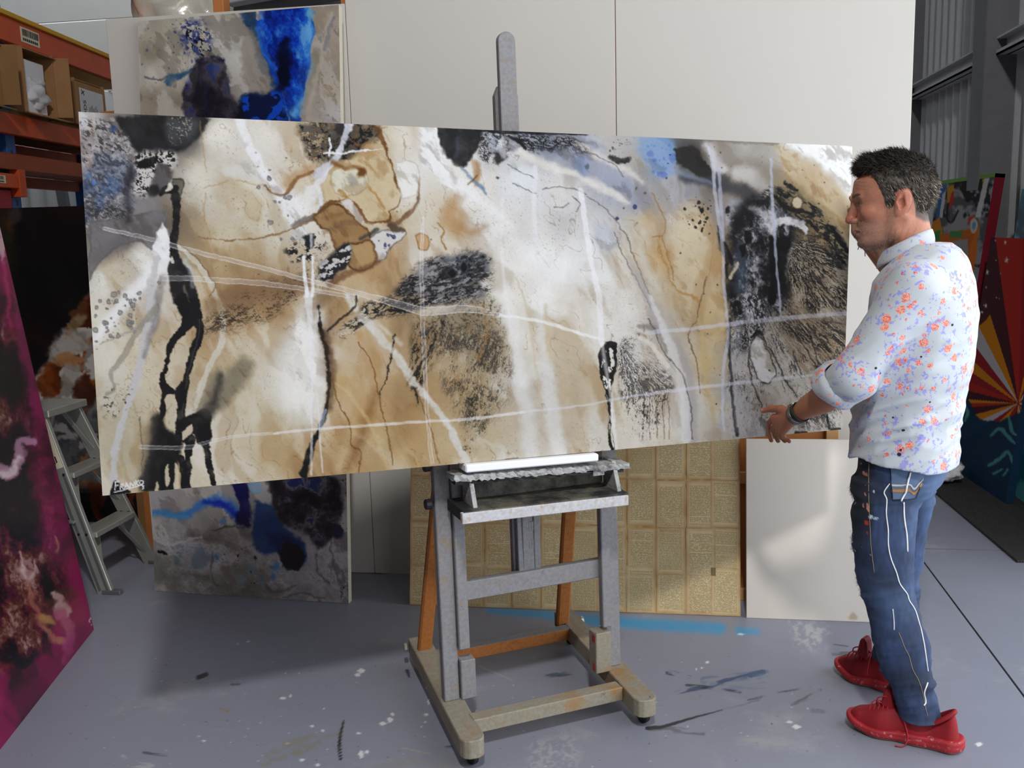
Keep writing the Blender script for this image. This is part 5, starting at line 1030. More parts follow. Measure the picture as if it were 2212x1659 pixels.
    p.line([(336, 1106), (370, 1112), (402, 1111), (436, 1088), (470, 1080), (500, 1098), (522, 1118)], [4, 6, 8, 9, 12, 14, 16], (40, 108, 196), .75, 7, 4); p.line([(440, 1086), (480, 1088), (510, 1112)], [4, 8, 10], (14, 40, 170), .85, 6, 3); p.line([(338, 1108), (400, 1116)], 4, (70, 150, 190), .5, 5)
    p.poly([(500, 1040), (530, 1040), (540, 1070), (540, 1136), (512, 1126), (516, 1090)], (12, 18, 78), .95, 4, 5, 16, 4)
    p.poly([(532, 1040), (560, 1042), (566, 1062), (548, 1066)], (130, 176, 214), .7, 4, 4)
    p.poly([(556, 1084), (588, 1092), (614, 1136), (656, 1170), (656, 1222), (600, 1200), (570, 1200), (548, 1168), (544, 1122)], (18, 58, 112), .93, 5, 6, 24, 5); p.poly([(575, 1150), (640, 1160), (650, 1200), (600, 1190)], (12, 28, 70), .7, 10, 6)
    p.poly([(576, 1036), (708, 1030), (732, 1070), (736, 1120), (708, 1172), (690, 1184), (655, 1150), (610, 1130), (590, 1090)], (40, 40, 50), .92, 6, 9, 24, 7)
    p.poly([(596, 1040), (660, 1036), (665, 1080), (620, 1090)], (12, 22, 74), .85, 8, 6); S, Xs, Ys, m = p.region([(610, 1090), (680, 1090), (690, 1160), (640, 1150)], 12, 8); p.put(S, m * sst(.55, .68, fbm(Xs, Ys, 18, 19, 4, .6)) * .8, (140, 134, 136))
    p.cloud([(580, 1036), (708, 1030), (734, 1075), (734, 1125), (706, 1172), (655, 1150), (610, 1120)], [(.32, (14, 14, 20)), (.46, (34, 34, 44)), (.54, (60, 58, 66)), (.62, (120, 116, 120)), (.70, (30, 44, 100))], 40, 39, 10, 10, .85); p.poly([(604, 1190), (622, 1172), (650, 1182), (658, 1214), (640, 1232), (614, 1228)], (18, 18, 24), .97, 3, 3, 14, 3)
    p.spots([(690, 1030), (755, 1030), (755, 1160), (715, 1140)], 1, 5, 60, (50, 52, 66), .8, 7); p.poly([(716, 1135), (740, 1140), (736, 1160), (720, 1164)], (24, 36, 62), .9, 4, 4)
    for x, y, r, c in ((595, 1225, 10, (36, 104, 176)), (590, 1246, 7, (40, 110, 180)), (565, 1250, 6, (60, 120, 160)), (470, 1205, 6, (50, 100, 150)), (540, 1230, 12, (90, 130, 140)), (520, 1250, 10, (110, 140, 148)), (480, 1125, 8, (50, 110, 190)), (380, 1210, 9, (96, 126, 140))): p.poly([(x - r, y), (x, y - r), (x + r, y), (x, y + r)], c, .6, r * .5, r * .5, 10, int(x))
    for q, c in ((((332, 1165), (365, 1176), (400, 1172), (440, 1158)), (196, 192, 196)), (((460, 1146), (500, 1138), (530, 1140)), (60, 58, 60)), (((680, 1195), (682, 1230), (700, 1252), (716, 1262)), (90, 88, 92)), (((462, 1190), (458, 1230), (470, 1270)), (90, 86, 84)), (((570, 1262), (600, 1280), (640, 1262)), (90, 88, 90)), (((610, 1290), (660, 1284), (700, 1296)), (96, 92, 96)), (((715, 1180), (725, 1230), (745, 1270)), (100, 98, 104))): p.line(q, 2, c, .7, 2, 4, 14, 5)
    p.line([(345, 1188), (358, 1194)], 3, (20, 20, 22), .9, 2, 2); p.spots([(480, 1180), (560, 1180), (560, 1260), (480, 1260)], 1, 3, 20, (30, 30, 32), .8, 8)
    for a, b in (((736, 1296), (736, 1288)), ((736, 1290), (742, 1290)), ((736, 1286), (742, 1284)), ((736, 1282), (742, 1280)), ((736, 1277), (742, 1278)), ((736, 1273), (742, 1274)), ((737, 1269), (741, 1269)), ((744, 1270), (744, 1264))): p.line([a, b], .8, (20, 20, 24), .95, .8, sm=False)
    return p
canvas('abstract_canvas', 'tall grey abstract with cobalt blue and black pours against the partition', (-2.312, 3.897, .001), (.94, -.063, 0), (.007, .1, 1), .942, 2.535, .035, 380, np.concatenate([np.linspace(0, .205, 190), np.linspace(.22, .73, 40), np.linspace(.745, 1, 270)]), ((298, 46), (732, 10), (753, 1304), (334, 1277)), blue_painting, M_gloss, 1.0, (206, 198, 178))

def magenta_painting(X, Y):
    X0, Y0 = X, Y; X = X0 + 14 * (fbm(X0, Y0, 34, 51, 5, .6) - .5) + 6 * (fbm(X0, Y0, 8, 53, 3, .6) - .5); Y = Y0 + 14 * (fbm(X0, Y0, 34, 56, 5, .6) - .5) + 6 * (fbm(X0, Y0, 8, 58, 3, .6) - .5); p = Paint(X, Y, (120, 16, 66)); p.rich = True
    p.C = (np.array((110, 12, 58), np.float32) + (fbm(X, Y, 60, 5, 4, .6, 1.15, 3)[..., None] - .4) * np.array((90, 16, 66), np.float32)) / 255.0
    S = (slice(None), slice(None))
    p.put(S, sst(.5, .62, fbm(X, Y, 70, 8, 4, .6, 1.2, 2.2) - .0006 * np.abs(X - 40)) * .8, (34, 14, 22))
    for q in ([(-200, 700), (40, 760), (60, 1000), (70, 1180), (40, 1250), (90, 1330), (60, 1430), (0, 1420), (-300, 1500)], [(30, 1080), (70, 1120), (120, 1230), (145, 1240), (150, 1290), (120, 1300), (100, 1340), (60, 1300), (50, 1200)], [(-10, 800), (20, 830), (10, 900), (-40, 900)]): p.poly(q, (20, 15, 18), .92, 8, 22, 40, 9)
    S_, Xs, Ys, m = p.region([(-200, 900), (80, 1000), (100, 1300), (60, 1420), (-250, 1450)], 30, 20); p.put(S_, m * sst(.6, .7, fbm(Xs, Ys, 30, 12, 4, .6)) * .7, (110, 50, 26)); p.put(S_, m * sst(.66, .72, fbm(Xs, Ys, 22, 13, 4, .6)) * .8, (150, 120, 110))
    RM = [(.30, (9, 7, 9)), (.50, (18, 12, 15)), (.56, (46, 15, 24)), (.61, (92, 18, 46)), (.66, (104, 54, 38)), (.74, (180, 134, 134))]
    p.cloud([(-300, 650), (30, 700), (66, 900), (90, 1080), (130, 1200), (150, 1290), (110, 1350), (80, 1420), (0, 1430), (-300, 1500)], RM, 60, 41, 26, 26, .85, 1.3, 2.0)
    p.cloud([(60, 900), (130, 980), (160, 1180), (110, 1200), (80, 1080)], [(.34, (60, 8, 32)), (.5, (112, 14, 62)), (.6, (150, 24, 86)), (.7, (196, 90, 140))], 50, 43, 24, 18, .7, 1.4, 2.4)
    for q, w, c in ((((-40, 1020), (0, 1010), (22, 1022), (40, 990), (44, 950), (70, 950)), [14, 12, 10, 12, 10, 6], (206, 150, 184)), (((-20, 1012), (20, 1020), (42, 985)), [6, 5, 4], (238, 226, 226)), (((44, 1190), (52, 1215), (58, 1245), (72, 1240), (78, 1205)), [3, 5, 5, 4, 2], (216, 184, 186)), (((62, 1250), (84, 1320), (110, 1370), (140, 1385)), [4, 6, 7, 8], (176, 110, 90)), (((118, 1280), (132, 1310), (146, 1320)), [8, 12, 8], (226, 206, 204)), (((98, 1330), (110, 1336)), [8, 10], (206, 170, 90)), (((130, 1320), (150, 1350), (146, 1400), (140, 1430)), [10, 12, 10, 8], (186, 90, 140)), (((0, 480), (6, 520), (8, 560)), [14, 10, 6], (216, 190, 190)), (((2, 560), (14, 600), (20, 700)), 5, (176, 40, 100)), (((120, 1160), (126, 1190)), 2, (200, 160, 110)), (((118, 960), (122, 980)), 2, (190, 150, 120))): p.line(q, w, c, .85, 5, 7, 18, 6)
    p.line([(30, 640), (60, 800), (90, 930)], [6, 9, 8], (150, 22, 92), .6, 8, 4); p.line([(150, 1190), (180, 1330), (190, 1350)], 8, (150, 24, 84), .5, 8); p.line([(0, 1560), (120, 1450), (190, 1370)], 26, (118, 14, 66), .6, 20); p.poly([(60, 1300), (160, 1270), (180, 1330), (150, 1370), (90, 1350)], (150, 84, 70), .35, 14, 10)
    for a, b in (((193, 1344), (194, 1336)), ((194, 1340), (198, 1338)), ((193, 1330), (198, 1326)), ((193, 1324), (197, 1322)), ((194, 1350), (199, 1347))): p.line([a, b], .9, (220, 214, 216), .9, .9, sm=False)
    return p
canvas('abstract_canvas', 'magenta and black abstract leaning in the left foreground', (-2.0312, 2.309, 0), (-.26, .966, 0), (-.1127, -.0303, .9932), 1.2, 1.85, .035, 230, 420, ((-433, 330), (-26, 380), (203, 1360), (-73, 1712)), magenta_painting, M_gloss, 1.0, (30, 20, 26))

def dark_painting(X, Y):
    X0, Y0 = X, Y; X = X0 + 14 * (fbm(X0, Y0, 34, 51, 5, .6) - .5) + 6 * (fbm(X0, Y0, 8, 53, 3, .6) - .5); Y = Y0 + 14 * (fbm(X0, Y0, 34, 56, 5, .6) - .5) + 6 * (fbm(X0, Y0, 8, 58, 3, .6) - .5); p = Paint(X, Y, (16, 15, 16)); p.rich = True
    p.C *= .8 + .8 * fbm(X, Y, 26, 4, 4, .6, 1.0, 3)[..., None]
    p.poly([(-60, 440), (36, 446), (40, 520), (20, 640), (-60, 640)], (46, 40, 26), .8, 16, 12); p.poly([(28, 452), (50, 450), (56, 478), (36, 484)], (70, 70, 66), .7, 6, 5); p.poly([(22, 470), (40, 480), (36, 500)], (110, 60, 20), .4, 8, 4)
    S, Xs, Ys, m = p.region([(186, 655), (160, 690), (120, 740), (105, 770), (96, 800), (84, 830), (80, 875), (330, 900), (330, 640)], 10, 14, 26, 6)
    n = fbm(Xs, Ys, 40, 9, 4, .55); p.put(S, m * .95, (150, 146, 140)); p.put(S, m * sst(.5, .58, n), (150, 76, 24)); p.put(S, m * sst(.57, .64, n), (72, 34, 14)); p.put(S, m * sst(.58, .62, fbm(Xs, Ys, 30, 12, 4)), (196, 192, 186))
    for q, c in (([(108, 770), (140, 730), (188, 720), (190, 750), (150, 770), (116, 780)], (176, 172, 166)), ([(140, 790), (165, 778), (180, 795), (160, 840), (140, 840)], (168, 164, 158)), ([(120, 775), (150, 764), (180, 770), (176, 784), (130, 790)], (176, 128, 84)), ([(84, 830), (110, 790), (134, 800), (130, 850), (100, 860)], (120, 56, 16)), ([(160, 840), (190, 800), (200, 880), (170, 880)], (70, 30, 12)), ([(86, 866), (110, 860), (150, 860), (150, 880), (88, 884)], (186, 180, 170)), ([(150, 700), (170, 680), (186, 680), (180, 700), (160, 716)], (150, 130, 96))): p.poly(q, c, .85, 4, 6, 14, 8)
    S, Xs, Ys, m = p.region([(60, 890), (330, 890), (330, 1030), (60, 1030)], 10, 10); p.put(S, m * .8, (104, 104, 106)); p.put(S, m * sst(.52, .64, fbm(Xs, Ys, 34, 15, 4)), (60, 60, 64)); p.put(S, m * .8 * sst(.6, .7, fbm(Xs, Ys, 20, 18, 4)), (160, 158, 158)); p.put(S, m * .7 * sst(.62, .7, fbm(Xs, Ys, 26, 19, 4)), (180, 100, 50))
    S, Xs, Ys, m = p.region([(150, 1040), (300, 1030), (300, 1140), (150, 1140)], 14, 12); p.put(S, m * sst(.52, .66, fbm(Xs, Ys, 26, 22, 4, .5, 1.4, 2)) * .8, (120, 56, 14))
    return p
canvas('abstract_canvas', 'near-black abstract with rust and white lower half behind the ladder', (-3.70, 4.825, 0), (.99, .10, 0), (0, .06, 1), .85, 1.77, .035, 170, 260, ((-13, 449), (283, 457), (324, 1113), (40, 1130)), dark_painting, M_gloss, 1.0)

def sunburst_painting(X, Y):
    p = Paint(X, Y, (150, 36, 40)); cx, cy = 2200, 870
    th = np.arctan2(Y - cy, X - cx); S = (slice(None), slice(None)); k = np.floor((th + 6.3) / .17).astype(int)
    pal = np.array([(150, 32, 40), (206, 130, 20), (150, 32, 40), (190, 186, 190), (206, 130, 20), (74, 32, 40), (176, 44, 34)], np.float32) / 255.0
    p.C = pal[k % 7].copy()
    p.poly([(2110, 513), (2150, 513), (2152, 640), (2120, 700), (2060, 700)], (74, 34, 42), .95, 1.5)
    for x in range(2056, 2290, 24):
        pass
    p.spots([(2110, 520), (2180, 520), (2160, 680), (2110, 680)], 1.2, 3, 12, (214, 210, 210), .9, 5)
    for x, y, r in ((2133, 588, 6), (2175, 562, 7), (2130, 660, 5), (2172, 524, 4)):
        for a in range(5): p.line([(x, y), (x + r * .6 * math.cos(a * 1.2566 - 1.57), y + r * math.sin(a * 1.2566 - 1.57))], [1.6, .4], (220, 218, 216), .95, .7, sm=False)
    p.poly([(2030, 850), (2080, 846), (2110, 900), (2150, 910), (2280, 880), (2280, 1120), (2030, 1120)], (22, 54, 82), .97, 2, 8, 24, 4)
    for q in (((2140, 940), (2160, 925), (2180, 945), (2196, 960)), ((2136, 1006), (2160, 990), (2178, 975), (2190, 1005)), ((2146, 1024), (2164, 1012)), ((2168, 1026), (2178, 1014)), ((2080, 870), (2090, 890), (2084, 910)), ((2180, 900), (2186, 930), (2200, 940)), ((2198, 980), (2212, 976))): p.line(q, [2.5, 4, 4, 2], (82, 150, 150), .9, 1.6, 2, 8, 4)
    return p
canvas('pop_art_canvas', 'red, orange and white sunburst canvas with blue base on the mat', (1.76, 6.27, .014), (.085, -1, 0), (.105, 0, 1), .75, 1.44, .045, 130, 250, ((2141, 513), (2268, 517), (2172, 1087), (2061, 1014)), sunburst_painting, M_paint, 1.0, (22, 50, 76))
def collage_painting(X, Y):
    p = Paint(X, Y, (86, 86, 88)); S = (slice(None), slice(None))
    p.put(S, sst(.45, .6, fbm(X, Y, 26, 4, 4, .5)), (150, 150, 152)); p.put(S, sst(.58, .66, fbm(X, Y, 22, 7, 4, .5)), (36, 36, 40))
    for q, c in (([(2030, 400), (2046, 398), (2030, 480), (2022, 478)], (60, 100, 160)), ([(2036, 420), (2044, 412), (2036, 470), (2030, 468)], (200, 200, 204)), ([(2046, 404), (2062, 398), (2058, 430), (2046, 440)], (196, 140, 40)), ([(2054, 420), (2062, 410), (2060, 440), (2050, 450)], (180, 50, 40)), ([(2128, 378), (2140, 374), (2118, 470), (2106, 470)], (206, 206, 208)), ([(2122, 390), (2128, 380), (2124, 400)], (210, 180, 40)), ([(2010, 480), (2030, 470), (2040, 520), (2016, 530)], (206, 130, 30)), ([(2018, 500), (2032, 496), (2030, 518), (2020, 520)], (50, 140, 60)), ([(2030, 505), (2110, 490), (2100, 560), (2040, 560)], (196, 100, 30)), ([(2052, 500), (2080, 498), (2078, 512), (2052, 514)], (60, 140, 80)), ([(2092, 468), (2108, 462), (2104, 480), (2090, 486)], (180, 70, 70)), ([(2056, 520), (2090, 515), (2094, 580), (2050, 590)], (150, 150, 154)), ([(2096, 530), (2116, 480), (2108, 560), (2092, 640)], (214, 110, 30))): p.poly(q, c, .95, 1.2, 1.5, 8, 3, sm=False)
    p.line([(2048, 440), (2046, 470), (2056, 480), (2070, 455)], 2, (30, 30, 32), .9, 1); p.poly([(2096, 478), (2104, 470), (2112, 480), (2108, 500), (2098, 500)], (206, 204, 190), .9, 1.2); p.poly([(2101, 480), (2108, 480), (2106, 494), (2100, 492)], (90, 150, 190), .95, 1.2)
    return p
cl_ = canvas('pop_art_canvas', 'grey and multicoloured collage canvas with green top edge by the far wall', (1.80, 7.85, .014), (0, -1, 0), (.11, 0, 1), 1.29, 1.83, .06, 130, 200, ((2029, 392), (2150, 374), (2048, 990), (1948, 905)), collage_painting, M_paint, 1.0, (120, 26, 40))
box('green_top_edge', (0, -.002, 1.806), (1.29, .062, 1.8315), simple('green_paint', (96, 150, 20), .5), cl_, 0)
def teal_painting(X, Y):
    p = Paint(X, Y, (30, 120, 140)); S = (slice(None), slice(None)); p.put(S, sst(.4, .6, fbm(X, Y, 40, 4, 4)), (16, 70, 96)); p.put(S, sst(.55, .66, fbm(X, Y, 30, 8, 4)), (90, 176, 190)); return p
canvas('abstract_canvas', 'teal canvas at the right edge behind the sunburst canvas', (1.905, 6.30, .014), (.03, -1, 0), (.1, 0, 1), 1.40, 1.72, .035, 60, 60, ((2197, 409), (2460, 387), (2320, 1167), (2102, 1008)), teal_painting, M_gloss, 1.0)

# page collage canvas: every pasted page is a sheet of its own
def page_base(X, Y):
    p = Paint(X, Y, (176, 138, 82)); S = (slice(None), slice(None)); p.put(S, sst(.4, .62, fbm(X, Y, 14, 4, 4)), (204, 172, 116)); return p
pg = canvas('page_collage_canvas', 'canvas pasted with tea-stained book pages behind the easel', (-1.102, 3.845, .001), (1, 0, 0), (0, .2, 1), 1.388, 1.0, .035, 90, 60, ((889, 804), (1598, 802), (1600, 1332), (885, 1306)), page_base, M_paint, 1.1, (200, 182, 146), 'canvas')
t = NT('old_book_page'); tc = t.tex().outputs['Object']; sx = t.n('ShaderNodeSeparateXYZ'); t.l(tc, sx.inputs[0]); x, z = sx.outputs[0], sx.outputs[2]
oi = t.n('ShaderNodeObjectInfo').outputs['Random']
row = t.math('FRACT', t.math('MULTIPLY', z, 230)); ln = t.math('LESS_THAN', row, .52)
wv = t.n('ShaderNodeCombineXYZ'); t.l(t.math('MULTIPLY', x, 210), wv.inputs[0]); t.l(t.math('FLOOR', t.math('MULTIPLY', z, 230)), wv.inputs[2]); t.l(t.math('MULTIPLY', oi, 90), wv.inputs[1])
words = t.step(t.noise(wv.outputs[0], 1.0, 1), .40, .46)
inx = t.math('LESS_THAN', t.math('ABSOLUTE', x), .046); inz = t.math('LESS_THAN', t.math('ABSOLUTE', t.math('SUBTRACT', z, t.math('MULTIPLY', t.math('SUBTRACT', oi, .5), .02))), .082)
para = t.n('ShaderNodeCombineXYZ'); t.l(t.math('FLOOR', t.math('MULTIPLY', z, 230)), para.inputs[2]); t.l(t.math('MULTIPLY', oi, 70), para.inputs[1])
pb = t.step(t.noise(para.outputs[0], .55, 1), .30, .33)
ink = t.math('MULTIPLY', t.math('MULTIPLY', t.math('MULTIPLY', ln, words), t.math('MULTIPLY', inx, inz)), pb)
loc = t.n('ShaderNodeObjectInfo').outputs['Location']; vadd = t.n('ShaderNodeVectorMath', operation='ADD'); t.l(tc, vadd.inputs[0]); t.l(loc, vadd.inputs[1])
stain = t.noise(vadd.outputs[0], 9, 5, .6)
edge = t.math('MAXIMUM', t.step(t.math('ABSOLUTE', x), .040, .062), t.step(t.math('ABSOLUTE', z), .078, .102))
paper = t.mix(stain, lin((232, 212, 170)), lin((204, 176, 122)))
paper = t.mix(t.math('MULTIPLY', edge, t.math('ADD', t.math('MULTIPLY', stain, 1.3), -.05)), paper, lin((146, 92, 36)))
t.base(t.mix(t.math('MULTIPLY', ink, .62), paper, lin((84, 72, 50)))); t.rough(.75); t.bump(stain, .15, .002); M_page = t.m
pbm = bmesh.new(); bm_box(pbm, (-.0592, -.0009, -.0965), (.0592, 0, .0965)); pme = bm_mesh('page', pbm); pme.materials.append(M_page)
first = True
xs_ = [0.024 + .1205 * i for i in range(12)]; zs_ = [.062 + .1955 * j for j in range(5)]
for j, z0 in enumerate(zs_):
    for i, x0 in enumerate(xs_):
        o = bpy.data.objects.new('page', pme); COL.objects.link(o); o.parent = pg
        xc = min(max(x0 + random.uniform(-.003, .003), .060), 1.328); o.location = (xc, -.0003 - .0002 * ((i + j) % 3), min(max(z0 + random.uniform(-.004, .004), .098), .903)); o.rotation_euler = (0, random.uniform(-.015, .015), 0)

def primed(X, Y):
    p = Paint(X, Y, (222, 214, 204)); p.C *= 1 + .05 * (fbm(X, Y, 120, 4, 3, .5, 0, 4)[..., None] - .5); p.poly([(1834, 1336), (1842, 1322), (1852, 1336)], (170, 140, 110), .6, 3, 4)
    return p
canvas('primed_canvas', 'blank cream primed canvas on the floor beside the man', (.309, 3.835, .001), (1, 0, 0), (0, .16, 1), .60, .725, .036, 120, 120, ((1612, 948), (1949, 951), (1949, 1346), (1613, 1334)), primed, M_paint, 1.0, (214, 200, 176), 'canvas')
fr = tag(empty('canvas_back', (.45, 4.02, 0)), 'brown wooden back of a canvas behind the blank one', 'canvas')
for lo, hi in (((-.30, 0, 0), (-.25, .03, 1.05)), ((.19, 0, 0), (.24, .03, 1.05)), ((-.25, 0, 0), (.19, .03, .05)), ((-.25, 0, 1.0), (.19, .03, 1.05)), ((-.25, .005, .5), (.19, .03, .55))): box('stretcher_bar', lo, hi, M_rawwood, fr, .002, Matrix.Rotation(-.08, 4, 'X'))
box('panel', (-.26, .022, .03), (.20, .028, 1.02), M_stud, fr, 0, Matrix.Rotation(-.08, 4, 'X'))

# ------------------------------------------------------------------ painted marks on the studio floor
class FloorPaint(Paint):
    def __init__(s, X, Y): Paint.__init__(s, X, Y, (150, 150, 156)); s.A = np.zeros(X.shape, np.float32)
    def put(s, S, mask, col):
        A = s.A[S]; C = s.C[S]; m = mask; na = m + A * (1 - m); c = np.array(col, np.float32) / 255.0 if not isinstance(col, np.ndarray) else col
        s.C[S] = np.where(na[..., None] > 1e-4, (c * m[..., None] + C * (A * (1 - m))[..., None]) / np.maximum(na, 1e-4)[..., None], C); s.A[S] = na
FQ = homog(((283.11, 1185.37), (2007.84, 1233.12), (2540.6, 1949.65), (-578.57, 1711.59)))
def floor_marks(X, Y):
    u = (X + 2.75) / 3.914; v = (4.45 - Y) / 2.2; q = np.stack([u, v, np.ones_like(u)], -1) @ FQ.T
    p = FloorPaint(q[..., 0] / q[..., 2], q[..., 1] / q[..., 2])
    p.line([(1060, 1318), (1150, 1326), (1260, 1338), (1350, 1345), (1450, 1351), (1556, 1358)], [7, 8, 11, 12, 13, 12], (56, 148, 196), .9, 8, 3, 30, 3); p.line([(1596, 1362), (1636, 1364)], [9, 7], (56, 148, 196), .8, 7, 2)
    D = (34, 34, 38); B = (44, 68, 104)
    dry = lambda sd, an: (lambda x, y: sst(.38, .56, fbm(x, y, 6, sd, 3, .6, an, 6)))
    for q_, w, c, a, tx in ((((1442, 1452), (1470, 1458), (1492, 1462)), [5, 6, 4], (44, 62, 90), .9, dry(3, .2)), (((1462, 1496), (1520, 1484), (1580, 1468), (1648, 1452)), [4, 5, 6, 6], B, .85, dry(4, -.25)), (((1482, 1480), (1530, 1485), (1600, 1496)), [3, 4, 3], (34, 48, 64), .9, dry(5, .1)), (((1520, 1470), (1600, 1462), (1655, 1455)), 9, (70, 96, 132), .5, dry(6, -.1)), (((1540, 1480), (1600, 1490), (1650, 1480)), 8, (90, 112, 136), .4, dry(7, -.1)), (((1616, 1512), (1680, 1498), (1750, 1484)), [2, 3, 1.5], (56, 66, 84), .75, dry(8, -.2)), (((1398, 1573), (1430, 1570), (1500, 1550), (1560, 1534)), [5, 4, 2.5, 1.2], D, .92, None), (((1405, 1576), (1450, 1576), (1520, 1584)), [4, 7, 5], (60, 58, 60), .5, dry(9, .05)), (((1560, 1534), (1640, 1512)), 1.4, (70, 66, 68), .5, dry(10, -.2)), (((1710, 1522), (1745, 1508), (1772, 1490)), [3, 6, 3], (70, 70, 72), .7, dry(11, -.5)), (((1755, 1535), (1800, 1540)), 5, (80, 80, 84), .4, dry(12, 0)), (((736, 1640), (733, 1612), (735, 1590), (743, 1556)), [4, 5, 4, 2.5], (26, 24, 24), .92, dry(13, 1.5)), (((1800, 1412), (1850, 1412), (1960, 1422), (2010, 1424)), [4, 5, 5, 5], (64, 62, 64), .7, dry(14, .05)), (((1800, 1392), (1832, 1396)), 1.2, (40, 38, 40), .8, None), (((1180, 1460), (1215, 1456), (1240, 1460)), [4, 6, 4], (52, 78, 100), .75, dry(15, 0)), (((945, 1618), (975, 1616)), [3, 6], (46, 66, 76), .8, dry(16, 0)), (((880, 1450), (884, 1462)), [5, 3], (30, 46, 74), .9, None), (((428, 1464), (446, 1456)), [5, 5], (30, 29, 31), .92, None), (((500, 1478), (530, 1476)), 3, (36, 34, 36), .6, dry(17, 0)), (((472, 1530), (494, 1538)), [1.5, 2.2], (150, 110, 60), .8, None), (((310, 1626), (360, 1632)), 3, (34, 32, 34), .7, dry(18, 0)), (((262, 1630), (280, 1648), (330, 1656)), [5, 7, 6], (186, 188, 184), .55, dry(19, .3)), (((1036, 1438), (1106, 1470)), .9, (186, 182, 170), .6, None), (((868, 1616), (930, 1628)), .9, (190, 180, 130), .6, None)):
        p.line(q_, w, c, a, 1.2, 1.2, 14, 5, tx)
    for x, y, rx, ry in ((780, 1449, 9, 5), (772, 1458, 7, 4), (842, 1555, 8, 6), (826, 1563, 8, 5), (848, 1543, 5, 3), (921, 1543, 5, 4), (926, 1516, 2.5, 7), (919, 1560, 3, 2.5), (910, 1571, 2.5, 2), (792, 1624, 5, 4), (686, 1652, 6, 4), (674, 1568, 5, 2.5), (697, 1578, 5, 2.5), (775, 1584, 5, 2), (923, 1486, 4, 2), (700, 1530, 2, 2), (866, 1538, 2, 2), (1528, 1431, 5, 3), (1516, 1442, 4, 2.4), (1503, 1446, 2, 2), (1720, 1570, 10, 5), (1705, 1560, 8, 3), (780, 1630, 6, 9), (610, 1508, 7, 3), (628, 1504, 3, 5), (535, 1386, 4, 2), (512, 1390, 2, 2), (1600, 1370, 8, 2), (620, 1606, 6, 2), (652, 1642, 6, 3), (430, 1590, 3, 2), (440, 1600, 7, 2), (2115, 1608, 8, 5)):
        p.poly([(x - rx, y), (x, y - ry), (x + rx, y), (x, y + ry)], (218, 220, 220), .9, 1.2, 2.2, 5, int(x))
    p.spots([(250, 1380), (1800, 1380), (2150, 1659), (100, 1659)], .7, 2.6, 260, (40, 38, 42), .85, 5, None, .6, .6); p.spots([(250, 1420), (1800, 1420), (1900, 1659), (150, 1659)], .7, 2.4, 170, (214, 214, 212), .85, 6, None, .6, .6)
    olive = (130, 124, 88)
    for q_ in ([(606, 1606), (676, 1584), (690, 1592), (620, 1616)], [(566, 1630), (600, 1612), (612, 1620), (572, 1642)], [(622, 1620), (690, 1596), (700, 1604), (640, 1640)], [(560, 1650), (640, 1618), (650, 1626), (570, 1659)], [(692, 1590), (740, 1580), (742, 1588), (700, 1598)]): p.poly(q_, olive, .42, 3, 4, 14, 6, lambda x, y: sst(.3, .5, fbm(x, y, 8, 3, 3)), sm=False)
    p.poly([(1150, 1600), (1230, 1590), (1250, 1659), (1140, 1659)], (186, 186, 182), .4, 20, 14, 24, 4, lambda x, y: sst(.45, .62, fbm(x, y, 7, 8, 4, .6))); p.poly([(1700, 1340), (1790, 1350), (1780, 1400), (1720, 1400)], (192, 192, 188), .5, 16, 12, 24, 5, lambda x, y: sst(.4, .62, fbm(x, y, 8, 9, 4, .6))); p.poly([(820, 1640), (1000, 1640), (1000, 1659), (820, 1659)], (140, 134, 100), .3, 10, 8, 20, 4, lambda x, y: sst(.4, .6, fbm(x, y, 9, 10, 3)))
    p.line([(1400, 1530), (1405, 1545)], 6, (96, 92, 110), .5, 4)
    A = np.clip(p.A, 0, 1); C = np.clip(p.C, 0, 1); L = np.where(C <= .04045, C / 12.92, ((C + .055) / 1.055) ** 2.4)
    return np.concatenate([L, A[..., None]], -1).astype(np.float32)
slab(-2.75, JX - .004, 2.25, 4.45, floor_marks, 620, 350)
# ================================================================== signed-distance modeller for the figure
_t3 = np.random.RandomState(5).rand(48, 48, 48).astype(np.float32)
def vn3(x, y, z):
    x, y, z = np.broadcast_arrays(x, y, z)
    xi = np.floor(x).astype(np.int32); yi = np.floor(y).astype(np.int32); zi = np.floor(z).astype(np.int32)
    fx = (x - xi).astype(np.float32); fy = (y - yi).astype(np.float32); fz = (z - zi).astype(np.float32)
    fx = fx * fx * (3 - 2 * fx); fy = fy * fy * (3 - 2 * fy); fz = fz * fz * (3 - 2 * fz)
    a = xi % 48; b = yi % 48; c = zi % 48; a1 = (a + 1) % 48; b1 = (b + 1) % 48; c1 = (c + 1) % 48; T = _t3
    x00 = T[a, b, c] * (1 - fx) + T[a1, b, c] * fx; x10 = T[a, b1, c] * (1 - fx) + T[a1, b1, c] * fx
    x01 = T[a, b, c1] * (1 - fx) + T[a1, b, c1] * fx; x11 = T[a, b1, c1] * (1 - fx) + T[a1, b1, c1] * fx
    return (x00 * (1 - fy) + x10 * fy) * (1 - fz) + (x01 * (1 - fy) + x11 * fy) * fz
def smin(a, b, k):
    if k <= 0: return np.minimum(a, b)
    h = np.clip(.5 + .5 * (b - a) / k, 0, 1); return b * (1 - h) + a * h - k * h * (1 - h)
def smax(a, b, k): return -smin(-a, -b, k)
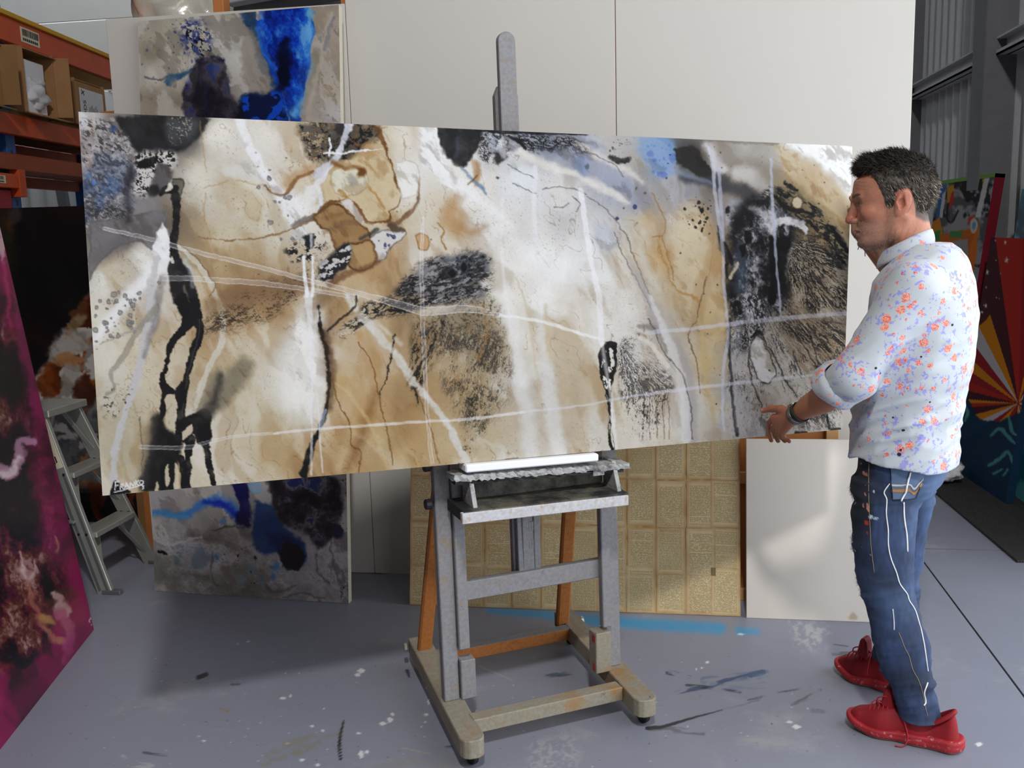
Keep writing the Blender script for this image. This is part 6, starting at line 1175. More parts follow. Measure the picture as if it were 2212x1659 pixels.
def capsule(p0, p1, r0, r1):
    p0 = np.array(p0, float); p1 = np.array(p1, float); d = p1 - p0; L = d @ d
    def f(x, y, z):
        t = np.clip(((x - p0[0]) * d[0] + (y - p0[1]) * d[1] + (z - p0[2]) * d[2]) / L, 0, 1)
        return np.sqrt((x - p0[0] - t * d[0]) ** 2 + (y - p0[1] - t * d[1]) ** 2 + (z - p0[2] - t * d[2]) ** 2) - (r0 + (r1 - r0) * t)
    R = max(r0, r1); f.lo = np.minimum(p0, p1) - R; f.hi = np.maximum(p0, p1) + R; return f
def ellip(c, r, rot=None):
    c = np.array(c, float); r = np.array(r, float); A = np.eye(3) if rot is None else np.array(rot)
    def f(x, y, z):
        dx, dy, dz = x - c[0], y - c[1], z - c[2]
        a = (A[0, 0] * dx + A[0, 1] * dy + A[0, 2] * dz) / r[0]; b = (A[1, 0] * dx + A[1, 1] * dy + A[1, 2] * dz) / r[1]; e = (A[2, 0] * dx + A[2, 1] * dy + A[2, 2] * dz) / r[2]
        k0 = np.sqrt(a * a + b * b + e * e); k1 = np.sqrt((a / r[0]) ** 2 + (b / r[1]) ** 2 + (e / r[2]) ** 2) + 1e-9; return k0 * (k0 - 1) / k1
    R = r.max(); f.lo = c - R; f.hi = c + R; return f
def loft(tab, p=2.0, zpad=.0):
    """rows (z, cx, cy, a, b); elliptical sections stacked in z"""
    T = np.array(sorted(tab), float)
    def f(x, y, z):
        zz = np.clip(z, T[0, 0], T[-1, 0]); cx = np.interp(zz, T[:, 0], T[:, 1]); cy = np.interp(zz, T[:, 0], T[:, 2]); a = np.interp(zz, T[:, 0], T[:, 3]); b = np.interp(zz, T[:, 0], T[:, 4])
        q = (np.abs((x - cx) / a) ** p + np.abs((y - cy) / b) ** p) ** (1 / p); d = (q - 1) * np.minimum(a, b)
        e = np.maximum(z - T[-1, 0], T[0, 0] - z); return np.where(e > 0, np.sqrt(np.maximum(d, 0) ** 2 + e ** 2), np.maximum(d, e))
    m = np.max(T[:, 3:]); f.lo = np.array([T[:, 1].min() - m, T[:, 2].min() - m, T[0, 0]]); f.hi = np.array([T[:, 1].max() + m, T[:, 2].max() + m, T[-1, 0]]); return f
def axis(segs):
    out = [segs[0][0]]
    for a, b, h in segs: out += list(np.linspace(a, b, max(2, int(round((b - a) / h)) + 1))[1:])
    return np.array(out, np.float32)
class Field:
    def __init__(s, xs, ys, zs): s.x, s.y, s.z = xs, ys, zs; s.D = np.full((len(xs), len(ys), len(zs)), 1.0, np.float32)
    def _sub(s, f, pad):
        r = []
        for a, lo, hi in zip((s.x, s.y, s.z), f.lo, f.hi):
            i0 = max(0, np.searchsorted(a, lo - pad) - 1); i1 = min(len(a), np.searchsorted(a, hi + pad) + 2); r.append(slice(i0, i1))
        return tuple(r)
    def xyz(s, S): return s.x[S[0]][:, None, None], s.y[S[1]][None, :, None], s.z[S[2]][None, None, :]
    def add(s, f, k=.01, T=None):
        S = s._sub(f, k + .03)
        if 0 in [q.stop - q.start for q in S]: return s
        s.D[S] = smin(s.D[S], f(*s.xyz(S)).astype(np.float32), k); return s
    def sub(s, f, k=.006):
        S = s._sub(f, k + .02); s.D[S] = smax(s.D[S], -f(*s.xyz(S)).astype(np.float32), k); return s
    def mesh(s):
        D = s.D; sg = D < 0; nx, ny, nz = D.shape
        c = np.zeros((nx - 1, ny - 1, nz - 1), np.uint8)
        for i in (0, 1):
            for j in (0, 1):
                for k in (0, 1): c += sg[i:nx - 1 + i, j:ny - 1 + j, k:nz - 1 + k]
        act = (c > 0) & (c < 8); I, J, K_ = np.nonzero(act); n = len(I); idx = np.full(act.shape, -1, np.int32); idx[I, J, K_] = np.arange(n)
        P = np.zeros((n, 3)); W = np.zeros(n); ax = (s.x, s.y, s.z)
        for d in range(3):
            o = [(0, 0, 0)]; e = [0, 0, 0]; e[d] = 1; oth = [q for q in range(3) if q != d]
            for a in (0, 1):
                for b in (0, 1):
                    q = [0, 0, 0]; q[oth[0]] = a; q[oth[1]] = b; i0, j0, k0 = I + q[0], J + q[1], K_ + q[2]
                    v0 = D[i0, j0, k0]; v1 = D[i0 + e[0], j0 + e[1], k0 + e[2]]; m = (v0 < 0) != (v1 < 0); t = np.where(m, v0 / np.where(v0 == v1, 1, v0 - v1), 0)
                    pt = np.stack([s.x[i0], s.y[j0], s.z[k0]], 1).astype(float); ii = (i0, j0, k0)[d]; step = ax[d][np.minimum(ii + 1, len(ax[d]) - 1)] - ax[d][ii]; pt[:, d] += t * step
                    P += pt * m[:, None]; W += m
        P /= W[:, None]; F = []
        for d in range(3):
            u, v = [(1, 2), (2, 0), (0, 1)][d]; sl0 = [slice(None)] * 3; sl1 = [slice(None)] * 3; sl0[d] = slice(0, -1); sl1[d] = slice(1, None)
            cr = sg[tuple(sl0)] != sg[tuple(sl1)]; ins = sg[tuple(sl0)]
            A = np.argwhere(cr); ok = (A[:, u] > 0) & (A[:, v] > 0) & (A[:, u] < act.shape[u]) & (A[:, v] < act.shape[v]); A = A[ok]
            if len(A) == 0: continue
            q = []
            for du, dv in ((1, 1), (0, 1), (0, 0), (1, 0)):
                B = A.copy(); B[:, u] -= du; B[:, v] -= dv; q.append(idx[B[:, 0], B[:, 1], B[:, 2]])
            q = np.stack(q, 1); fl_ = ~ins[A[:, 0], A[:, 1], A[:, 2]]; q[fl_] = q[fl_][:, ::-1]; F.append(q)
        F = np.vstack(F); F = F[(F >= 0).all(1)]; return P, F
def relax(P, F, it=1, w=.5):
    for _ in range(it):
        S = np.zeros_like(P); N = np.zeros(len(P))
        for a in range(4):
            b = (a + 1) % 4; np.add.at(S, F[:, a], P[F[:, b]]); np.add.at(S, F[:, b], P[F[:, a]]); np.add.at(N, F[:, a], 1); np.add.at(N, F[:, b], 1)
        P = P * (1 - w) + w * S / np.maximum(N, 1)[:, None]
    return P

# ================================================================== the man
MAN_O = Vector((.74, 3.09, 0)); MAN_R = math.atan2(.44725, -.8944)
man = tag(empty('person', MAN_O, MAN_R), 'man in pale floral shirt, torn jeans and red trainers steadying the large canvas', 'person')
HA = math.radians(15); HC = np.array([.065, 0.0])
def hd(x, y, z): return (HC[0] + math.cos(HA) * x - math.sin(HA) * y, HC[1] + math.sin(HA) * x + math.cos(HA) * y, z)
HR = np.array([[math.cos(HA), math.sin(HA), 0], [-math.sin(HA), math.cos(HA), 0], [0, 0, 1]])
def hE(c, r, tilt=None):
    R = HR if tilt is None else np.array(tilt) @ HR
    return ellip(hd(*c), r, R)
def hC(a, b, r0, r1): return capsule(hd(*a), hd(*b), r0, r1)
def wrap_head(fn, lo, hi):
    def f(x, y, z):
        dx = x - HC[0]; dy = y - HC[1]; return fn(math.cos(HA) * dx + math.sin(HA) * dy, -math.sin(HA) * dx + math.cos(HA) * dy, z)
    f.lo = np.array(lo); f.hi = np.array(hi); return f
B = Field(axis([(-.14, -.075, .004), (-.075, .235, .0022), (.235, .50, .0032)]), axis([(-.47, -.12, .005), (-.12, .115, .0024), (.115, .30, .004)]), axis([(.84, 1.02, .0032), (1.02, 1.46, .006), (1.46, 1.80, .0022)]))
# trunk hidden by the shirt, neck
B.add(ellip((-.01, 0, 1.25), (.10, .145, .19)), .02).add(capsule((-.035, -.16, 1.405), (-.035, .16, 1.405), .05, .05), .03)
B.add(capsule((.042, .0, 1.60), (.008, 0, 1.44), .058, .064), .03)
# head
B.add(hE((.012, 0, 1.676), (.112, .079, .098)), .02)
face = loft([(1.497, .055, 0, .028, .020), (1.508, .048, 0, .058, .036), (1.525, .042, 0, .067, .050), (1.548, .036, 0, .077, .060), (1.58, .030, 0, .087, .066), (1.61, .026, 0, .090, .069), (1.64, .020, 0, .099, .071), (1.665, .018, 0, .110, .073), (1.70, .015, 0, .108, .075)], 2.25)
B.add(wrap_head(face, (-.08, -.10, 1.49), (.22, .12, 1.71)), .022)
for s in (-1, 1):
    B.add(hC((.004, s * .056, 1.556), (.080, s * .022, 1.516), .018, .016), .022)
    B.add(hC((.004, s * .058, 1.60), (.006, s * .056, 1.552), .020, .018), .02)
    B.add(hE((.074, s * .052, 1.606), (.030, .017, .019)), .02)
    B.add(hC((.122, s * .008, 1.652), (.104, s * .044, 1.657), .0095, .0085), .012)
    B.sub(ellip(hd(.123, s * .034, 1.635), (.0155, .018, .0105), HR), .010)
    B.add(ellip(hd(.1005, s * .032, 1.6335), (.0125, .0135, .0120)), .002)
    B.add(hC((.110, s * .016, 1.6405), (.108, s * .034, 1.6425), .0042, .0046), .004).add(hC((.108, s * .034, 1.6425), (.092, s * .047, 1.636), .0046, .004), .004)
    B.add(hC((.106, s * .022, 1.622), (.096, s * .045, 1.626), .0045, .004), .006)
    B.add(hE((.124, s * .0135, 1.582), (.012, .0085, .009)), .006)
    B.sub(hE((.132, s * .008, 1.5725), (.006, .0045, .004)), .003)
    # ear
    tl = np.array([[.96, 0, .26], [0, 1, 0], [-.26, 0, .96]])
    B.add(ellip(hd(-.012, s * .082, 1.634), (.0225, .0085, .037), tl @ HR), .006)
    B.sub(ellip(hd(-.006, s * .0900, 1.630), (.0115, .0115, .0175), tl @ HR), .004).sub(ellip(hd(-.010, s * .0915, 1.650), (.0095, .006, .010), tl @ HR), .004)
    B.add(hC((.004, s * .086, 1.628), (.001, s * .086, 1.618), .0045, .004), .003)
    B.add(hC((-.016, s * .0865, 1.652), (-.020, s * .0865, 1.628), .0035, .0035), .004)
    B.add(hE((.001, s * .079, 1.604), (.010, .006, .0115)), .006)
    B.add(capsule((.028, s * .055, 1.585), (.055, s * .02, 1.45), .014, .014), .018)
B.add(hC((.121, 0, 1.645), (.136, 0, 1.590), .0085, .0125), .010).add(hE((.1375, 0, 1.5845), (.0125, .0125, .0115)), .006)
B.add(hE((.111, 0, 1.5555), (.0125, .025, .0058)), .007).add(hE((.109, 0, 1.5405), (.0115, .021, .0065)), .007)
B.add(hE((.093, 0, 1.513), (.019, .022, .015)), .012).add(hC((.040, 0, 1.515), (.018, 0, 1.47), .03, .04), .02)
# near arm: forearm, palm, four fingers, thumb
EL = (.112, .240, 1.130); WR = (.322, .128, .980)
B.add(capsule((-.03, .19, 1.39), EL, .048, .044), .02).add(capsule(EL, (.19, .2, 1.078), .044, .043), .03).add(capsule((.19, .2, 1.078), WR, .043, .026), .03).add(capsule((.215, .178, 1.045), (.27, .15, 1.02), .036, .030), .02)
KN = {'i': (.424, .046, .948), 'm': (.413, .052, .930), 'r': (.398, .064, .917), 'p': (.381, .078, .910)}
for q, rr in (('i', .0125), ('m', .0125), ('r', .012), ('p', .011)):
    k = np.array(KN[q]); B.add(capsule(np.array(WR) * .86 + k * .14, k, .017, rr), .014)
for chain, rs in (([KN['i'], (.452, .010, .922), (.459, -.003, .890), (.452, -.010, .858)], (.0105, .0092, .0085, .0076)), ([KN['m'], (.436, .016, .902), (.434, .004, .882), (.424, .002, .862)], (.0105, .0094, .0088, .0078)), ([KN['r'], (.412, .034, .892), (.406, .020, .880), (.394, .020, .868)], (.010, .009, .0083, .0074)), ([KN['p'], (.390, .052, .890), (.382, .042, .882), (.371, .044, .874)], (.009, .0080, .0074, .0066)), ([(.345, .112, .983), (.388, .078, .986), (.428, .050, .980), (.466, .036, .967)], (.016, .013, .0112, .0085))):
    for a, b, r0, r1 in zip(chain[:-1], chain[1:], rs[:-1], rs[1:]): B.add(capsule(a, b, r0, r1), .004 if chain[0] != (.345, .112, .983) else .008)
# far arm reaching up to the canvas edge
E2 = (.100, -.395, 1.315); W2 = (.268, -.318, 1.548)
B.add(capsule((-.01, -.19, 1.39), E2, .05, .044), .02).add(capsule(E2, W2, .043, .028), .02)
for a, b, r0, r1 in (((.268, -.318, 1.548), (.290, -.325, 1.615), .026, .020), ((.286, -.340, 1.60), (.300, -.350, 1.66), .018, .013), ((.290, -.330, 1.635), (.318, -.360, 1.665), .0115, .009), ((.318, -.360, 1.665), (.384, -.300, 1.668), .009, .008), ((.292, -.330, 1.615), (.322, -.358, 1.64), .0115, .009), ((.322, -.358, 1.64), (.388, -.296, 1.642), .009, .008), ((.290, -.330, 1.597), (.318, -.356, 1.615), .011, .009), ((.318, -.356, 1.615), (.384, -.295, 1.618), .009, .008), ((.288, -.328, 1.58), (.314, -.350, 1.592), .010, .008), ((.314, -.350, 1.592), (.374, -.295, 1.594), .008, .0075), ((.262, -.300, 1.57), (.268, -.284, 1.62), .014, .0115), ((.268, -.284, 1.62), (.285, -.268, 1.658), .0115, .009)):
    B.add(capsule(a, b, r0, r1), .010)
P, F = B.mesh(); P = relax(P, F, 1, .35)
hx = math.cos(HA) * (P[:, 0] - HC[0]) + math.sin(HA) * (P[:, 1] - HC[1]); hy = -math.sin(HA) * (P[:, 0] - HC[0]) + math.cos(HA) * (P[:, 1] - HC[1]); hz = P[:, 2]
def g3(x, y, z, c, r): return np.exp(-(((x - c[0]) / r[0]) ** 2 + ((np.abs(y) - c[1]) / r[1]) ** 2 + ((z - c[2]) / r[2]) ** 2))
sk = np.tile(np.array((174, 118, 94), float), (len(P), 1)); n_ = vn3(P[:, 0] * 60, P[:, 1] * 60, P[:, 2] * 60)[:, None]; n2_ = vn3(P[:, 0] * 300, P[:, 1] * 300, P[:, 2] * 300)[:, None]
sk *= 1 + .10 * (n_ - .5) + .10 * (n2_ - .5)
def mixc(m, c): 
    global sk
    m = np.clip(m, 0, 1)[:, None]; sk = sk * (1 - m) + np.array(c, float) * m
head = sst(1.47, 1.50, hz)
arm = (P[:, 0] > .16) & (hz < 1.2); mixc(arm * .8, (158, 98, 66)); mixc(arm * .5 * np.exp(-((P[:, 2] - .965) / .05) ** 2) * (P[:, 0] > .32), (186, 112, 88))
mixc(head * g3(hx, hy, hz, (.138, 0, 1.588), (.025, .02, .02)) * .55, (186, 92, 84)); mixc(head * g3(hx, hy, hz, (.085, .055, 1.60), (.03, .03, .02)) * .35, (190, 104, 84)); mixc(head * g3(hx, hy, hz, (-.01, .088, 1.635), (.03, .015, .04)) * .45, (192, 106, 88))
beard = head * sst(1.600, 1.560, hz + .10 * np.abs(hx - .05)) * sst(-.01, .02, hx); beard = np.maximum(beard, head * g3(hx, hy, hz, (.020, .07, 1.60), (.016, .02, .035)))
beard *= (1 - g3(hx, hy, hz, (.118, 0, 1.548), (.02, .026, .011)))
mixc(beard * (.10 + .45 * n2_[:, 0]), (164, 140, 126)); mixc(head * sst(1.525, 1.505, hz) * .45 * sst(-.01, .02, hx), (96, 74, 62)); mixc(head * g3(hx, hy, hz, (.112, .0, 1.5475), (.02, .026, .009)) * .6, (168, 96, 88))
mixc(head * np.exp(-((hz - 1.5482 - .0006 * np.sin(hy * 90)) / .0013) ** 2) * sst(.090, .100, hx) * sst(.032, .026, np.abs(hy)) * .85, (70, 38, 34)); mixc(head * g3(hx, hy, hz, (.108, .034, 1.6345), (.02, .0125, .0034)) * .98, (30, 22, 20)); mixc(head * g3(hx, hy, hz, (.106, .033, 1.620), (.02, .016, .006)) * .3, (150, 92, 72))  # shade between the lips and under the brows painted into the skin colour
mixc(sst(.5, .62, head * (g3(hx, hy, hz, (.118, .018, 1.6545), (.02, .018, .0068)) + g3(hx, hy, hz, (.106, .042, 1.660), (.02, .017, .0065)))) * (.55 + .5 * n2_[:, 0]), (62, 46, 38))
for zz in (1.676, 1.686, 1.697): mixc(head * np.exp(-((hz - zz - .004 * np.sin(hy * 60)) / .0016) ** 2) * sst(.085, .10, hx) * .4, (140, 84, 60))
for k in range(5): mixc(np.exp(-((P[:, 0] + .35 * (hz - 1.5) - .02 - .016 * k) / .0022) ** 2) * sst(1.575, 1.55, hz) * sst(1.45, 1.47, hz) * .35, (140, 82, 58))
mixc((np.hypot(np.hypot(P[:, 0] - .463, P[:, 1] - .038), P[:, 2] - .971) < .009) * .6, (222, 170, 156))
HL = np.array([(.14, 1.722), (.118, 1.724), (.098, 1.730), (.080, 1.722), (.066, 1.700), (.046, 1.655), (.034, 1.622), (.020, 1.624), (.012, 1.662), (-.008, 1.676), (-.034, 1.664), (-.044, 1.62), (-.048, 1.588), (-.072, 1.574), (-.12, 1.572)])[::-1]
mixc(sst(-.004, .010, hz - np.interp(hx, HL[:, 0], HL[:, 1])) * (np.abs(hy) < .082) * .85 * (hz > 1.5), (64, 54, 48))
body_me = mesh_np('body', P, F); set_col(body_me, np.array([[((v / 255) / 12.92 if v / 255 <= .04045 else ((v / 255 + .055) / 1.055) ** 2.4) for v in (0, 64, 128, 192, 255)]]) [0, :3] if False else np.where(sk / 255 <= .04045, sk / 255 / 12.92, ((sk / 255 + .055) / 1.055) ** 2.4))
t = NT('skin'); a = t.n('ShaderNodeAttribute', attribute_name='Col'); t.base(a.outputs['Color']); t.rough(.48); t.b.inputs['Subsurface Weight'].default_value = .08; t.b.inputs['Subsurface Radius'].default_value = (.012, .005, .003)
t.bump(t.noise(t.tex().outputs['Object'], 420, 3, .6), .25, .0008)
body = link('body', body_me, man, t.m)

# eyes
for s_e in (-1, 1):
    V = []; C_ = []; n = 20; c_e = np.array(hd(.1003, s_e * .032, 1.6338)); g_ = np.array(hd(1, 0, 0)) - np.array(hd(0, 0, 0)); g_[2] = -.06; g_ /= np.linalg.norm(g_)
    for i in range(n + 1):
        for j in range(n):
            v = np.array((math.sin(math.pi * i / n) * math.cos(2 * math.pi * j / n), math.sin(math.pi * i / n) * math.sin(2 * math.pi * j / n), math.cos(math.pi * i / n))); V.append(c_e + v * .0127); q = v @ g_; C_.append((.012, .011, .010) if q > .93 else (.05, .04, .03) if q > .84 else (.5, .45, .42))
    F_ = [(i * n + j, i * n + (j + 1) % n, (i + 1) * n + (j + 1) % n, (i + 1) * n + j) for i in range(n) for j in range(n)]
    em = mesh_np('eye', V, F_); set_col(em, np.array(C_)); link('eye', em, man, vcol('eye_surface', .15, 0, 50, .5))

# hair: short strands over the scalp, darker on top, greying at the sides
HL = np.array([(.14, 1.722), (.118, 1.724), (.098, 1.730), (.080, 1.722), (.066, 1.700), (.046, 1.655), (.034, 1.622), (.020, 1.624), (.012, 1.662), (-.008, 1.676), (-.034, 1.664), (-.044, 1.62), (-.048, 1.588), (-.072, 1.574), (-.12, 1.572)])[::-1]
def hairline(x): return np.interp(x, HL[:, 0], HL[:, 1])
rs = np.random.RandomState(3); SV = []; SF = []; SCc = []
def strand(p, d, L, w, col, curl):
    q = np.array([p + d * L * t_ + curl * (t_ ** 2) * L for t_ in (0, .5, 1.0)]); a = np.cross(d, rs.normal(size=3)); a /= np.linalg.norm(a) + 1e-6; o = len(SV)
    for i, ww in enumerate((w, w * .8, w * .15)): SV.extend((q[i] - a * ww, q[i] + a * ww))
    SCc.extend([col * .75] * 2 + [col] * 2 + [col * 1.15] * 2); SF.extend(((o, o + 1, o + 3, o + 2), (o + 2, o + 3, o + 5, o + 4)))
# close cap that follows the skull, then strands rooted on it
Hf = Field(axis([(-.13, .15, .0035)]), axis([(-.10, .10, .0035)]), axis([(1.55, 1.81, .0035)]))
xg, yg, zg = Hf.x[:, None, None], Hf.y[None, :, None], Hf.z[None, None, :]
hs_d = smin(ellip((.012, 0, 1.676), (.112, .079, .098))(xg, yg, zg), face(xg, yg, zg), .022)
thick = .0035 + .010 * sst(1.695, 1.755, zg) + .006 * sst(.04, .10, xg) * sst(1.70, 1.74, zg)
Hf.D = (hs_d - thick + .004 * (vn3(xg * 120, yg * 120, zg * 120) - .5) + .008 * (vn3(xg * 48, yg * 48, zg * 48) - .5)).astype(np.float32)
Hf.D = np.maximum(Hf.D, ((np.interp(xg, HL[:, 0], HL[:, 1]) + .003 + .016 * (vn3(xg * 160, yg * 160, zg * 60) - .5) - zg) * .7).astype(np.float32))
Hf.D = np.maximum(Hf.D, -(hs_d + .010).astype(np.float32))
HP, HF_ = Hf.mesh()
_hm = mesh_np('tmp', HP, HF_); hn = np.empty(len(HP) * 3, np.float32); _hm.vertices.foreach_get('normal', hn); hn = hn.reshape(-1, 3); bpy.data.meshes.remove(_hm)
outer = np.flatnonzero(smin(ellip((.012, 0, 1.676), (.112, .079, .098))(*HP.T), face(*HP.T), .022) > .001)
for i in rs.choice(outer, 21000):
    p = HP[i] + rs.normal(size=3) * .0015; nrm = hn[i]; top = float(sst(1.705, 1.75, p[2])); frt = float(sst(.05, .10, p[0])) * top
    flow = np.array((.9, 0, .20)) * top + np.array((-.60, 0, -.70)) * (1 - top)
    d = nrm * (.34 * top + .10 + .12 * frt) + flow + rs.normal(size=3) * (.24 * top + .12); d /= np.linalg.norm(d)
    L = (.012 + .010 * rs.rand() + .012 * frt) * top + (.010 + .006 * rs.rand()) * (1 - top)
    grey = (1 - top) * (.45 + .6 * rs.rand()) * float(sst(1.755, 1.68, p[2])); lt = rs.rand() < .42
    c = np.array((40, 33, 28)) * (1 - grey) + (np.array((176, 166, 150)) if lt else np.array((74, 66, 58))) * grey
    strand(p - nrm * .001, d, L, .00055 + .0003 * rs.rand(), c * (.8 + .4 * rs.rand()), rs.normal(size=3) * .22 - nrm * .25)
SV = np.array(SV); SCc = np.array(SCc) / 255.0
tp = sst(1.70, 1.745, HP[:, 2])[:, None]; hc = (np.array((30, 26, 23)) * tp + np.array((70, 64, 58)) * (1 - tp)) / 255.0 * (.8 + .5 * vn3(HP[:, 0] * 200, HP[:, 1] * 200, HP[:, 2] * 90)[:, None])
V_ = np.vstack([HP, SV]); V_ = np.stack(hd(V_[:, 0], V_[:, 1], V_[:, 2]), 1); Cc = np.vstack([hc, SCc])
hair_me = mesh_np('hair', V_, np.vstack([HF_, np.array(SF) + len(HP)])); set_col(hair_me, np.where(Cc <= .04045, Cc / 12.92, ((Cc + .055) / 1.055) ** 2.4))
hair = link('hair', hair_me, man, vcol('hair', .55, .1, 300, .25))
# stubble
bi = np.flatnonzero((beard > .25) & (hx > -.02)); rs = np.random.RandomState(9); SV = []; SF = []; SCc = []
me_n = np.zeros((len(P), 3)); body_me.vertices.foreach_get('normal', me_n.ravel()); me_n = np.array([v.normal for v in body_me.vertices]) if len(bi) < 0 else me_n
nn_ = np.empty(len(P) * 3, np.float32); body_me.vertices.foreach_get('normal', nn_); nn_ = nn_.reshape(-1, 3)
for i in rs.choice(bi, min(6000, len(bi)), replace=False):
    d = nn_[i] * .7 + np.array((0.15, 0, -.6)) + rs.normal(size=3) * .25; d /= np.linalg.norm(d); col = np.array((176, 170, 164)) if rs.rand() < .72 else np.array((104, 88, 78))
    p = P[i] + rs.normal(size=3) * .001; a = np.cross(d, rs.normal(size=3)); a /= np.linalg.norm(a); o = len(SV); SV += [p - a * .00026, p + a * .00026, p + d * (.0018 + .0018 * rs.rand())]; SCc += [col] * 3; SF.append((o, o + 1, o + 2))
st_me = mesh_np('stubble', np.array(SV), np.array(SF)); Cc = np.array(SCc) / 255.0; set_col(st_me, np.where(Cc <= .04045, Cc / 12.92, ((Cc + .055) / 1.055) ** 2.4))
stb = link('stubble', st_me, man, hair_me.materials[0]); stb['kind'] = 'stuff'

# ---------------------------------------------------------------- shirt
def fold(x, y, z, sc, sx, sy, sz): return vn3(x * sc * sx + 9, y * sc * sy + 4, z * sc * sz + 2)
Sh = Field(axis([(-.24, .30, .0045)]), axis([(-.50, .36, .0045)]), axis([(.78, 1.56, .0045)]))
Sh.add(loft([(.795, .022, 0, .152, .186), (.86, .024, 0, .158, .190), (.95, .022, 0, .158, .186), (1.05, .014, 0, .158, .186), (1.166, -.003, 0, .160, .194), (1.30, -.016, 0, .153, .200), (1.40, -.016, 0, .136, .196), (1.440, -.024, 0, .116, .172), (1.470, -.032, 0, .096, .132), (1.492, -.034, 0, .078, .096), (1.512, -.030, 0, .058, .066)], 2.25), .01)
xg, yg, zg = Sh.x[:, None, None], Sh.y[None, :, None], Sh.z[None, None, :]
cutn = np.array((.66, -.30, -.69)); cutn /= np.linalg.norm(cutn)
cut1 = (xg - .178) * cutn[0] + (yg - .210) * cutn[1] + (zg - 1.085) * cutn[2]
c2 = np.array((.42, -.88, -.20)); c2 /= np.linalg.norm(c2); cut2 = (xg - .088) * c2[0] + (yg + .365) * c2[1] + (zg - 1.33) * c2[2]
Sl = smin(capsule((-.030, .175, 1.392), (.112, .243, 1.135), .076, .064)(xg, yg, zg), capsule((.112, .243, 1.135), (.165, .216, 1.095), .064, .062)(xg, yg, zg), .03)
Sl = np.maximum(Sl, cut1); Sr = np.maximum(capsule((-.015, -.175, 1.392), (.092, -.375, 1.325), .075, .062)(xg, yg, zg), cut2)
Sh.D = smin(smin(Sh.D, Sl.astype(np.float32), .035), Sr.astype(np.float32), .035)
u_ = zg * .80 + xg * .60; v_ = -zg * .60 + xg * .80
dsp = .016 * (np.abs(vn3(u_ * 17 + 3, yg * 9 + 1, v_ * 4.0) - .5) - .12) + .009 * (np.abs(vn3(u_ * 34 + 3, yg * 16 + 5, v_ * 9) - .5) - .12)
wst = np.exp(-((zg - 1.0) / .14) ** 2) + .8 * np.exp(-(((zg - 1.22) / .10) ** 2 + ((yg - .17) / .10) ** 2)) + .5
dsp2 = .026 * (np.abs(vn3(zg * 30 + xg * 10, yg * 6, xg * 6 + 7) - .5) - .12) * np.exp(-((zg - .99) / .10) ** 2)
arm_w = np.exp(-(((yg - .235) / .07) ** 2 + ((zg - 1.18) / .10) ** 2 + ((xg - .09) / .12) ** 2))
dsp3 = .016 * (np.abs(vn3((zg + .55 * xg) * 32, yg * 12, xg * 10) - .5) - .12) * arm_w
Sh.D += (dsp * wst * 1.15 + dsp2 + dsp3).astype(np.float32)
inner = Sh.D + .009
hem = .857 + .15 * np.clip(xg, -.16, .12) - .028 * sst(.10, .18, xg) + .003 * np.sin(xg * 40 + yg * 15)
D = np.maximum(Sh.D, hem - zg); D = np.maximum(D, -capsule((.15, .222, 1.105), (.25, .17, 1.03), .052, .052)(xg, yg, zg))
neck = loft([(1.43, .03, 0, .056, .056), (1.47, .036, 0, .060, .058), (1.56, .038, 0, .062, .060)])(xg, yg, zg)
D = np.maximum(D, -np.where(zg < hem + .16, inner, 1.0)); D = np.maximum(D, -neck)
Sh.D = D.astype(np.float32); SP, SFc = Sh.mesh(); SP = relax(SP, SFc, 1, .4)
t = NT('floral_cotton'); tc = t.tex().outputs['Object']
nz = t.n('ShaderNodeTexNoise'); nz.inputs['Scale'].default_value = 130; nz.inputs['Detail'].default_value = 2; t.l(tc, nz.inputs['Vector'])
dv = t.n('ShaderNodeVectorMath', operation='SUBTRACT'); t.l(nz.outputs['Color'], dv.inputs[0]); dv.inputs[1].default_value = (.5, .5, .5)
ds = t.n('ShaderNodeVectorMath', operation='SCALE'); t.l(dv.outputs[0], ds.inputs[0]); ds.inputs['Scale'].default_value = .014
ad = t.n('ShaderNodeVectorMath', operation='ADD'); t.l(tc, ad.inputs[0]); t.l(ds.outputs[0], ad.inputs[1])
def flowers(col, scale, r_core, r_leaf, keep, loc, core=(226, 106, 84), leaf=(118, 120, 198)):
    mp = t.mapping(ad.outputs[0], (1, 1, 1), (.3, .5, .2), loc); v = t.n('ShaderNodeTexVoronoi', feature='F1'); v.inputs['Scale'].default_value = scale; v.inputs['Randomness'].default_value = .85; t.l(mp, v.inputs['Vector'])
    sp = t.n('ShaderNodeSeparateColor'); t.l(v.outputs['Color'], sp.inputs[0]); k = t.math('LESS_THAN', sp.outputs[0], keep); dist = v.outputs['Distance']
    fine = t.noise(tc, 260, 2, .6); mid = t.noise(t.mapping(tc, (1, 1, 1), (0, 0, 0), loc), 62, 3, .6)
    lm = t.math('MULTIPLY', t.math('MULTIPLY', t.math('LESS_THAN', dist, r_leaf), t.math('GREATER_THAN', mid, .575)), k)
    col = t.mix(t.math('MULTIPLY', lm, .85), col, t.mix(fine, lin(leaf), lin(tuple(min(255, c + 50) for c in leaf))))
    cm = t.math('MULTIPLY', t.math('LESS_THAN', dist, r_core), k)
    return t.mix(cm, col, t.mix(t.step(fine, .42, .56), lin(core), lin((244, 176, 160))))
c = t.mix(t.noise(tc, 8, 3), lin((184, 191, 197)), lin((195, 201, 206)))
c = flowers(c, 19.0, .25, .60, .80, (0, 0, 0)); c = flowers(c, 30.0, .22, .52, .50, (3.1, 1.7, .4), (222, 96, 84)); c = flowers(c, 40, .20, .40, .25, (7.3, 2.2, 5.1), (206, 70, 70))
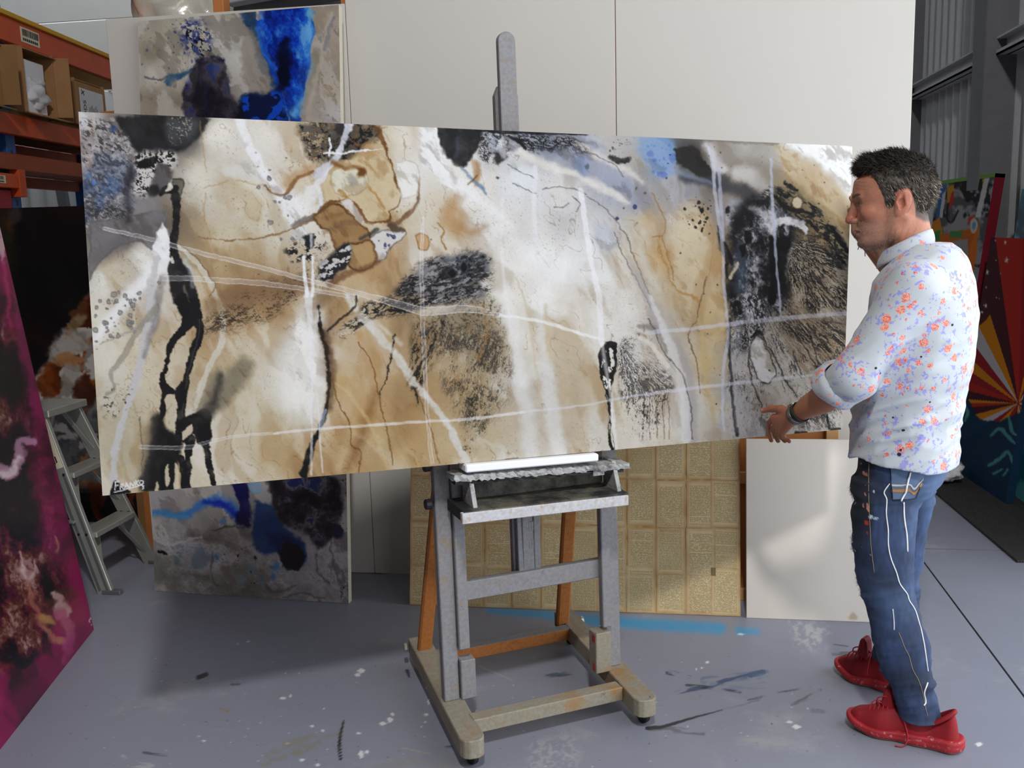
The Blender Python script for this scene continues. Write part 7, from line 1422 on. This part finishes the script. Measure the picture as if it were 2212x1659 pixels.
t.base(c); t.rough(.75); t.b.inputs['Sheen Weight'].default_value = .15; t.bump(t.noise(tc, 700, 2), .15, .0006); M_floral = t.m
shirt = link('shirt', mesh_np('shirt', SP, SFc), man, M_floral)
# stand collar: a folded band following the neck
def band(name, ring_lo, ring_hi, th, m, parent, wob=0.0, n=72):
    V = []; nn = len(ring_lo)
    lo = np.array(ring_lo); hi = np.array(ring_hi); c = (lo.mean(0) + hi.mean(0)) / 2; rows = []
    for k in np.linspace(0, 1, 6):
        r = lo * (1 - k) + hi * k; out = r - c; out[:, 2] = 0; out /= np.linalg.norm(out, axis=1)[:, None] + 1e-9; rows.append(r + out * (th * math.sin(k * math.pi) * .6))
    inner_rows = []
    for r in rows[::-1]:
        out = r - c; out[:, 2] = 0; out /= np.linalg.norm(out, axis=1)[:, None] + 1e-9; inner_rows.append(r - out * th)
    R = rows + inner_rows; V = np.vstack(R); F = []; m_ = len(R)
    for i in range(m_):
        for j in range(nn): F.append((i * nn + j, i * nn + (j + 1) % nn, ((i + 1) % m_) * nn + (j + 1) % nn, ((i + 1) % m_) * nn + j))
    return link(name, mesh_np(name, V, F), parent, m)
th = np.linspace(0, 2 * math.pi, 72, endpoint=False); cx0, ax_, by_ = .040, .071, .068
zt = lambda x: 1.552 - .50 * (x + .030)
lo = [(cx0 + (ax_ + .010) * math.cos(q), (by_ + .010) * math.sin(q), zt(cx0 + ax_ * math.cos(q)) - .046) for q in th]; hi = [(cx0 - .002 + ax_ * math.cos(q), by_ * math.sin(q), zt(cx0 + ax_ * math.cos(q)) + .001) for q in th]
col_ = band('collar', lo, hi, .006, M_floral, shirt)
cyl2 = tube('collar_button', [(-.020, .040, 1.520), (-.024, .045, 1.520)], [.0055, .0055], simple('cream_button', (212, 196, 150), .4), col_, 12, False)
# rolled cuff on the near sleeve
ux = np.cross(cutn, (0, 0, 1.0)); ux /= np.linalg.norm(ux); vx = np.cross(cutn, ux); cc = np.array((.160, .218, 1.104))
def cuff_ring(off, r, ph=0): return [tuple(cc + cutn * (off + .006 * math.sin(2 * q + 1)) + (ux * math.cos(q) * 1.02 + vx * math.sin(q)) * (r + .004 * math.sin(3 * q + ph))) for q in th]
rings = [cuff_ring(o, r, o * 90) for o, r in ((-.030, .062), (-.026, .073), (-.008, .077), (.014, .076), (.028, .072), (.033, .066), (.028, .058), (.0, .054), (-.02, .054))]
V = np.vstack(rings); F = [(i * 72 + j, i * 72 + (j + 1) % 72, (i + 1) * 72 + (j + 1) % 72, (i + 1) * 72 + j) for i in range(len(rings) - 1) for j in range(72)]
link('cuff', mesh_np('cuff', V, F), shirt, M_floral)
c2v = np.array((.35, -.62, .30)) if False else np.array((.46, -.78, .05)); c2v = c2v / np.linalg.norm(c2v); u2 = np.cross(c2v, (0, 0, 1.0)); u2 /= np.linalg.norm(u2); v2 = np.cross(c2v, u2); cc2 = np.array((.084, -.355, 1.335))
rings = [[tuple(cc2 + c2v * o + (u2 * math.cos(q) + v2 * math.sin(q)) * r) for q in th] for o, r in ((-.03, .06), (-.02, .068), (.01, .070), (.025, .066), (.02, .056), (-.01, .052))]
V = np.vstack(rings); F = [(i * 72 + j, i * 72 + (j + 1) % 72, (i + 1) * 72 + (j + 1) % 72, (i + 1) * 72 + j) for i in range(len(rings) - 1) for j in range(72)]
link('cuff', mesh_np('cuff', V, F), shirt, M_floral)

from mathutils.bvhtree import BVHTree
sbvh = BVHTree.FromPolygons([tuple(v) for v in SP], [tuple(int(q) for q in f_) for f_ in SFc])
for x, z, r in ((-.021, .912, .0065), (-.025, .926, .004), (-.071, 1.204, .003), (-.151, 1.30, .004), (.038, 1.149, .003), (.05, 1.163, .004), (-.10, 1.074, .003), (-.03, .985, .005), (.0, 1.02, .003)):
    VD0 = Vector((.226, -.962, -.15)).normalized(); h = sbvh.ray_cast(Vector((x, .235, z)) - VD0 * .4, VD0)
    if h[0] is None: continue
    p = h[0]; nv_ = h[1].normalized(); tube('paint_spot', [tuple(p - nv_ * .001), tuple(p + nv_ * .0009)], [r, r * .9], M_ink, shirt, 10, False)

# ---------------------------------------------------------------- jeans
Je = Field(axis([(-.20, .21, .0042)]), axis([(-.27, .25, .0042)]), axis([(.045, .94, .0042)]))
near = [(.80, .045, .080, .110, .098), (.75, .050, .088, .100, .094), (.69, .052, .095, .096, .090), (.59, .048, .105, .091, .085), (.47, .035, .116, .084, .078), (.40, .010, .121, .079, .074), (.34, -.010, .125, .081, .074), (.30, -.022, .128, .083, .075), (.21, -.045, .133, .079, .072), (.147, -.072, .136, .066, .064), (.055, -.098, .138, .060, .060)]
far = [(.80, .030, -.080, .108, .098), (.6, .055, -.100, .090, .086), (.4, .066, -.125, .080, .076), (.3, .064, -.135, .076, .072), (.2, .058, -.145, .073, .070), (.07, .058, -.150, .073, .070)]
Je.add(loft([(.935, .026, 0, .118, .160), (.86, .026, 0, .124, .170), (.80, .028, 0, .124, .174), (.75, .034, 0, .110, .165), (.70, .04, 0, .06, .10)], 2.3), .01).add(loft(near), .022).add(loft(far), .022)
xg, yg, zg = Je.x[:, None, None], Je.y[None, :, None], Je.z[None, None, :]
kn = .6 * np.exp(-((zg - .40) / .09) ** 2) + 1.0 * np.exp(-((zg - .16) / .10) ** 2) + .7 * np.exp(-((zg - .76) / .08) ** 2) + .25
q1 = zg * .94 + xg * .34
Je.D += ((0.030 * (np.abs(vn3(q1 * 26 + 2, yg * 8, xg * 7 + 3) - .5) - .12) + .015 * (np.abs(vn3(q1 * 55 + 2, yg * 18, xg * 16 + 3) - .5) - .12)) * kn).astype(np.float32)
# opening at the hems
for tab, zc in ((near, .10), (far, .115)):
    inn = loft([(z, cx, cy, a - .022, b - .022) for z, cx, cy, a, b in tab])(xg, yg, zg); Je.D = np.maximum(Je.D, np.where((zg < .15) & ((yg > 0) == (tab is near)), -inn, -1)).astype(np.float32)
hemz = np.where(yg > 0, .078 + .06 * (xg + .1) * -1.0, .118)
Je.D = np.maximum(Je.D, (hemz - zg)).astype(np.float32)
JP, JF = Je.mesh(); JP = relax(JP, JF, 1, .4)
jn = vn3(JP[:, 0] * 14, JP[:, 1] * 14, JP[:, 2] * 14); jn2 = vn3(JP[:, 0] * 120, JP[:, 1] * 120, JP[:, 2] * 40)
jc = np.tile(np.array((46, 62, 94), float), (len(JP), 1)) * (.62 + .7 * jn[:, None]) * (.84 + .32 * jn2[:, None])
def jm(m, c):
    global jc
    m = np.clip(m, 0, 1)[:, None]; jc = jc * (1 - m) + np.array(c, float) * m
x_, y_, z_ = JP.T
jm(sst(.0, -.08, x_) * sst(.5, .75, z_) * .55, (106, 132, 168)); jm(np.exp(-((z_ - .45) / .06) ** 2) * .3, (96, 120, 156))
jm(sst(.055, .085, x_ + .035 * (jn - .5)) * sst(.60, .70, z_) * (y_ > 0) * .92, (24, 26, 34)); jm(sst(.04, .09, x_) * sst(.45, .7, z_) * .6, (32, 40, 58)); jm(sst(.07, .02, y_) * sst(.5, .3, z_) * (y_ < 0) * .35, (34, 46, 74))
for (a, b, r, c_) in ((.096, .821, .010, (206, 140, 124)), (.091, .782, .006, (196, 130, 110)), (.080, .737, .011, (214, 150, 130)), (.084, .76, .005, (206, 140, 120)), (.111, .851, .005, (196, 120, 104)), (.077, .690, .010, (170, 60, 36)), (.082, .66, .006, (150, 60, 40)), (.084, .60, .006, (140, 66, 44)), (.059, .714, .009, (196, 208, 226)), (.048, .710, .007, (176, 192, 216)), (.062, .77, .004, (214, 216, 220))):
    dd = np.hypot((x_ - a + .02 * (jn2 - .5)), (z_ - b) * .8 + .03 * (jn - .5)); jm((dd < r * .62) * (y_ > .05), c_)
jm((vn3(x_ * 260, y_ * 260, z_ * 260) > .975) * .7, (200, 206, 214))
jm(np.exp(-((z_ - hemz.min() - .02) / .012) ** 2) * .25, (150, 170, 200))
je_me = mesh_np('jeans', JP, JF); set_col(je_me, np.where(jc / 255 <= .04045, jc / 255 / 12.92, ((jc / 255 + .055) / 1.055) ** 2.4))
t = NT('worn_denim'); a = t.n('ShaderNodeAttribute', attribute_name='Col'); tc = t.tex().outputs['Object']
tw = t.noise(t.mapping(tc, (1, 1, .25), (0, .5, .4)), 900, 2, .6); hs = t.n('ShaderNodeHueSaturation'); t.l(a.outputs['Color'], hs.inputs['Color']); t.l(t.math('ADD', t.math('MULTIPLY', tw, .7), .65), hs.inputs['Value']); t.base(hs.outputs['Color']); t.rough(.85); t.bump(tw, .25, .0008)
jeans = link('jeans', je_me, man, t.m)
from mathutils.bvhtree import BVHTree
bvh = BVHTree.FromPolygons([tuple(v) for v in JP], [tuple(int(q) for q in f_) for f_ in JF])
VD = Vector((.226, -.962, -.15)).normalized()
def on_leg(x, z, off=.0015, y=.19):
    p = Vector((x, y, z)) - VD * .4; h = bvh.ray_cast(p, VD)
    return (h[0] + h[1] * off) if (h[0] is not None and h[0].y > .06) else None
M_drip = simple('white_drip', (232, 232, 232), .35, .03); M_stitch = simple('tan_stitch', (176, 150, 110), .7, .1); M_stitch_d = simple('dark_stitch', (34, 40, 58), .8)
def leg_line(name, pts, r, m, dash=0):
    P_ = smooth_pts([(a, 0, b) for a, b in pts], 7); Q = [on_leg(p[0] + (.014 * float(sst(.55, .45, p[2])) if name == 'paint_drip' else 0), p[2], .0065 if (p[2] > .762 and -.07 < p[0] < .008) else .001) for p in P_]; Q = [q for q in Q if q is not None]
    if len(Q) > 2: return tube(name, [tuple(q) for q in Q], r, m, jeans, 6)
D1 = [(0.013, 0.811), (0.028, 0.785), (0.02, 0.762), (0.02, 0.718), (0.013, 0.671), (0.011, 0.626), (0.003, 0.587), (-0.012, 0.549), (-0.031, 0.508), (-0.058, 0.478), (-0.069, 0.455), (-0.088, 0.422), (-0.105, 0.371), (-0.117, 0.323), (-0.126, 0.27), (-0.130, 0.246)]
leg_line('paint_drip', D1, .0019, M_drip); leg_line('paint_drip', [(-.130, .214), (-.122, .185), (-.127, .154), (-.122, .144)], .0022, M_drip); leg_line('paint_drip', [(-.042, .856), (-.031, .793), (-.019, .763)], .0028, M_drip); leg_line('paint_drip', [(-.028, .759), (-.031, .711), (-.040, .657), (-.044, .606)], .0024, M_drip); leg_line('paint_drip', [(-.023, .428), (-.028, .389), (-.029, .365)], .0014, M_drip)
leg_line('seam', [(.075, .869), (.074, .798), (.067, .696), (.06, .613), (.048, .533)], .0007, M_stitch); leg_line('seam', [(-.029, .36), (-.048, .316), (-.06, .294), (-.074, .25), (-.097, .206), (-.112, .143), (-.120, .112)], .0007, M_stitch)
def patch(name, corners, m, off, n=10, k=10):
    TL, TR, BR, BL_ = [np.array(c) for c in corners]; V = []; ok = True
    for i in range(k + 1):
        for j in range(n + 1):
            a, b = j / n, i / k; q = (TL * (1 - a) + TR * a) * (1 - b) + (BL_ * (1 - a) + BR * a) * b; h = on_leg(q[0], q[1], off); 
            if h is None: h = Vector((q[0], .12, q[1]))
            V.append(tuple(h))
    F = [(i * (n + 1) + j, i * (n + 1) + j + 1, (i + 1) * (n + 1) + j + 1, (i + 1) * (n + 1) + j) for i in range(k) for j in range(n)]
    return link(name, mesh_np(name, V, F), jeans, m)
M_pock = simple('faded_denim', (88, 108, 138), .85, .2, 40, bump=.3, bscale=300)
pk = patch('back_pocket', ((.012, .866), (-.085, .852), (-.058, .775), (.004, .763)), M_pock, .004)
for a, b in (((.012, .866), (.004, .763)), ((.004, .763), (-.058, .775)), ((-.058, .775), (-.085, .852))): leg_line('pocket_stitch', [a, ((a[0] + b[0]) / 2, (a[1] + b[1]) / 2), b], .0012, M_stitch_d)
def stripe(pts, hw, m, off):
    V = []; F = []; P_ = smooth_pts([(a, 0, b) for a, b in pts], 6)
    for p in P_:
        for s in (-1, 1): h = on_leg(p[0], p[2] + s * hw, off); V.append(tuple(h) if h is not None else (p[0], .12, p[2]))
    F = [(2 * i, 2 * i + 2, 2 * i + 3, 2 * i + 1) for i in range(len(P_) - 1)]; return link('pocket_stripe', mesh_np('pocket_stripe', V, F), jeans, m)
stripe([(.008, .792), (-.02, .795), (-.040, .800), (-.055, .790), (-.076, .818)], .0045, simple('tan_leather', (164, 118, 62), .6), .0055); stripe([(.007, .806), (-.02, .810), (-.042, .814), (-.056, .805), (-.078, .833)], .003, simple('grey_tape', (176, 176, 178), .7), .0055)
# frayed rips along the front of the near leg
rs = np.random.RandomState(4); SV = []; SF = []
for zc, xc, n in ((.745, .135, 50), (.60, .122, 90), (.575, .118, 60), (.48, .098, 70), (.445, .085, 110), (.42, .072, 60)):
    for _ in range(n):
        zz = zc + rs.normal() * .010; h = bvh.ray_cast(Vector((.4, .105 + rs.normal() * .02, zz)), Vector((-1, 0, 0)))
        if h[0] is None: continue
        p = np.array(h[0]); d = np.array((rs.uniform(.1, 1), rs.normal() * .6, rs.normal() * .8 - .3)); d /= np.linalg.norm(d); L = rs.uniform(.006, .016); o = len(SV); a = np.cross(d, (0, 1.0, 0.2)); a /= np.linalg.norm(a) + 1e-6
        SV += [p - a * .0006, p + a * .0006, p + d * L * .6 + a * .0005, p + d * L]; SF.append((o, o + 1, o + 2, o + 3))
fy = link('frayed_threads', mesh_np('frayed_threads', np.array(SV), np.array(SF)), jeans, simple('white_cotton_thread', (196, 198, 196), .9)); fy['kind'] = 'stuff'

# ---------------------------------------------------------------- trainers
M_red = NT('red_mesh'); tc = M_red.tex().outputs['Object']; M_red.base(M_red.mix(M_red.noise(tc, 30, 5, .6), lin((124, 10, 22)), lin((158, 18, 32)))); M_red.rough(.7); M_red.bump(M_red.noise(tc, 600, 2), .2, .0008); M_red = M_red.m
t = NT('scuffed_red_foam'); tc = t.tex().outputs['Object']; c = t.mix(t.noise(tc, 20, 4), lin((146, 20, 32)), lin((178, 42, 52))); c = t.mix(t.math('MULTIPLY', t.step(t.noise(tc, 70, 5, .7), .58, .70), .6), c, lin((224, 190, 190))); t.base(c); t.rough(.6); M_sole = t.m
M_out = simple('tan_outsole', (150, 122, 92), .8, .3, 50); M_lace = simple('crimson_lace', (170, 16, 44), .6, .15, 60); M_lining = simple('dark_lining', (70, 10, 16), .8)
def make_shoe(L, side):
    sc = L / .33; W_ = np.array([(0, .004), (.008, .022), (.03, .034), (.08, .037), (.14, .037), (.20, .045), (.245, .050), (.285, .045), (.31, .034), (.325, .016), (.33, .003)]); CL = np.array([(0, 0), (.1, 0), (.2, .004), (.28, .010), (.33, .012)])
    up = lambda s: np.interp(s, [0, .02, .05, .08, .12, .16, .18, .21, .25, .29, .315, .33], [.118, .124, .106, .084, .078, .092, .100, .096, .082, .068, .058, .050])
    Fd = Field(axis([(-.02, .35, .003)]), axis([(-.075, .075, .003)]), axis([(-.004, .175, .003)])); s_, t_, z = Fd.x[:, None, None], Fd.y[None, :, None], Fd.z[None, None, :]
    def tc2(a, b, r0, r1):
        dx, dy = b[0] - a[0], b[1] - a[1]; tt = np.clip(((s_ - a[0]) * dx + (t_ - a[1]) * dy) / (dx * dx + dy * dy), 0, 1); return np.hypot(s_ - a[0] - tt * dx, t_ - a[1] - tt * dy) - (r0 + (r1 - r0) * tt)
    d2 = smin(smin(tc2((.036, 0), (.13, side * .0), .035, .036), tc2((.13, 0), (.235, side * .004), .036, .048), .03), tc2((.235, side * .004), (.288, side * .010), .048, .040), .03)
    w = np.interp(s_, W_[:, 0], W_[:, 1])
    spring = .022 * sst(.23, .34, s_) ** 1.5 + .004 * sst(.03, -.01, s_)
    # upper
    h = up(s_); q = np.clip((z - .015 - spring) / (h - .015), 0, 1.2); du = d2 + .036 * (1 - np.sqrt(np.clip(1 - q ** 2.4, 0, 1))) * sst(.0, .16, s_ + .05) + .004 + .010 * np.clip(q, 0, 1) * sst(.14, .05, s_); du = smax(du, (z - h) * .9, .010); du = np.maximum(du, .012 + spring - z)
    hole = ellip((.078, 0, .128), (.050, .0225, .062))(s_, t_, z); du = smax(du, -hole, .006)
    Fd.D = du.astype(np.float32); P1 = Fd.mesh()
    # midsole: bulged, thicker at the heel
    hs_ = .036 - .012 * sst(.05, .30, s_); zc = spring + .004 + hs_ / 2; bulge = .0065 * np.sqrt(np.clip(1 - ((z - zc) / (hs_ / 2 + .002)) ** 2, 0, 1)) + .002 - .0016 * np.exp(-((z - zc - .002) / .0022) ** 2) * (s_ < .2)
    ds_ = smax(d2 - bulge - .004 * sst(.06, 0, s_), np.abs(z - zc) - hs_ / 2, .006); Fd.D = ds_.astype(np.float32); P2 = Fd.mesh()
    ot = np.maximum(d2 - .001, np.abs(z - spring - .003) - .0035); Fd.D = ot.astype(np.float32); P3 = Fd.mesh()
    return [(relax(p * np.array((sc, 1, 1)), f_, 1, .4), f_) for p, f_ in (P1, P2, P3)]
def shoe(heel, toe, side):
    heel = np.array(heel); toe = np.array(toe); L = np.linalg.norm(toe - heel); ang = math.atan2(toe[1] - heel[1], toe[0] - heel[0]); parts = make_shoe(L, side)
    sh = link('shoe', mesh_np('shoe', *parts[0]), man, M_red); sh.location = (heel[0], heel[1], .0015); sh.rotation_euler = (0, 0, ang)
    link('midsole', mesh_np('midsole', *parts[1]), sh, M_sole); link('outsole', mesh_np('outsole', *parts[2]), sh, M_out)
    link('heel_collar', mesh_np('heel_collar', *tube_grid([(.128, .018, .088), (.10, .024, .078), (.07, .025, .086), (.045, .020, .104), (.026, .010, .119), (.022, 0, .122), (.026, -.010, .119), (.045, -.020, .104), (.07, -.025, .086), (.10, -.024, .078), (.128, -.018, .088)], .0075)), sh, M_red)
    prism('tongue', [(.190, .080), (.196, .140), (.200, .155), (.210, .161), (.220, .154), (.232, .095)], -.023, .023, M_red, sh, .005)
    for k in range(5):
        x = .200 + k * .013; z0 = np.interp(x, [.15, .18, .21, .25], [.100, .104, .101, .088])
        tube('lace', smooth_pts([(x, -.030, z0 - .016), (x + .004, -.014, z0 + .001), (x + .008, .014, z0 + .001), (x + .010, .030, z0 - .016)], 5), .0022, M_lace, sh, 6)
    tube('lace_loop', smooth_pts([(.188, 0, .108), (.205, .018, .128), (.235, .028, .122), (.240, .024, .104), (.215, .014, .104), (.190, .004, .109)], 6), .0022, M_lace, sh, 6)
    tube('lace_end', smooth_pts([(.188, 0, .108), (.175, .028, .102), (.150, .046, .062), (.140, .054, .026), (.148, .066, .004), (.170, .076, .003)] if side > 0 else [(.188, 0, .108), (.180, .028, .100), (.178, .046, .07), (.178, .050, .045)], 6), .0022, M_lace, sh, 6)
    return sh
def tube_grid(pts, r):
    V, F = tube_arrays(smooth_pts(pts, 5), r, 8); return np.array(V), np.array(F)
shoe((-.207, .139), (.123, .138), 1); shoe((-.040, -.143), (.271, -.193), -1)

# ---------------------------------------------------------------- watch, wristband, cord bracelet
wd = np.array(WR) - np.array((.19, .2, 1.078)); wd /= np.linalg.norm(wd); wu = np.cross(wd, (0, 0, 1.0)); wu /= np.linalg.norm(wu); wv_ = np.cross(wd, wu)
def wrist_ring(c, r, n=40): return [tuple(np.array(c) + (wu * math.cos(q) * 1.04 + wv_ * math.sin(q)) * r) for q in np.linspace(0, 2 * math.pi, n + 1)]
def wband(name, c, w, r, th, m, parent):
    V = []; F = []; n = 48
    for o, rr in ((-w / 2, r), (-w / 2, r + th), (w / 2, r + th), (w / 2, r)):
        V += wrist_ring(np.array(c) + wd * o, rr, n)[:n]
    for i in range(4):
        for j in range(n): F.append((i * n + j, i * n + (j + 1) % n, ((i + 1) % 4) * n + (j + 1) % n, ((i + 1) % 4) * n + j))
    return link(name, mesh_np(name, V, F, False), parent, m)
c0 = np.array(WR) - wd * .004
wt = wband('watch_strap', c0, .018, .0285, .0035, simple('steel_strap', (120, 118, 112), .35, .3, 200, .8), man)
fc = c0 - wv_ * .033 + wu * .0 ; 
tube('watch_case', [tuple(fc + wv_ * .004), tuple(fc - wv_ * .004)], [.016, .016], simple('watch_steel', (140, 138, 132), .3, .1, 50, .8), wt, 20, False); tube('watch_dial', [tuple(fc - wv_ * .0035), tuple(fc - wv_ * .0046)], [.0125, .0125], M_ink, wt, 20, False)
wband('wrist_band', c0 - wd * .022, .012, .0305, .003, M_black, man)
kn_ = np.array((.262, -.285, 1.535)); cb = tube('cord_bracelet', [tuple(np.array((.262, -.320, 1.540)) + .032 * np.array((math.cos(q) * .75, math.sin(q), -math.cos(q) * .5))) for q in np.linspace(0, 2 * math.pi, 25)], .0016, simple('brown_cord', (70, 50, 44), .8), man, 6)
for pts in ([(.246, -.286, 1.522), (.240, -.280, 1.500), (.238, -.280, 1.462)], [(.246, -.286, 1.522), (.256, -.280, 1.505), (.262, -.278, 1.484)]): tube('cord_end', smooth_pts(pts, 5), .0014, cb.data.materials[0], cb, 6)
